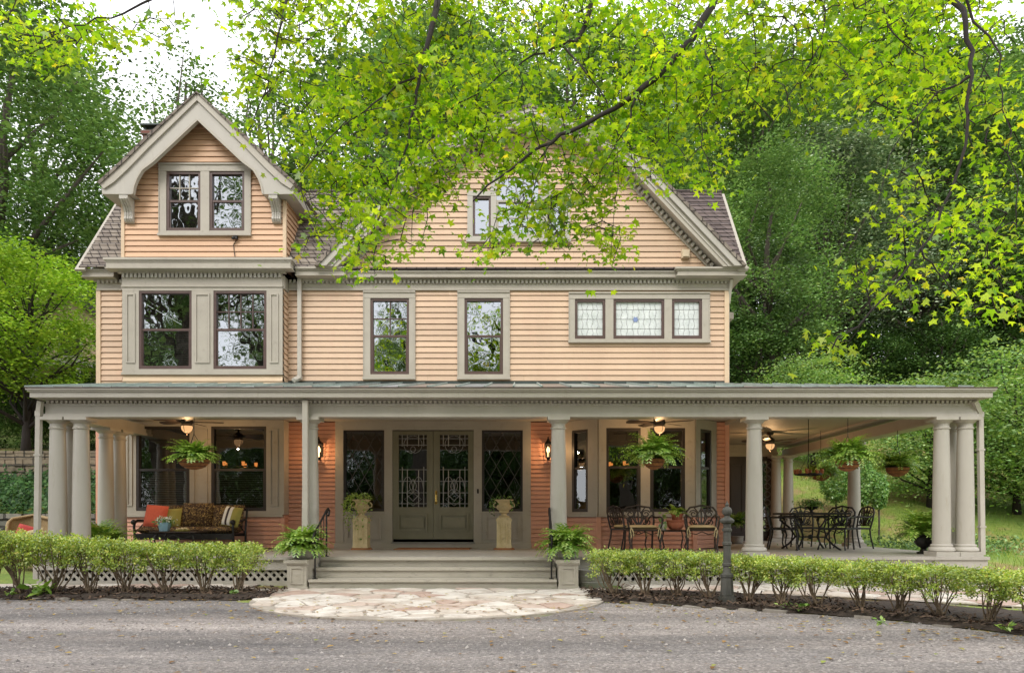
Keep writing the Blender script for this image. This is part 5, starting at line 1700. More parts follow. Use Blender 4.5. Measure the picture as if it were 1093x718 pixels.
def chair_parts(t, metal, cushion=None):
    """open scrollwork armchair facing -y; seat 0.42 high, back 0.86"""
    Q = lambda z: 0.22 + (z - 0.42) * 0.22
    m = MB().box(-0.24, 0.24, -0.24, 0.22, 0.40, 0.42)
    m.tube([(-0.25, -0.25, 0.41), (0.25, -0.25, 0.41), (0.23, 0.22, 0.41), (-0.23, 0.22, 0.41), (-0.25, -0.25, 0.41)], 0.018, 6)
    m.tube([(-0.22, -0.24, 0.36), (-0.1, -0.25, 0.33), (0, -0.25, 0.38), (0.1, -0.25, 0.33), (0.22, -0.24, 0.36)], 0.009, 5)
    build('seat', m, metal, t)
    for sx in (-1, 1):
        o = MB().tube([(sx * 0.235, -0.235, 0.41), (sx * 0.255, -0.27, 0.28), (sx * 0.235, -0.25, 0.12), (sx * 0.26, -0.28, 0.0)], [0.018, 0.018, 0.013, 0.016], 7)
        build('leg', o, metal, t, smooth=True)
        o = MB().tube([(sx * 0.225, 0.21, 0.41), (sx * 0.225, 0.23, 0.25), (sx * 0.23, 0.29, 0.0)], [0.018, 0.016, 0.016], 7)
        build('leg', o, metal, t, smooth=True)
        o = MB().tube([(sx * 0.25, -0.22, 0.42), (sx * 0.27, -0.25, 0.52), (sx * 0.28, -0.22, 0.62), (sx * 0.28, -0.05, 0.645), (sx * 0.265, 0.15, 0.63), (sx * 0.24, Q(0.66), 0.66)], 0.016, 7)
        o.tube([(sx * 0.28, -0.24, 0.61), (sx * 0.28, -0.28, 0.60), (sx * 0.28, -0.275, 0.565), (sx * 0.28, -0.25, 0.57)], 0.011, 6)
        build('arm', o, metal, t, smooth=True)
    m = MB()
    m.tube([(-0.235, Q(0.42), 0.42), (-0.255, Q(0.6), 0.6), (-0.25, Q(0.74), 0.74), (-0.19, Q(0.82), 0.82), (-0.09, Q(0.835), 0.835), (0, Q(0.86), 0.86), (0.09, Q(0.835), 0.835), (0.19, Q(0.82), 0.82), (0.25, Q(0.74), 0.74), (0.255, Q(0.6), 0.6), (0.235, Q(0.42), 0.42)], 0.018, 7)
    m.tube([(-0.23, Q(0.47), 0.47), (0.23, Q(0.47), 0.47)], 0.013, 6)
    base = len(m.v)
    for sg in (-1, 1):
        scroll(m, sg * 0.13, 0.70, 0.075, 0, 1.4, sg, 0.4)
        scroll(m, sg * 0.14, 0.55, 0.065, 0, 1.3, sg, 3.4)
        m.tube([(0, 0, 0.475), (sg * 0.05, 0, 0.58), (sg * 0.06, 0, 0.70), (0, 0, 0.80)], 0.013, 5)
        m.tube([(0, 0, 0.475), (sg * 0.13, 0, 0.52), (sg * 0.19, 0, 0.64), (sg * 0.235, 0, 0.68)], 0.013, 5)
        m.tube([(sg * 0.03, 0, 0.50), (sg * 0.09, 0, 0.62), (sg * 0.06, 0, 0.74), (sg * 0.12, 0, 0.82)], 0.013, 5)
    m.tube([(0, 0, 0.475), (0, 0, 0.84)], 0.014, 5)
    m.v = m.v[:base] + [(a, Q(c) + b, c) for a, b, c in m.v[base:]]
    build('backrest', m, metal, t, smooth=True)
    if cushion:
        c = seat_cushion_mb(0.47, 0.45, 0.075, (0, -0.02, 0.46))
        cu = build('cushion', c, cushion, t, smooth='all')
        q = MB()
        for sx in (-1, 1):
            q.tube([(sx * 0.22, -0.25, 0.45), (sx * 0.24, -0.29, 0.40), (sx * 0.225, -0.29, 0.27)], 0.009, 5)
            q.tube([(sx * 0.22, -0.25, 0.45), (sx * 0.20, -0.30, 0.38), (sx * 0.19, -0.29, 0.30)], 0.009, 5)
        build('tie', q, cushion, cu)


a0 = thing('metal_armchair', 'bronze scrollwork armchair with tan cushion left of the terracotta pot, facing out', 'armchair', (0, 0, 0), 0, 'cushioned armchairs by the dining bay')
chair_parts(a0, 'bronze', 'tan')
put(a0, (wx(685, 13.35), 13.35, FL), 0.06, (1.14, 1.06, 1.0))
a1 = copy_tree(a0); put(a1, (wx(749, 13.3), 13.3, FL), -0.22, (1.08, 1.06, 1.0), 'bronze scrollwork armchair with tan cushion right of the terracotta pot, beside the iron post')
a2 = copy_tree(a0); put(a2, (wx(669.5, 13.95), 13.95, FL), 0.85, (1.0, 1.0, 1.0), 'bronze scrollwork armchair seen side-on, leftmost, tucked behind another armchair')
st = thing('side_table', 'low dark metal side table between the two tan cushioned armchairs', 'table', (0, 0, 0))
m = MB().box(-0.24, 0.24, -0.2, 0.2, 0.385, 0.40).tube([(-0.24, -0.2, 0.39), (0.24, -0.2, 0.39), (0.24, 0.2, 0.39), (-0.24, 0.2, 0.39), (-0.24, -0.2, 0.39)], 0.014, 6)
build('tabletop', m, 'bronze', st)
for sx in (-1, 1):
    for sy in (-1, 1):
        build('leg', MB().tube([(sx * 0.2, sy * 0.16, 0.385), (sx * 0.23, sy * 0.18, 0.25), (sx * 0.19, sy * 0.15, 0.1), (sx * 0.23, sy * 0.18, 0)], 0.014, 6), 'bronze', st, smooth=True)
put(st, (wx(718, 13.55), 13.55, FL))
tp = thing('terracotta_planter', 'tall terracotta pots with leafy green plants on the side table', 'planter', (0, 0, 0))
m = MB().lathe([(0.09, 0), (0.12, 0.03), (0.15, 0.09), (0.155, 0.13), (0.15, 0.15), (0.17, 0.165), (0.168, 0.185), (0.13, 0.175)], n=20)
build('pot', m, 'terracotta', tp, smooth=True)
m = MB().lathe([(0.07, 0.15), (0.09, 0.18), (0.10, 0.25), (0.105, 0.28), (0.118, 0.285), (0.118, 0.31), (0.09, 0.30)], (0.035, 0.02, 0), 18)
build('pot', m, 'terracotta', tp, smooth=True)
build_np('leaves', fern_v(40, 0.26, 31, 1.0, 1.0, 0.05, 0.3), 4, 'lf_fern', tp)
put(tp, (wx(721, 13.5), 13.5, FL + 0.401))
cp = thing('variegated_plant', 'plant with broad pale green leaves in a white pot, left of the terracotta pots', 'potted plant', (0, 0, 0))
build('pot', MB().lathe([(0.05, 0), (0.06, 0.01), (0.075, 0.1), (0.08, 0.11), (0.06, 0.105)], n=16), 'white_fab', cp, smooth=True)
P = np.array([(-0.07, -0.02, 0.16), (0.05, -0.03, 0.17), (-0.02, -0.06, 0.2), (-0.09, 0.02, 0.25), (0.03, -0.02, 0.28), (-0.03, 0, 0.33), (0.06, 0.03, 0.23), (-0.05, -0.05, 0.12), (0.02, -0.07, 0.13)])
build_np('leaves', leaves(P, 0.15, OVAL, 0.2, 0.9, 8, np.array([0, -0.8, 0.2])), 6, 'lf_dogwood', cp)
put(cp, (wx(707, 13.5), 13.45, FL + 0.401))

# ------------------------------------------------------------------ dining set (right)
XD, YDn = wx(865, 14.5), 14.5
dt = thing('dining_table', 'black cast metal dining table with scrolled legs on the side porch', 'table', (0, 0, 0))
m = MB().box(-0.55, 0.55, -0.5, 0.5, 0.70, 0.715)
m.tube([(-0.56, -0.5, 0.707), (0.56, -0.5, 0.707), (0.56, 0.5, 0.707), (-0.56, 0.5, 0.707), (-0.56, -0.5, 0.707)], 0.02, 6)
m.tube([(-0.48, -0.42, 0.66), (0.48, -0.42, 0.66), (0.48, 0.42, 0.66), (-0.48, 0.42, 0.66), (-0.48, -0.42, 0.66)], 0.016, 6)
build('tabletop', m, 'iron', dt)
for sx in (-1, 1):
    for sy in (-1, 1):
        o = MB().tube([(sx * 0.44, sy * 0.38, 0.70), (sx * 0.46, sy * 0.4, 0.58), (sx * 0.30, sy * 0.28, 0.42), (sx * 0.22, sy * 0.2, 0.25), (sx * 0.32, sy * 0.3, 0.1), (sx * 0.43, sy * 0.4, 0.0)], 0.021, 7)
        o.tube([(sx * 0.40, sy * 0.36, 0.64), (sx * 0.28, sy * 0.26, 0.62), (sx * 0.24, sy * 0.22, 0.53), (sx * 0.30, sy * 0.28, 0.5)], 0.012, 6)
        build('leg', o, 'iron', dt, smooth=True)
m = MB().tube([(-0.24, -0.22, 0.25), (0.24, 0.22, 0.25)], 0.014, 6).tube([(-0.24, 0.22, 0.25), (0.24, -0.22, 0.25)], 0.014, 6).sphere((0, 0, 0.25), 0.05, 10)
build('stretcher', m, 'iron', dt)
put(dt, (XD, YDn, FL))
d0 = thing('dining_chair', 'black scrollwork dining chair at the left side of the table, front one', 'chair', (0, 0, 0), 0, 'black dining chairs')
chair_parts(d0, 'iron')
put(d0, (wx(836, 14.25), 14.25, FL), 1.15)
for px, y, rz, lab in ((823, 15.1, 1.35, 'black scrollwork dining chair at the table, rear left, near the rear door'), (893, 14.35, -0.75, 'black scrollwork dining chair at the right side of the table, nearer the table'),
                       (911, 14.9, -1.45, 'black scrollwork dining chair rightmost at the table, by the rear grey column'), (862, 15.5, 0.1, 'black scrollwork dining chair behind the far side of the dining table')):
    c = copy_tree(d0); put(c, (wx(px, y), y, FL), rz, label=lab)
bp = thing('table_plant', 'low mounded green plant in a dark footed bowl on the dining table', 'potted plant', (0, 0, 0))
build('bowl', MB().lathe([(0.07, 0), (0.075, 0.015), (0.03, 0.03), (0.03, 0.06), (0.1, 0.09), (0.13, 0.12), (0.12, 0.13)], n=18), 'iron', bp, smooth=True)
P = RNG.normal(size=(500, 3)) * [0.11, 0.11, 0.045] + [0, 0, 0.19]
build_np('foliage', leaves(P, 0.05, DIAMOND, 0.4, 0, 6), 4, 'lf_ferndark', bp)
put(bp, (XD, YDn - 0.05, FL + 0.717))


def chandelier(label, loc, topz, glow='cup', n=8, R_=0.25):
    t = thing('candle_chandelier', label, 'chandelier', (0, 0, 0))
    m = MB().tube([(R_ * math.cos(a), R_ * math.sin(a), 0) for a in np.linspace(0, 2 * PI, 25)], 0.016, 6)
    for k in range(n // 2):
        a = PI * k / (n // 2)
        m.tube([(R_ * math.cos(a), R_ * math.sin(a), 0), (0, 0, -0.03), (-R_ * math.cos(a), -R_ * math.sin(a), 0)], 0.01, 5)
    build('ring', m, 'iron', t)
    m = MB().tube([(0, 0, -0.03), (0, 0, topz)], 0.008, 5).lathe([(0.05, topz - 0.02), (0.05, topz)], n=12)
    for k in range(3):
        a = 2 * PI * k / 3
        m.tube([(R_ * math.cos(a), R_ * math.sin(a), 0), (0, 0, min(0.4, topz * 0.7))], 0.005, 4)
    build('chain', m, 'iron', t)
    for k in range(n):
        a = 2 * PI * k / n + 0.3
        o = MB().lathe([(0.02, 0.005), (0.03, 0.02), (0.036, 0.1), (0.03, 0.1), (0.02, 0.03)], (R_ * math.cos(a), R_ * math.sin(a), 0), 10)
        build('candle_cup', o, glow, t, smooth=True)
    put(t, loc)
    return t


chandelier('ring chandelier of brown candle cups hanging over the dining table', (wx(863, 14.5), 14.5, wz(506, 14.5)), 3.07 - wz(506, 14.5))
chandelier('glowing amber candle ring inside the house behind the dining bay', (wx(668, 16.6), 16.6, wz(498, 16.6)), 3.19 - wz(498, 16.6), 'amber', 6, 0.4)
chandelier('glowing amber candle ring inside the house behind the left bay', (wx(255, 16.4), 16.4, wz(498, 16.4)), 3.19 - wz(498, 16.4), 'amber', 5, 0.36)

# ------------------------------------------------------------------ hitching post, trough, wicker chair
hp = thing('hitching_post', 'weathered cast iron hitching post with a ball finial standing in the right hedge', 'post', (0, 0, 0))
H = 1.31
m = MB().cbox((0, 0, 0.06), (0.17, 0.17, 0.12)).cbox((0, 0, 0.135), (0.14, 0.14, 0.03))
m.lathe([(0.082, 0.15), (0.074, 0.3), (0.07, 0.36), (0.08, 0.37), (0.08, 0.40), (0.068, 0.41)], n=8)
build('base', m, 'ironold', hp)
prof = [(0.066, 0.41), (0.05, 0.43), (0.048, 0.5), (0.06, 0.51), (0.06, 0.535), (0.048, 0.545), (0.046, 0.76), (0.058, 0.77), (0.058, 0.80), (0.047, 0.81), (0.047, 0.93), (0.06, 0.94), (0.06, 0.965), (0.046, 0.98), (0.05, 1.03), (0.085, 1.05), (0.09, 1.075), (0.065, 1.10), (0.035, 1.115), (0.03, 1.13)]
build('shaft', MB().lathe(prof, n=16), 'ironold', hp, smooth=True)
m = MB().sphere((0, 0, 1.185), 0.062, 16).lathe([(0.03, 1.235), (0.018, 1.25), (0.026, 1.265), (0.012, 1.29), (0.004, 1.315)], n=10)
build('finial', m, 'ironold', hp, smooth=True)
put(hp, (wx(776, 9.12), 9.12, 0))
tb = thing('metal_trough', 'oval galvanized metal trough on the flagstones right of the steps', 'trough', (0, 0, 0))
m = MB().lathe([(0.2, 0), (0.21, 0.02), (0.235, 0.26), (0.245, 0.27), (0.245, 0.285), (0.225, 0.28), (0.19, 0.03)], n=28)
m.v = [(a * 1.1, b * 0.8, c) for a, b, c in m.v]
build('tub', m, 'galv', tb, smooth=True)
m = MB()
for z in (0.09, 0.19):
    r_ = 0.213 + z * 0.09
    m.tube([(1.1 * r_ * math.cos(a), 0.8 * r_ * math.sin(a), z) for a in np.linspace(0, 2 * PI, 29)], 0.006, 5)
build('hoop', m, 'galv', tb)
put(tb, (wx(635, 11.25), 11.45, 0.01))
wc = thing('wicker_chair', 'round-backed tan wicker chair left of the porch', 'chair', (0, 0, 0))
m = MB().lathe([(0.27, 0.05), (0.29, 0.3), (0.32, 0.40), (0.3, 0.42), (0.02, 0.42)], n=22)
build('seat', m, 'wicker', wc, smooth=True)
m = MB()
A = []
for j in range(9):
    z = 0.42 + 0.52 * j / 8
    hw_ = math.sqrt(max(0.0, 1 - ((j / 8) ** 3.0))) * 1.75
    A.append([(0.33 * math.sin(a) * (1 + 0.1 * j / 8), 0.33 * math.cos(a) * (0.9 + 0.25 * j / 8), z) for a in np.linspace(-hw_ - 0.08, hw_ + 0.08, 15)])
for j in range(8):
    for i in range(14):
        m.quad(A[j][i], A[j][i + 1], A[j + 1][i + 1], A[j + 1][i])
m.tube([a[0] for a in A] + [a for a in A[-1][1:-1]] + [a[-1] for a in reversed(A)], 0.03, 7)
build('backrest', m, 'wicker', wc, smooth='all')
zg = 0.10
put(wc, (wx(31, 14.0), 14.0, zg + 0.1), 0.35)
pillow('chair_pillow', 'small red pillow on the wicker chair', 'red_fab', (wx(28, 13.9), 13.88, zg + 0.72), 0.3, 0.28, 0.12, 0.3, 0.3, 0.4)
pillow('chair_pillow', 'pale cream and green pillow on the wicker chair', 'tan', (wx(39, 13.85), 13.83, zg + 0.66), 0.28, 0.26, 0.12, 0.3, -0.25, 0.2)
# ------------------------------------------------------------------ terrain
RP = [(-200, 0), (12.9, 0), (14, 0.05), (15, 0.12), (17.5, 0.45), (20, 1.2), (25, 2.75), (35, 6.1), (45, 9.5), (60, 14), (100, 22), (400, 26)]
LP = [(-200, 0), (12, 0), (16.95, 0.3), (17.1, 1.12), (20.9, 2.2), (21.1, 2.8), (30, 4.5), (45, 8), (60, 12), (100, 18), (400, 22)]
MPf = [(-200, 0), (24, 0), (30, 2.5), (45, 9), (60, 13), (100, 20), (400, 24)]
def prof(P, y): return np.interp(y, [a for a, b in P], [b for a, b in P])
def sm(a, b, x):
    t = np.clip((x - a) / (b - a), 0, 1)
    return t * t * (3 - 2 * t)
def terrain(x, y):
    x, y = np.asarray(x, float), np.asarray(y, float)
    l, c, r = prof(LP, y), prof(MPf, y), prof(RP, y)
    kl = 1 - sm(-9.6, -8.7, x)
    kr = sm(7.3, 8.4, x)
    z = c * (1 - kl) * (1 - kr) + l * kl + r * kr
    bump = 0.08 * np.sin(x * 0.9 + 1.3) * np.cos(y * 0.7) + 0.05 * np.sin(x * 2.1 + y * 1.7)
    return z + bump * sm(15, 22, y) * (1 + 2 * sm(30, 50, y))
tz = lambda x, y: float(terrain(x, y))

xs = np.unique(np.concatenate([np.linspace(-400, -60, 10), np.linspace(-60, -30, 16), np.linspace(-30, 40, 106), np.linspace(40, 70, 16), np.linspace(70, 400, 10), [-9.6, -8.7, 7.3, 8.4]]))
ys = np.unique(np.concatenate([np.linspace(-400, -30, 8), np.linspace(-30, 11, 12), np.linspace(12, 50, 90), np.linspace(50, 110, 25), np.linspace(110, 500, 10), [16.95, 17.1, 20.9, 21.1]]))
GX, GY = np.meshgrid(xs, ys)
GZ = terrain(GX, GY)
m = MB()
m.v = [tuple(p) for p in np.stack([GX.ravel(), GY.ravel(), GZ.ravel()], 1)]
nx = len(xs)
m.f = [(j * nx + i, j * nx + i + 1, (j + 1) * nx + i + 1, (j + 1) * nx + i) for j in range(len(ys) - 1) for i in range(nx - 1)]


def groundmat():
    m, nt, out = _new('hillside_lawn')
    L = nt.links
    tc = N(nt, 'ShaderNodeTexCoord')
    n1 = N(nt, 'ShaderNodeTexNoise'); n1.inputs['Scale'].default_value = 0.33; n1.inputs['Detail'].default_value = 7; n1.inputs['Roughness'].default_value = 0.65
    n2 = N(nt, 'ShaderNodeTexNoise'); n2.inputs['Scale'].default_value = 9; n2.inputs['Detail'].default_value = 6
    for n in (n1, n2): L.new(tc.outputs['Object'], n.inputs['Vector'])
    r1 = ramp(nt, [(0.36, (0.13, 0.22, 0.03)), (0.5, (0.20, 0.26, 0.045)), (0.58, (0.27, 0.20, 0.08)), (0.72, (0.21, 0.125, 0.055))])
    L.new(n1.outputs['Fac'], r1.inputs['Fac'])
    ma = N(nt, 'ShaderNodeMapRange'); ma.inputs['To Min'].default_value = 0.5; ma.inputs['To Max'].default_value = 1.5
    L.new(n2.outputs['Fac'], ma.inputs['Value'])
    mx = N(nt, 'ShaderNodeMix', data_type='RGBA', blend_type='MULTIPLY'); mx.inputs[0].default_value = 1
    L.new(r1.outputs['Color'], mx.inputs[6]); L.new(ma.outputs['Result'], mx.inputs[7])
    # leaf mould under the wood higher up the slope
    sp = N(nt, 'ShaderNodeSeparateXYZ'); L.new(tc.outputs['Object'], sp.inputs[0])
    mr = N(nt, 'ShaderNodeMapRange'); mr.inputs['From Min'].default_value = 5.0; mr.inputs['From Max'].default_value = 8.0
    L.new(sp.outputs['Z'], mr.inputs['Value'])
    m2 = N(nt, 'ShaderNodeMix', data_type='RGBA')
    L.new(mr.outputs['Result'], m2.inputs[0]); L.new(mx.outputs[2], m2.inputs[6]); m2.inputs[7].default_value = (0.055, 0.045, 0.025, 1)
    p = N(nt, 'ShaderNodeBsdfPrincipled'); p.inputs['Roughness'].default_value = 0.95
    L.new(m2.outputs[2], p.inputs['Base Color'])
    b = N(nt, 'ShaderNodeBump'); b.inputs['Strength'].default_value = 0.6; b.inputs['Distance'].default_value = 0.05
    L.new(n2.outputs['Fac'], b.inputs['Height']); L.new(b.outputs['Normal'], p.inputs['Normal'])
    L.new(p.outputs[0], out.inputs['Surface'])
    return m


tag(build('ground', m, groundmat(), smooth='all'), kind='structure')


def asphalt():
    m, nt, out = _new('worn_chip_asphalt')
    L = nt.links
    tc = N(nt, 'ShaderNodeTexCoord')
    v = N(nt, 'ShaderNodeTexVoronoi'); v.inputs['Scale'].default_value = 55
    v2 = N(nt, 'ShaderNodeTexVoronoi'); v2.inputs['Scale'].default_value = 17
    n1 = N(nt, 'ShaderNodeTexNoise'); n1.inputs['Scale'].default_value = 0.7; n1.inputs['Detail'].default_value = 8; n1.inputs['Roughness'].default_value = 0.7
    n3 = N(nt, 'ShaderNodeTexNoise'); n3.inputs['Scale'].default_value = 6; n3.inputs['Detail'].default_value = 8; n3.inputs['Roughness'].default_value = 0.75
    mp = N(nt, 'ShaderNodeMapping'); mp.inputs['Scale'].default_value = (0.22, 1.3, 1)
    L.new(tc.outputs['Object'], mp.inputs['Vector'])
    for n in (v, v2, n3): L.new(tc.outputs['Object'], n.inputs['Vector'])
    L.new(mp.outputs['Vector'], n1.inputs['Vector'])
    sp = N(nt, 'ShaderNodeSeparateXYZ'); L.new(v.outputs['Color'], sp.inputs[0])
    r = ramp(nt, [(0.0, (0.17, 0.152, 0.145)), (0.5, (0.25, 0.227, 0.215)), (0.9, (0.335, 0.305, 0.288)), (1.0, (0.47, 0.43, 0.40))])
    L.new(sp.outputs[0], r.inputs['Fac'])
    r1 = ramp(nt, [(0.32, (0.50, 0.50, 0.52)), (0.46, (0.92, 0.90, 0.89)), (0.56, (1.15, 1.10, 1.07)), (0.70, (1.65, 1.58, 1.53))])
    L.new(n1.outputs['Fac'], r1.inputs['Fac'])
    mx = N(nt, 'ShaderNodeMix', data_type='RGBA', blend_type='MULTIPLY'); mx.inputs[0].default_value = 1
    L.new(r.outputs['Color'], mx.inputs[6]); L.new(r1.outputs['Color'], mx.inputs[7])
    # faint wheel tracks along the drive
    wv = N(nt, 'ShaderNodeTexWave', wave_type='BANDS', bands_direction='Y'); wv.inputs['Scale'].default_value = 0.19; wv.inputs['Distortion'].default_value = 1.6; wv.inputs['Detail'].default_value = 3; wv.inputs['Detail Scale'].default_value = 0.5
    L.new(tc.outputs['Object'], wv.inputs['Vector'])
    mw = N(nt, 'ShaderNodeMapRange'); mw.inputs['To Min'].default_value = 0.76; mw.inputs['To Max'].default_value = 1.08
    L.new(wv.outputs['Fac'], mw.inputs['Value'])
    mq = N(nt, 'ShaderNodeMix', data_type='RGBA', blend_type='MULTIPLY'); mq.inputs[0].default_value = 1
    L.new(mx.outputs[2], mq.inputs[6]); L.new(mw.outputs['Result'], mq.inputs[7])
    mx = mq
    # leaf crumbs and earth trodden in
    r3 = ramp(nt, [(0.57, (0, 0, 0)), (0.72, (1, 1, 1))])
    L.new(n3.outputs['Fac'], r3.inputs['Fac'])
    m2 = N(nt, 'ShaderNodeMix', data_type='RGBA')
    L.new(r3.outputs['Color'], m2.inputs[0]); L.new(mx.outputs[2], m2.inputs[6]); m2.inputs[7].default_value = (0.20, 0.14, 0.095, 1)
    p = N(nt, 'ShaderNodeBsdfPrincipled'); p.inputs['Roughness'].default_value = 0.9
    L.new(m2.outputs[2], p.inputs['Base Color'])
    ad = N(nt, 'ShaderNodeMath', operation='ADD')
    L.new(v.outputs['Distance'], ad.inputs[0]); L.new(n3.outputs['Fac'], ad.inputs[1])
    b = N(nt, 'ShaderNodeBump'); b.inputs['Strength'].default_value = 0.8; b.inputs['Distance'].default_value = 0.02
    L.new(ad.outputs[0], b.inputs['Height']); L.new(b.outputs['Normal'], p.inputs['Normal'])
    L.new(p.outputs[0], out.inputs['Surface'])
    return m


def jag(pts, amp, seed, step=0.15):
    r = np.random.default_rng(seed)
    out = []
    for (a, b) in zip(pts[:-1], pts[1:]):
        n = max(1, int(math.hypot(b[0] - a[0], b[1] - a[1]) / step))
        for i in range(n):
            t = i / n
            out.append((a[0] + (b[0] - a[0]) * t + r.normal() * amp, a[1] + (b[1] - a[1]) * t + r.normal() * amp))
    out.append(pts[-1])
    return out


edgeL = [(-40, 10.6), (-12, 10.1), (-7, 9.85), (-3.9, 9.75)]
mid = [(-3.3, 9.9), (-2.6, 8.9), (-1.6, 8.05), (-0.65, 7.8), (0.3, 8.2), (0.85, 9.0), (1.1, 9.6)]
edgeR = [(1.1, 9.55), (2.44, 8.85), (3.78, 8.08), (4.3, 7.5), (4.75, 6.75), (5.8, 5.0), (7.5, 2), (10, -2), (13, -14)]
drive = jag(edgeL + mid[1:-1] + edgeR, 0.022, 3)
m = MB().add([(x, y, 0.004) for x, y in drive] + [(-40, -14, 0.004)], [tuple(range(len(drive), -1, -1))])
tag(build('driveway', m, asphalt()), kind='structure')
mulchmat = pmat('dark_mulch', (0.058, 0.038, 0.026), (0.02, 0.014, 0.01), scale=18, rough=0.95, bump=1.0, bscale=45, dirt=(0.13, 0.08, 0.045), detail=9)
bl = jag([(-12, 10.1), (-7, 9.83), (-3.9, 9.72), (-3.35, 9.9)], 0.03, 5) + jag([(-3.5, 10.5), (-4.2, 10.85), (-12, 11.0)], 0.03, 6)
m = MB()
def heap(poly, z0=0.012, seed=1):
    """low mounded bed: fan with a raised inner ring"""
    c = np.mean(poly, axis=0)
    r = np.random.default_rng(seed)
    n = len(poly)
    mb = MB()
    inn = []
    P = np.array(poly)
    for i in range(n):
        t = P[(i + 1) % n] - P[i - 1]
        nr = np.array([-t[1], t[0]]); nr /= np.linalg.norm(nr) + 1e-9
        inn.append(P[i] + nr * 0.14)
    vs = [(x, y, z0) for x, y in poly] + [(x, y, z0 + 0.05 + r.normal() * 0.012) for x, y in inn]
    fs = [(i, (i + 1) % n, n + (i + 1) % n, n + i) for i in range(n)] + [tuple(n + i for i in range(n))]
    return mb.add(vs, fs)
tag(build('mulch_bed', heap(bl, seed=2), mulchmat), kind='structure')
br_ = jag([(1.1, 9.57), (2.44, 8.87), (3.78, 8.1), (4.3, 7.52), (4.75, 6.77), (5.8, 5.02), (7.0, 4.4)], 0.03, 8) + jag([(7.6, 5.5), (6.4, 7.6), (5.2, 8.9), (3.6, 10.1), (2.2, 10.65), (0.95, 10.6)], 0.03, 9)
tag(build('mulch_bed', heap(br_, seed=3), mulchmat), kind='structure')
r = np.random.default_rng(17)
m = MB()
for k_ in range(5200):
    if k_ % 2:
        x, y = r.uniform(-9, -3.4), r.uniform(9.75, 10.95)
    else:
        x = r.uniform(0.9, 6.5); y = np.interp(x, [1.1, 2.44, 3.78, 4.3, 4.75, 5.8], [9.55, 8.85, 8.08, 7.5, 6.75, 5.0]) + abs(r.normal()) * 0.75
    a, l_, w_ = r.uniform(0, 6.28), r.uniform(0.015, 0.05), r.uniform(0.006, 0.014)
    c, s_ = math.cos(a) * l_, math.sin(a) * l_
    u, v = -math.sin(a) * w_, math.cos(a) * w_
    z = r.uniform(0.06, 0.085) if y > (9.95 if k_ % 2 else 0) else 0.04
    d = r.normal() * 0.012
    m.add([(x - c - u, y - s_ - v, z - d), (x + c - u, y + s_ - v, z + d), (x + c + u, y + s_ + v, z + d + 0.006), (x - c + u, y - s_ + v, z - d + 0.006)], [(0, 1, 2, 3)])
tag(build('mulch_chips', m, pmat('bark_chips', (0.13, 0.08, 0.05), (0.045, 0.028, 0.02), scale=4, rough=0.95, island=0.6)), kind='stuff', label='loose dark bark chips covering the hedge beds')


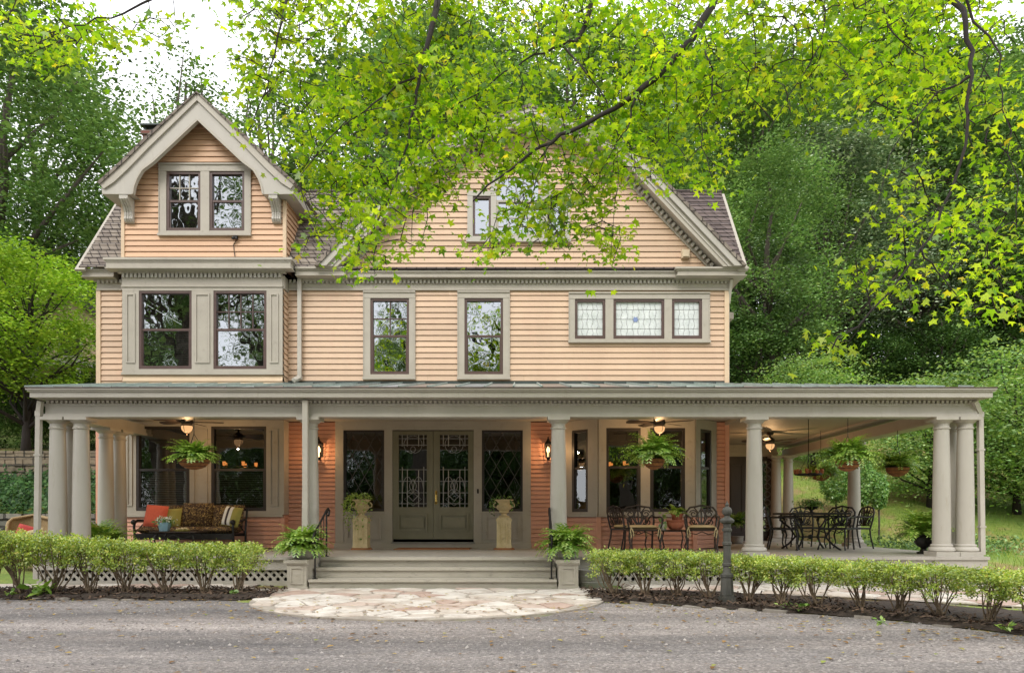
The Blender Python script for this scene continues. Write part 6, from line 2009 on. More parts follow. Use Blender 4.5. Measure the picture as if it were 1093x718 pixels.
# flagstones: irregular slabs laid in the half-round landing and the strip along the porch
def inside(p, poly):
    x, y = p; c = False; n = len(poly)
    for i in range(n):
        (x1, y1), (x2, y2) = poly[i], poly[(i + 1) % n]
        if (y1 > y) != (y2 > y) and x < (x2 - x1) * (y - y1) / (y2 - y1) + x1: c = not c
    return c
def clip(poly, a, nrm):
    out = []
    for i in range(len(poly)):
        p, q = poly[i], poly[(i + 1) % len(poly)]
        dp, dq = (p[0] - a[0]) * nrm[0] + (p[1] - a[1]) * nrm[1], (q[0] - a[0]) * nrm[0] + (q[1] - a[1]) * nrm[1]
        if dp <= 0: out.append(p)
        if dp * dq < 0:
            t = dp / (dp - dq)
            out.append((p[0] + (q[0] - p[0]) * t, p[1] + (q[1] - p[1]) * t))
    return out
def slabs(poly, step, seed, gap=0.026, z=0.03, sy=0.7):
    r = np.random.default_rng(seed)
    xs_, ys_ = [p[0] for p in poly], [p[1] for p in poly]
    seeds = []
    y = min(ys_)
    j = 0
    while y < max(ys_):
        x = min(xs_) + (j % 2) * step / 2
        while x < max(xs_):
            p = (x + r.uniform(-0.42, 0.42) * step, y + r.uniform(-0.42, 0.42) * step * sy)
            if r.uniform() > 0.12: seeds.append(p)
            x += step
        y += step * sy; j += 1
    mb = MB()
    S_ = np.array(seeds)
    for i, s in enumerate(seeds):
        if not inside(s, poly): continue
        cell = [(s[0] - 1, s[1] - 1), (s[0] + 1, s[1] - 1), (s[0] + 1, s[1] + 1), (s[0] - 1, s[1] + 1)]
        d = np.hypot(S_[:, 0] - s[0], S_[:, 1] - s[1])
        for k in np.argsort(d)[1:16]:
            q = seeds[k]
            nrm = (q[0] - s[0], q[1] - s[1]); L = math.hypot(*nrm); nrm = (nrm[0] / L, nrm[1] / L)
            mm = ((q[0] + s[0]) / 2 - nrm[0] * gap / 2, (q[1] + s[1]) / 2 - nrm[1] * gap / 2)
            cell = clip(cell, mm, nrm)
            if len(cell) < 3: break
        if len(cell) < 3: continue
        if any(not inside(c, poly) for c in cell):
            cc = []
            for c in cell:
                t = 1.0
                while t > 0.05 and not inside((s[0] + (c[0] - s[0]) * t, s[1] + (c[1] - s[1]) * t), poly): t -= 0.06
                cc.append((s[0] + (c[0] - s[0]) * t, s[1] + (c[1] - s[1]) * t))
            cell = cc
        # roughen the outline
        c2 = []
        for k in range(len(cell)):
            a, b = cell[k], cell[(k + 1) % len(cell)]
            c2.append((a[0] + (s[0] - a[0]) * 0.07, a[1] + (s[1] - a[1]) * 0.07))
            for f in (0.33, 0.67):
                q_ = (a[0] + (b[0] - a[0]) * f, a[1] + (b[1] - a[1]) * f)
                k_ = r.uniform(-0.005, 0.03)
                c2.append((q_[0] + (s[0] - q_[0]) * k_, q_[1] + (s[1] - q_[1]) * k_))
        n = len(c2)
        h = z + r.uniform(-0.004, 0.006)
        tx, ty = r.normal() * 0.008, r.normal() * 0.008
        zz = lambda p: h + (p[0] - s[0]) * tx + (p[1] - s[1]) * ty
        vs = [(x, y, 0.0) for x, y in c2] + [(x, y, zz((x, y)) - 0.006) for x, y in c2] + [(x + (s[0] - x) * 0.05, y + (s[1] - y) * 0.05, zz((x, y))) for x, y in c2]
        fs = [(k, (k + 1) % n, n + (k + 1) % n, n + k) for k in range(n)] + [(n + k, n + (k + 1) % n, 2 * n + (k + 1) % n, 2 * n + k) for k in range(n)] + [tuple(2 * n + k for k in range(n))]
        mb.add(vs, fs)
    return mb


def flagmat():
    m, nt, out = _new('flagstone')
    L = nt.links
    g = N(nt, 'ShaderNodeNewGeometry')
    r = ramp(nt, [(0.0, (0.56, 0.50, 0.44)), (0.25, (0.63, 0.59, 0.54)), (0.47, (0.50, 0.43, 0.37)), (0.6, (0.46, 0.34, 0.285)), (0.7, (0.64, 0.60, 0.55)), (0.88, (0.52, 0.42, 0.36)), (1.0, (0.38, 0.27, 0.23))], 'CONSTANT')
    L.new(g.outputs['Random Per Island'], r.inputs['Fac'])
    tc = N(nt, 'ShaderNodeTexCoord')
    nz = N(nt, 'ShaderNodeTexNoise'); nz.inputs['Scale'].default_value = 3.2; nz.inputs['Detail'].default_value = 9; nz.inputs['Roughness'].default_value = 0.7
    L.new(tc.outputs['Object'], nz.inputs['Vector'])
    r2 = ramp(nt, [(0.3, (0.62, 0.54, 0.48)), (0.5, (0.98, 0.95, 0.92)), (0.7, (1.2, 1.18, 1.14))])
    L.new(nz.outputs['Fac'], r2.inputs['Fac'])
    mx = N(nt, 'ShaderNodeMix', data_type='RGBA', blend_type='MULTIPLY'); mx.inputs[0].default_value = 1
    L.new(r.outputs['Color'], mx.inputs[6]); L.new(r2.outputs['Color'], mx.inputs[7])
    p = N(nt, 'ShaderNodeBsdfPrincipled'); p.inputs['Roughness'].default_value = 0.75
    L.new(mx.outputs[2], p.inputs['Base Color'])
    b = N(nt, 'ShaderNodeBump'); b.inputs['Strength'].default_value = 0.5; b.inputs['Distance'].default_value = 0.02
    L.new(nz.outputs['Fac'], b.inputs['Height']); L.new(b.outputs['Normal'], p.inputs['Normal'])
    L.new(p.outputs[0], out.inputs['Surface'])
    return m


fm = flagmat()
ell = [(-1.2 + 2.36 * math.cos(t), 10.0 + 2.22 * math.sin(t)) for t in np.linspace(PI, 2 * PI, 26)]
landing = [(-4.2, 11.14), (-3.7, 10.3)] + ell + [(1.25, 10.4), (1.6, 11.14)]
m = slabs(landing, 0.43, 4, z=0.036)
tag(build('flagstone_landing', m, fm), kind='structure')
m = slabs([(-12, 11.08), (-4.2, 11.0), (-4.2, 11.84), (-12, 11.84)], 0.55, 5, z=0.036)
merge(m, slabs([(1.6, 10.75), (4.2, 10.1), (9, 7.0), (9, 11.82), (1.6, 11.82)], 0.55, 6, z=0.036))
tag(build('flagstone_walk', m, fm), kind='structure')
mort = pmat('sandy_mortar', (0.44, 0.385, 0.32), (0.26, 0.22, 0.18), scale=5, rough=0.95, bump=0.5)
m = MB().add([(x, y, 0.024) for x, y in landing], [tuple(range(len(landing)))])
merge(m, MB().add([(x, y, 0.024) for x, y in [(-12, 11.08), (-4.2, 11.14), (-4.2, 11.86), (-12, 11.86)]], [(0, 1, 2, 3)]), MB().add([(x, y, 0.024) for x, y in [(1.6, 10.75), (4.2, 10.1), (9, 7.0), (9, 11.86), (1.6, 11.86)]], [(0, 1, 2, 3, 4)]))
lip = landing[1:-1]
merge(m, MB().add([(x, y, 0.024) for x, y in lip] + [(x, y, 0.0) for x, y in lip], [(i, i + 1, len(lip) + i + 1, len(lip) + i) for i in range(len(lip) - 1)]))
tag(build('mortar_bed', m, mort), kind='structure')
# broken stone edging along the beds
m = MB()
r = np.random.default_rng(12)
for pts in ([(-9, 9.93), (-7, 9.83), (-5.2, 9.76)], [(1.2, 9.46), (2.44, 8.8), (3.78, 8.02), (4.3, 7.42), (4.75, 6.65), (5.2, 5.9)]):
    for (x, y) in jag(pts, 0.02, 4, 0.3):
        if r.uniform() < 0.72:
            a = r.uniform(-0.3, 0.3) + (0 if x < 0 else -0.8)
            w, d, h = r.uniform(0.16, 0.3), r.uniform(0.06, 0.1), r.uniform(0.02, 0.045)
            c, s_ = math.cos(a), math.sin(a)
            q = [(-w / 2, -d / 2), (w / 2 * r.uniform(0.7, 1), -d / 2 * r.uniform(0.6, 1)), (w / 2, d / 2), (-w / 2 * r.uniform(0.7, 1), d / 2 * r.uniform(0.6, 1))]
            q = [(x + u * c - v * s_, y + u * s_ + v * c) for u, v in q]
            m.add([(u, v, 0) for u, v in q] + [(u, v, h * r.uniform(0.7, 1.1)) for u, v in q], [(4, 5, 6, 7), (0, 1, 5, 4), (1, 2, 6, 5), (2, 3, 7, 6), (3, 0, 4, 7)])
tag(build('stone_edging', m, pmat('edging_stone', (0.33, 0.29, 0.245), (0.18, 0.155, 0.13), scale=5, rough=0.9, bump=0.4, island=0.3)), kind='structure')

# loose leaves, crumbs of gravel
r = np.random.default_rng(21)
P = []
while len(P) < 1500:
    x, y = r.uniform(-9, 7), r.uniform(5.0, 10.2)
    d = min(abs(y - (9.8 if x < -3.4 else (8.2 if x < 1 else 9.6 - 0.95 * (x - 1)))), 3)
    if r.uniform() < 0.10 + 0.9 * math.exp(-d * 1.6): P.append((x, y, 0.014 + r.uniform(0, 0.01) + (0.03 if -3.3 < x < 1 and y > 8.2 else 0)))
tag(build_np('leaf_litter', leaves(np.array(P), 0.055, OVAL, 0.93, 0, 22), 6, 'lf_dead'), kind='stuff', label='fallen brown and yellow leaves scattered over the drive edge and mulch')
P = np.stack([r.uniform(-8, 6, 2600), r.uniform(5.2, 9.7, 2600), np.full(2600, 0.006)], 1)
P = P[~((P[:, 0] > -3.6) & (P[:, 0] < 1.1) & (P[:, 1] > 7.7))]
m = MB()
for (x, y, z) in P[:2200]:
    s = r.uniform(0.008, 0.02) * (1.4 if r.uniform() < 0.1 else 1)
    a = r.uniform(0, 6.28)
    q = [(x + s * math.cos(a + k * 2.09) * r.uniform(0.7, 1.2), y + s * math.sin(a + k * 2.09) * r.uniform(0.7, 1.2), 0.004) for k in range(3)]
    m.add(q + [(x, y, 0.004 + s * 0.8)], [(0, 1, 3), (1, 2, 3), (2, 0, 3)])
tag(build('loose_gravel', m, pmat('gravel_chips', (0.42, 0.38, 0.35), (0.14, 0.125, 0.12), scale=3, rough=0.9, island=0.4)), kind='stuff', label='loose gravel chips scattered over the worn drive')


# ------------------------------------------------------------------ hedge shrubs
def shrub_proto(seed, W=0.68, D=0.60, z0=0.33, z1=0.68):
    r = np.random.default_rng(seed)
    t = thing('hedge_shrub', 'x', 'shrub', (0, 0, 0), 0, 'clipped shrubs of the low hedge')
    m = MB()
    for k in range(11):
        a = r.uniform(0, 2 * PI)
        e = r.uniform(0.3, 1.0)
        tip = np.array([math.cos(a) * W * 0.46 * e, math.sin(a) * D * 0.42 * e, z0 + r.uniform(0.05, 0.2)])
        b = np.array([r.normal() * 0.035, r.normal() * 0.03, 0])
        mid_ = b * 0.6 + tip * 0.4 + [r.normal() * 0.025, r.normal() * 0.025, 0.02]
        q = b * 0.15 + tip * 0.85 + [r.normal() * 0.02, 0, 0.01]
        m.tube([b, mid_, q, tip + [0, 0, 0.08]], [0.012, 0.009, 0.007, 0.004], 5)
        if r.uniform() < 0.7:
            t2 = tip + [r.normal() * 0.1, r.normal() * 0.1, 0.1]
            m.tube([mid_, (mid_ + t2) / 2 + [0, 0, 0.02], t2], [0.007, 0.005, 0.003], 4)
    build('stems', m, 'bark_tan', t)
    # clumped leaves in a clipped, slightly rounded block with a ragged underside
    pts = []
    for k in range(168):
        u, v = r.uniform(-1, 1), r.uniform(-1, 1)
        edge = max(abs(u), abs(v)) ** 4
        top = z1 - 0.07 * edge + r.normal() * 0.015
        bot = z0 + 0.05 * r.uniform(-1.1, 1) + 0.05 * (1 - edge)
        zz = r.uniform(bot, top) if r.uniform() < 0.62 else top - abs(r.normal()) * 0.03
        f = 1 - 0.18 * (1 - (zz - z0) / (z1 - z0))
        c = np.array([u * W / 2 * f, v * D / 2 * f, zz])
        n = r.integers(22, 40)
        pts.append(c + r.normal(size=(n, 3)) * [0.036, 0.036, 0.026])
    P = np.concatenate(pts)
    P = P[P[:, 2] > z0 - 0.1]
    build_np('foliage', leaves(P, 0.03, DIAMOND, 0.35, 0, seed), 4, 'lf_shrub', t)
    return t


protos = [shrub_proto(s) for s in (41, 42, 43)]
used = [False] * 3
LS = [(-46, 0.86, 10.1), (-12, 0.9, 10.1), (20, 0.90, 10.15), (57, 0.86, 10.2), (96, 0.82, 10.25), (134, 0.78, 10.3), (176, 0.75, 10.3), (218, 0.74, 10.3), (254, 0.74, 10.25)]
RS = [(653, 638, 0.62), (688, 638.5, 0.62), (723, 639, 0.61), (757, 641, 0.60), (799, 645, 0.59), (834, 648, 0.585), (871, 651, 0.58), (920, 655, 0.57), (960, 658, 0.56), (1003, 662, 0.555), (1054, 668, 0.55), (1105, 675, 0.55), (1165, 683, 0.55)]
names_l = ['leftmost clipped shrub of the left hedge, partly outside the frame', 'clipped shrub of the left hedge at the left frame edge', 'second clipped shrub in from the left frame edge', 'clipped shrub in front of the outer left corner column', 'clipped shrub in front of the inner left corner column', 'clipped shrub below the left end of the sofa', 'clipped shrub below the coffee table', 'clipped shrub below the right half of the sofa', 'last clipped shrub of the left hedge, nearest the steps']
names_r = ['first clipped shrub of the right hedge, beside the metal trough', 'clipped shrub in front of the left cushioned armchair', 'clipped shrub below the terracotta pots', 'clipped shrub just left of the iron hitching post', 'clipped shrub just right of the iron hitching post', 'clipped shrub in front of the left dining chairs', 'clipped shrub in front of the dining table', 'clipped shrub below the arching fern basket', 'clipped shrub between dining chairs and right corner columns', 'clipped shrub in front of the right corner columns', 'clipped shrub at the right corner of the porch', 'clipped shrub at the right frame edge, nearest the drive', 'clipped shrub at the far right end of the hedge, outside the frame']
k = 0
def place_shrub(x, y, h, wsc, lab):
    global k
    i = k % 3
    o = protos[i] if not used[i] else copy_tree(protos[i])
    used[i] = True
    put(o, (x, y, 0.03), random.uniform(-0.4, 0.4) + (PI if random.random() < 0.5 else 0), (wsc, wsc * 1.0, h / 0.68), lab)
    k += 1
for (px, h, Y), lab in zip(LS, names_l):
    place_shrub(wx(px, Y), Y, h * 0.93, random.uniform(0.95, 1.06), lab)
for (px, py, h), lab in zip(RS, names_r):
    Y = 780 * EYE / (py - 551)
    place_shrub(wx(px, Y), Y, h * 0.98, random.uniform(0.86, 0.98), lab)

# weeds and a hosta in the beds
def weed(label, x, y, sc, mat, seed, n=16, L=0.12):
    t = thing('weed', label, 'plant', (0, 0, 0), 0, 'low plants in the mulch')
    r = np.random.default_rng(seed)
    P = np.stack([r.normal(size=n) * 0.06, r.normal(size=n) * 0.05, r.uniform(0.02, 0.12, n)], 1)
    build_np('leaves', leaves(P, L, OVAL, 0.55, -0.4, seed), 6, mat, t)
    m = MB()
    for p in P: m.tube([(0, 0, 0), (p[0] * 0.5, p[1] * 0.5, p[2] * 0.7), tuple(p)], 0.003, 4)
    build('stems', m, 'lf_fern', t)
    put(t, (x, y, 0.04), r.uniform(0, 6), sc * 0.66)
weed('broad-leaved hosta at the foot of the left hedge', wx(44, 10.0), 10.0, 1.7, 'lf_fern', 51, 26, 0.15)
weed('low green weed under the far left shrub', wx(16, 10.0), 9.95, 0.9, 'lf_fern', 52)
weed('low green weed beside the end of the left hedge', wx(250, 9.95), 9.95, 0.8, 'lf_ferndark', 53)
weed('low green weed in the mulch right of the hitching post', wx(838, 8.6), 8.6, 0.7, 'lf_fern', 54)
weed('low green weed in the mulch below the dining chairs', wx(855, 8.45), 8.45, 0.8, 'lf_ferndark', 55)
weed('low green weed at the mulch edge below the right corner columns', wx(940, 7.3), 7.3, 0.7, 'lf_fern', 56)
weed('low green weed at the right frame edge', wx(1075, 6.9), 6.9, 0.8, 'lf_fern', 57)

# ------------------------------------------------------------------ left terraces
rw = thing('retaining_wall', 'low grey fieldstone retaining wall behind the wicker chair', 'wall', (-14, 17, 0))
m = MB()
def rough_wall(x0, x1, y, z0, z1, th, seed):
    r = np.random.default_rng(seed)
    mb = MB()
    z = z0
    while z < z1 - 0.02:
        h = min(r.uniform(0.13, 0.24), z1 - z)
        x = x0 + r.uniform(-0.2, 0)
        while x < x1:
            w = r.uniform(0.2, 0.55)
            o = r.uniform(-0.03, 0.03)
            mb.box(x, min(x + w - 0.015, x1), y - th / 2 + o, y + th / 2, z, z + h - 0.012)
            x += w
        z += h
    return mb
build('stonework', rough_wall(-26, -9.2, 17.0, 0.1, 1.2, 0.4, 3), 'stone_grey', rw)
rw = thing('retaining_wall', 'upper tan stone retaining wall above the ivy bank', 'wall', (-14, 21, 0))
build('stonework', rough_wall(-28, -9.0, 21.0, 2.0, 3.0, 0.45, 4), 'stone', rw)
r = np.random.default_rng(31)
P = np.stack([r.uniform(-24, -9.3, 26000), r.uniform(17.1, 20.9, 26000), np.zeros(26000)], 1)
P[:, 2] = terrain(P[:, 0], P[:, 1]) + np.abs(r.normal(size=26000)) * 0.16 + 0.02
tag(build_np('ivy_bank', leaves(P, 0.11, OVAL, 0.5, 0.3, 32, np.array([0, -0.35, 0])), 6, 'lf_ivy'), kind='stuff', label='dark ivy covering the bank between the two stone walls')
# grass on the right lawn
n = 60000
P = np.stack([r.uniform(7.4, 26, n), 13 + 22 * r.uniform(0, 1, n) ** 1.6, np.zeros(n)], 1)
P[:, 2] = terrain(P[:, 0], P[:, 1])
keep = (np.sin(P[:, 0] * 0.8 + 1) * np.cos(P[:, 1] * 0.6) + r.normal(size=n) * 0.5) > -0.35
P = P[keep]
BL = np.array([(-0.06, 0, 0), (0.06, 0, 0), (0.02, 1, 0.1), (-0.02, 1, 0.1)], float)
def blades(P, size, seed):
    r = np.random.default_rng(seed); n = len(P)
    a = r.uniform(0, 2 * PI, n)
    b = np.stack([np.cos(a), np.sin(a), np.zeros(n)], 1)
    t = np.stack([r.normal(size=n) * 0.35, r.normal(size=n) * 0.35, np.ones(n)], 1)
    s = size * r.uniform(0.5, 1.3, n)[:, None, None]
    return (P[:, None, :] + s * (BL[None, :, 0:1] * b[:, None, :] + BL[None, :, 1:2] * t[:, None, :])).reshape(-1, 3)
tag(build_np('grass', blades(P, 0.1, 33), 4, 'lf_grass'), kind='stuff', label='short patchy grass on the rising lawn right of the porch')


# ------------------------------------------------------------------ trees
def tree(name, label, seed, H, R, trunk_h, nclump, per, lsize, mat, bark='bark', flat=0.5, crown_z=0.62, crown_h=0.42, tr=None, tmpl=DIAMOND, up=0.62, cs=0.16, limbs=16, shell=0.45, lean=0.0, group=None, cat='tree', droop=0.2):
    """tapered trunk, limbs running to leaf clumps through the crown volume"""
    r = np.random.default_rng(seed)
    t = thing(name, label, cat, (0, 0, 0), 0, group)
    tr = tr or 0.022 * H
    m = MB()
    n = 9
    wob = np.cumsum(r.normal(size=(n, 2)) * 0.012 * H, axis=0)
    top = H * 0.86
    tp = [np.array([wob[i, 0] * i / n + lean * i / n, wob[i, 1] * i / n, top * i / (n - 1)]) for i in range(n)]
    m.tube(tp, [tr * (1.35 if i == 0 else (1 - 0.88 * i / (n - 1))) for i in range(n)], 9)
    pts = []
    cen = []
    tries = 0
    while len(cen) < nclump and tries < nclump * 20:
        tries += 1
        d = r.normal(size=3)
        d /= np.linalg.norm(d)
        rad = (shell + (1 - shell) * r.uniform()) ** 0.6
        c = np.array([d[0] * R * rad, d[1] * R * rad, H * crown_z + d[2] * H * crown_h * rad])
        lob = 0.78 + 0.22 * math.sin(3 * math.atan2(d[1], d[0]) + seed) * math.cos(4 * d[2] + seed)
        c[0] *= lob * (1.08 - 0.25 * max(0, d[2])); c[1] *= lob * (1.08 - 0.25 * max(0, d[2]))
        if c[2] < trunk_h: continue
        cen.append(c)
    cen = np.array(cen)
    for c in cen:
        k = int(per * r.uniform(0.6, 1.4))
        sc = R * cs * r.uniform(0.7, 1.35)
        q = r.normal(size=(k, 3)) * [sc, sc, sc * flat]
        q[:, 2] -= 0.25 * (q[:, 0] ** 2 + q[:, 1] ** 2) / sc * 0.5
        pts.append(c + q)
    for i in range(limbs):
        c = cen[r.integers(len(cen))]
        f = np.clip((c[2] - 0.12 * H) / top * r.uniform(0.6, 0.9), 0.15, 0.95)
        b = tp[0] + (tp[-1] - tp[0]) * 0
        idx = f * (n - 1); i0 = int(idx)
        b = tp[i0] + (tp[min(i0 + 1, n - 1)] - tp[i0]) * (idx - i0)
        mid_ = b * 0.5 + c * 0.5 + r.normal(size=3) * 0.03 * H * np.array([1, 1, 0.4])
        rr = tr * (1 - 0.85 * f) * 0.6
        m.tube([b, mid_, c], [rr, rr * 0.6, rr * 0.2], 6)
    build('trunk', m, bark, t, smooth='all')
    k = len(tmpl)
    build_np('crown', leaves(np.concatenate(pts), lsize, tmpl, up, droop, seed + 1), k, mat, t)
    return t


fkind = []
fk = [('broadleaf_tree', dict(H=15, R=5.0, trunk_h=3.0, nclump=190, per=210, cs=0.125, shell=0.6, lsize=0.165, mat='lf_forest', crown_z=0.6, crown_h=0.40, flat=0.38)),
      ('broadleaf_tree', dict(H=16, R=4.4, trunk_h=3.5, nclump=180, per=210, cs=0.13, shell=0.55, lsize=0.16, mat='lf_forest2', crown_z=0.6, crown_h=0.40)),
      ('dark_magnolia', dict(H=14, R=4.6, trunk_h=3.2, nclump=130, per=210, lsize=0.17, mat='lf_dark', crown_z=0.6, crown_h=0.39, flat=0.32, cs=0.13, shell=0.6)),
      ('broadleaf_tree', dict(H=14, R=4.6, trunk_h=2.0, nclump=160, per=210, cs=0.13, shell=0.55, lsize=0.155, mat='lf_forest', crown_z=0.57, crown_h=0.42, flat=0.4)),
      ('slender_tree', dict(H=17, R=3.2, trunk_h=5.5, nclump=110, per=60, lsize=0.19, mat='lf_forest2', crown_z=0.68, crown_h=0.31, shell=0.3, limbs=26)),
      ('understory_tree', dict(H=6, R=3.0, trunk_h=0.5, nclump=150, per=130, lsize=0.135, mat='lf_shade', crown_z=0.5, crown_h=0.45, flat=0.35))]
for i, (nm, kw) in enumerate(fk):
    fkind.append(tree(nm, 'x', 100 + i, group=None, **kw))
fused = [False] * len(fk)
def forest(kind, x, y, sc, label, group='trees of the wooded hillside', rz=None):
    o = fkind[kind] if not fused[kind] else copy_tree(fkind[kind])
    fused[kind] = True
    put(o, (x, y, tz(x, y) - 0.15), random.uniform(0, 6.28) if rz is None else rz, sc, label, group)
    return o
# kind, px, Y, scale, label
FOREST = [
    (0, -12, 32, 1.36, 'big dense broadleaf tree filling the upper left corner'),
    (3, 60, 40, 0.95, 'dark rounded tree directly behind the lime green maple'),
    (0, 45, 44, 1.45, 'tall dark tree in the upper left behind the nearest one'),
    (0, 460, 52, 1.75, 'very tall dark tree far behind the left slope of the main gable'),
    (0, 920, 52, 1.75, 'very tall dark tree far behind the grey green magnolia'),
    (0, -130, 40, 1.3, 'tall broadleaf tree beyond the left frame edge'),
    (3, -60, 27, 0.7, 'smaller tree at the far left behind the lime green maple'),
    (4, 200, 40, 1.2, 'thin airy tree against the white sky behind the chimney'),
    (4, 285, 44, 1.25, 'thin tree just right of the dormer peak, against the sky'),
    (0, 400, 37, 1.32, 'dark broadleaf tree behind the house between dormer and main gable'),
    (1, 505, 46, 1.5, 'tall pale tree behind the main gable peak'),
    (0, 630, 42, 1.5, 'tall dark tree behind the right half of the main gable'),
    (1, 735, 48, 1.5, 'tall pale tree behind the right end of the roof'),
    (0, 800, 44, 1.35, 'dark tree rising just right of the house roof'),
    (1, 822, 30, 0.78, 'lighter green tree close behind the right corner of the house'),
    (2, 890, 34, 1.0, 'grey green magnolia on the slope right of the house'),
    (0, 955, 46, 1.4, 'dark tree behind the grey green magnolia'),
    (2, 985, 38, 0.9, 'second grey green magnolia, farther right on the slope'),
    (0, 1045, 42, 1.35, 'dark broadleaf tree behind the drooping maple branch'),
    (1, 1125, 36, 1.2, 'pale broadleaf tree at the right frame edge'),
    (0, 1020, 56, 1.55, 'very tall tree far up the wooded slope at the right'),
    (1, 870, 56, 1.6, 'very tall pale tree far up the slope behind the magnolia'),
    (0, 760, 58, 1.6, 'very tall dark tree far behind the roof'),
    (0, 1190, 46, 1.5, 'tall tree beyond the right frame edge'),
    (0, 560, 60, 1.6, 'very tall tree farthest behind the main gable'),
    (3, 690, 36, 1.15, 'rounded dark tree hidden behind the gable roof'),
]
for f in FOREST:
    forest(f[0], wx(f[1], f[2]), f[2], f[3], f[4])
UNDER = [(795, 31, 0.95, 'dark understory tree beside the right wall of the house'), (850, 36, 1.0, 'understory tree below the grey green magnolia'), (925, 33, 0.8, 'understory tree above the porch roof, right of the magnolia'),
         (1000, 33, 0.9, 'understory tree above the right end of the porch roof'), (1060, 27, 0.72, 'understory tree on the lawn edge at the right'), (1130, 27, 0.9, 'understory tree outside the right frame edge'),
         (35, 23.5, 0.42, 'bushy green shrub on top of the upper stone wall at the left'), (75, 24, 0.5, 'bushy green shrub on the upper stone wall behind the left columns'), (115, 24, 0.55, 'bushy green shrub on the upper stone wall behind the porch end'), (-15, 24, 0.55, 'bushy green shrub on the upper stone wall outside the left frame edge'),
         (760, 40, 1.0, 'understory tree hidden behind the right end of the house'), (955, 44, 1.3, 'understory tree high on the slope behind the magnolias'), (880, 42, 1.2, 'understory tree on the slope straight behind the magnolia'), (1040, 40, 1.2, 'understory tree on the slope at the right'), (800, 47, 1.5, 'understory tree high on the slope just right of the house'), (1015, 47, 1.6, 'understory tree high on the slope above the right corner columns'), (1085, 44, 1.6, 'understory tree high on the slope at the right frame edge'), (1130, 36, 1.4, 'tall understory tree just beyond the right frame edge')]
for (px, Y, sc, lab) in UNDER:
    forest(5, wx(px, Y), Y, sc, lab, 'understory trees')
# the wood across the drive, behind the viewer: it is what the windows mirror
for i, (x, y, kd, sc) in enumerate([(-19, -28, 0, 1.0), (-9.5, -32, 1, 1.1), (-2, -27, 3, 1.0), (7.5, -31, 0, 1.05), (16, -27, 1, 1.0), (25, -31, 0, 1.1), (-28, -30, 1, 1.1), (2, -36, 0, 1.3), (-36, -34, 0, 1.2), (34, -34, 0, 1.2), (-6, -14, 4, 1.15), (-15, -17, 4, 1.25), (6.5, -16, 4, 1.2), (13, -13, 4, 1.1), (-24, -19, 4, 1.2), (-14.5, -2, 4, 1.25), (-11.5, -5, 4, 1.1)]):
    forest(kd, x, y, sc, 'broadleaf tree of the wood across the drive, mirrored in the windows', 'trees across the drive')
for i in range(11):
    forest(5, -24.5 + 5.0 * i, -26.5 - 1.5 * (i % 2), 1.35 + 0.1 * (i % 3), 'understory tree of the wood across the drive, mirrored in the windows', 'trees across the drive')
    forest(5, -27 + 5.2 * i, -22 - 1.8 * (i % 2), 1.0 + 0.15 * (i % 3), 'understory tree of the wood across the drive, mirrored in the windows', 'trees across the drive')

t = tree('lime_maple', 'lime green spreading maple left of the house', 201, H=6.7, R=3.4, trunk_h=2.0, nclump=190, per=130, lsize=0.115, mat='lf_lime', bark='bark_dark', flat=0.25, crown_z=0.62, crown_h=0.36, cs=0.125, limbs=44, shell=0.45, tr=0.13)
put(t, (wx(28, 22), 22, tz(wx(28, 22), 22) - 0.1), 0.3)
t2 = copy_tree(t); put(t2, (wx(-60, 24), 24, tz(-19, 24) - 0.1), 2.1, 1.12, 'second lime green maple at the left frame edge')
t['group'] = t2['group'] = 'lime green maples'
dg = tree('dogwood', 'pale layered dogwood behind the dining table', 211, H=4.6, R=2.9, trunk_h=0.35, nclump=150, per=130, lsize=0.10, mat='lf_dogwood', bark='bark_dark', flat=0.16, crown_z=0.52, crown_h=0.44, cs=0.18, limbs=26, shell=0.25, tr=0.09)
put(dg, (wx(868, 25), 25, tz(wx(868, 25), 25) - 0.1), 0.6, 0.95, group='dogwoods on the lawn')
for px, Y, sc, rz, lab in ((992, 20.5, 0.9, 2.0, 'pale layered dogwood behind the right corner columns'), (1085, 20, 1.08, 4.0, 'larger pale dogwood at the right frame edge'), (1160, 19, 0.9, 1.0, 'pale dogwood outside the right frame edge')):
    c = copy_tree(dg); put(c, (wx(px, Y), Y, tz(wx(px, Y), Y) - 0.1), rz, sc, lab)


def topiary(label, x, y, H, r_, zb, cone):
    t = thing('topiary_tree', label, 'topiary', (0, 0, 0), 0, 'small topiary trees')
    build('trunk', MB().tube([(0, 0, 0), (0.01, 0, zb * 0.6), (0, 0, zb + 0.2)], 0.022, 7), 'bark', t)
    rr = np.random.default_rng(int(x * 100))
    n = 5200
    v = rr.normal(size=(n, 3)); v /= np.linalg.norm(v, axis=1)[:, None]
    rad = rr.uniform(0.55, 1.0, n) ** 0.5
    z = v[:, 2] * rad
    lump = 1 + 0.10 * np.sin(v[:, 0] * 7 + 1) * np.cos(v[:, 1] * 6 + v[:, 2] * 5)
    w = (1 - 0.45 * cone * (z + 1) / 2) * r_ * rad * lump
    P = np.stack([v[:, 0] * w / np.maximum(0.3, 1), v[:, 1] * w, zb + (H - zb) * (z + 1) / 2], 1)
    build_np('foliage', leaves(P, 0.06, DIAMOND, 0.3, 0.3, 7, np.stack([v[:, 0], v[:, 1], v[:, 2] * 0], 1) * 0.6), 4, 'lf_pine', t)
    put(t, (x, y, tz(x, y) - 0.03))
topiary('rounded topiary tree directly right of the rear grey column', wx(921, 19), 19, 1.9, 0.33, 0.5, 0.5)
topiary('lollipop topiary tree on a thin stem, rightmost of the pair', wx(938, 17.6), 17.6, 1.75, 0.21, 0.85, 0.3)
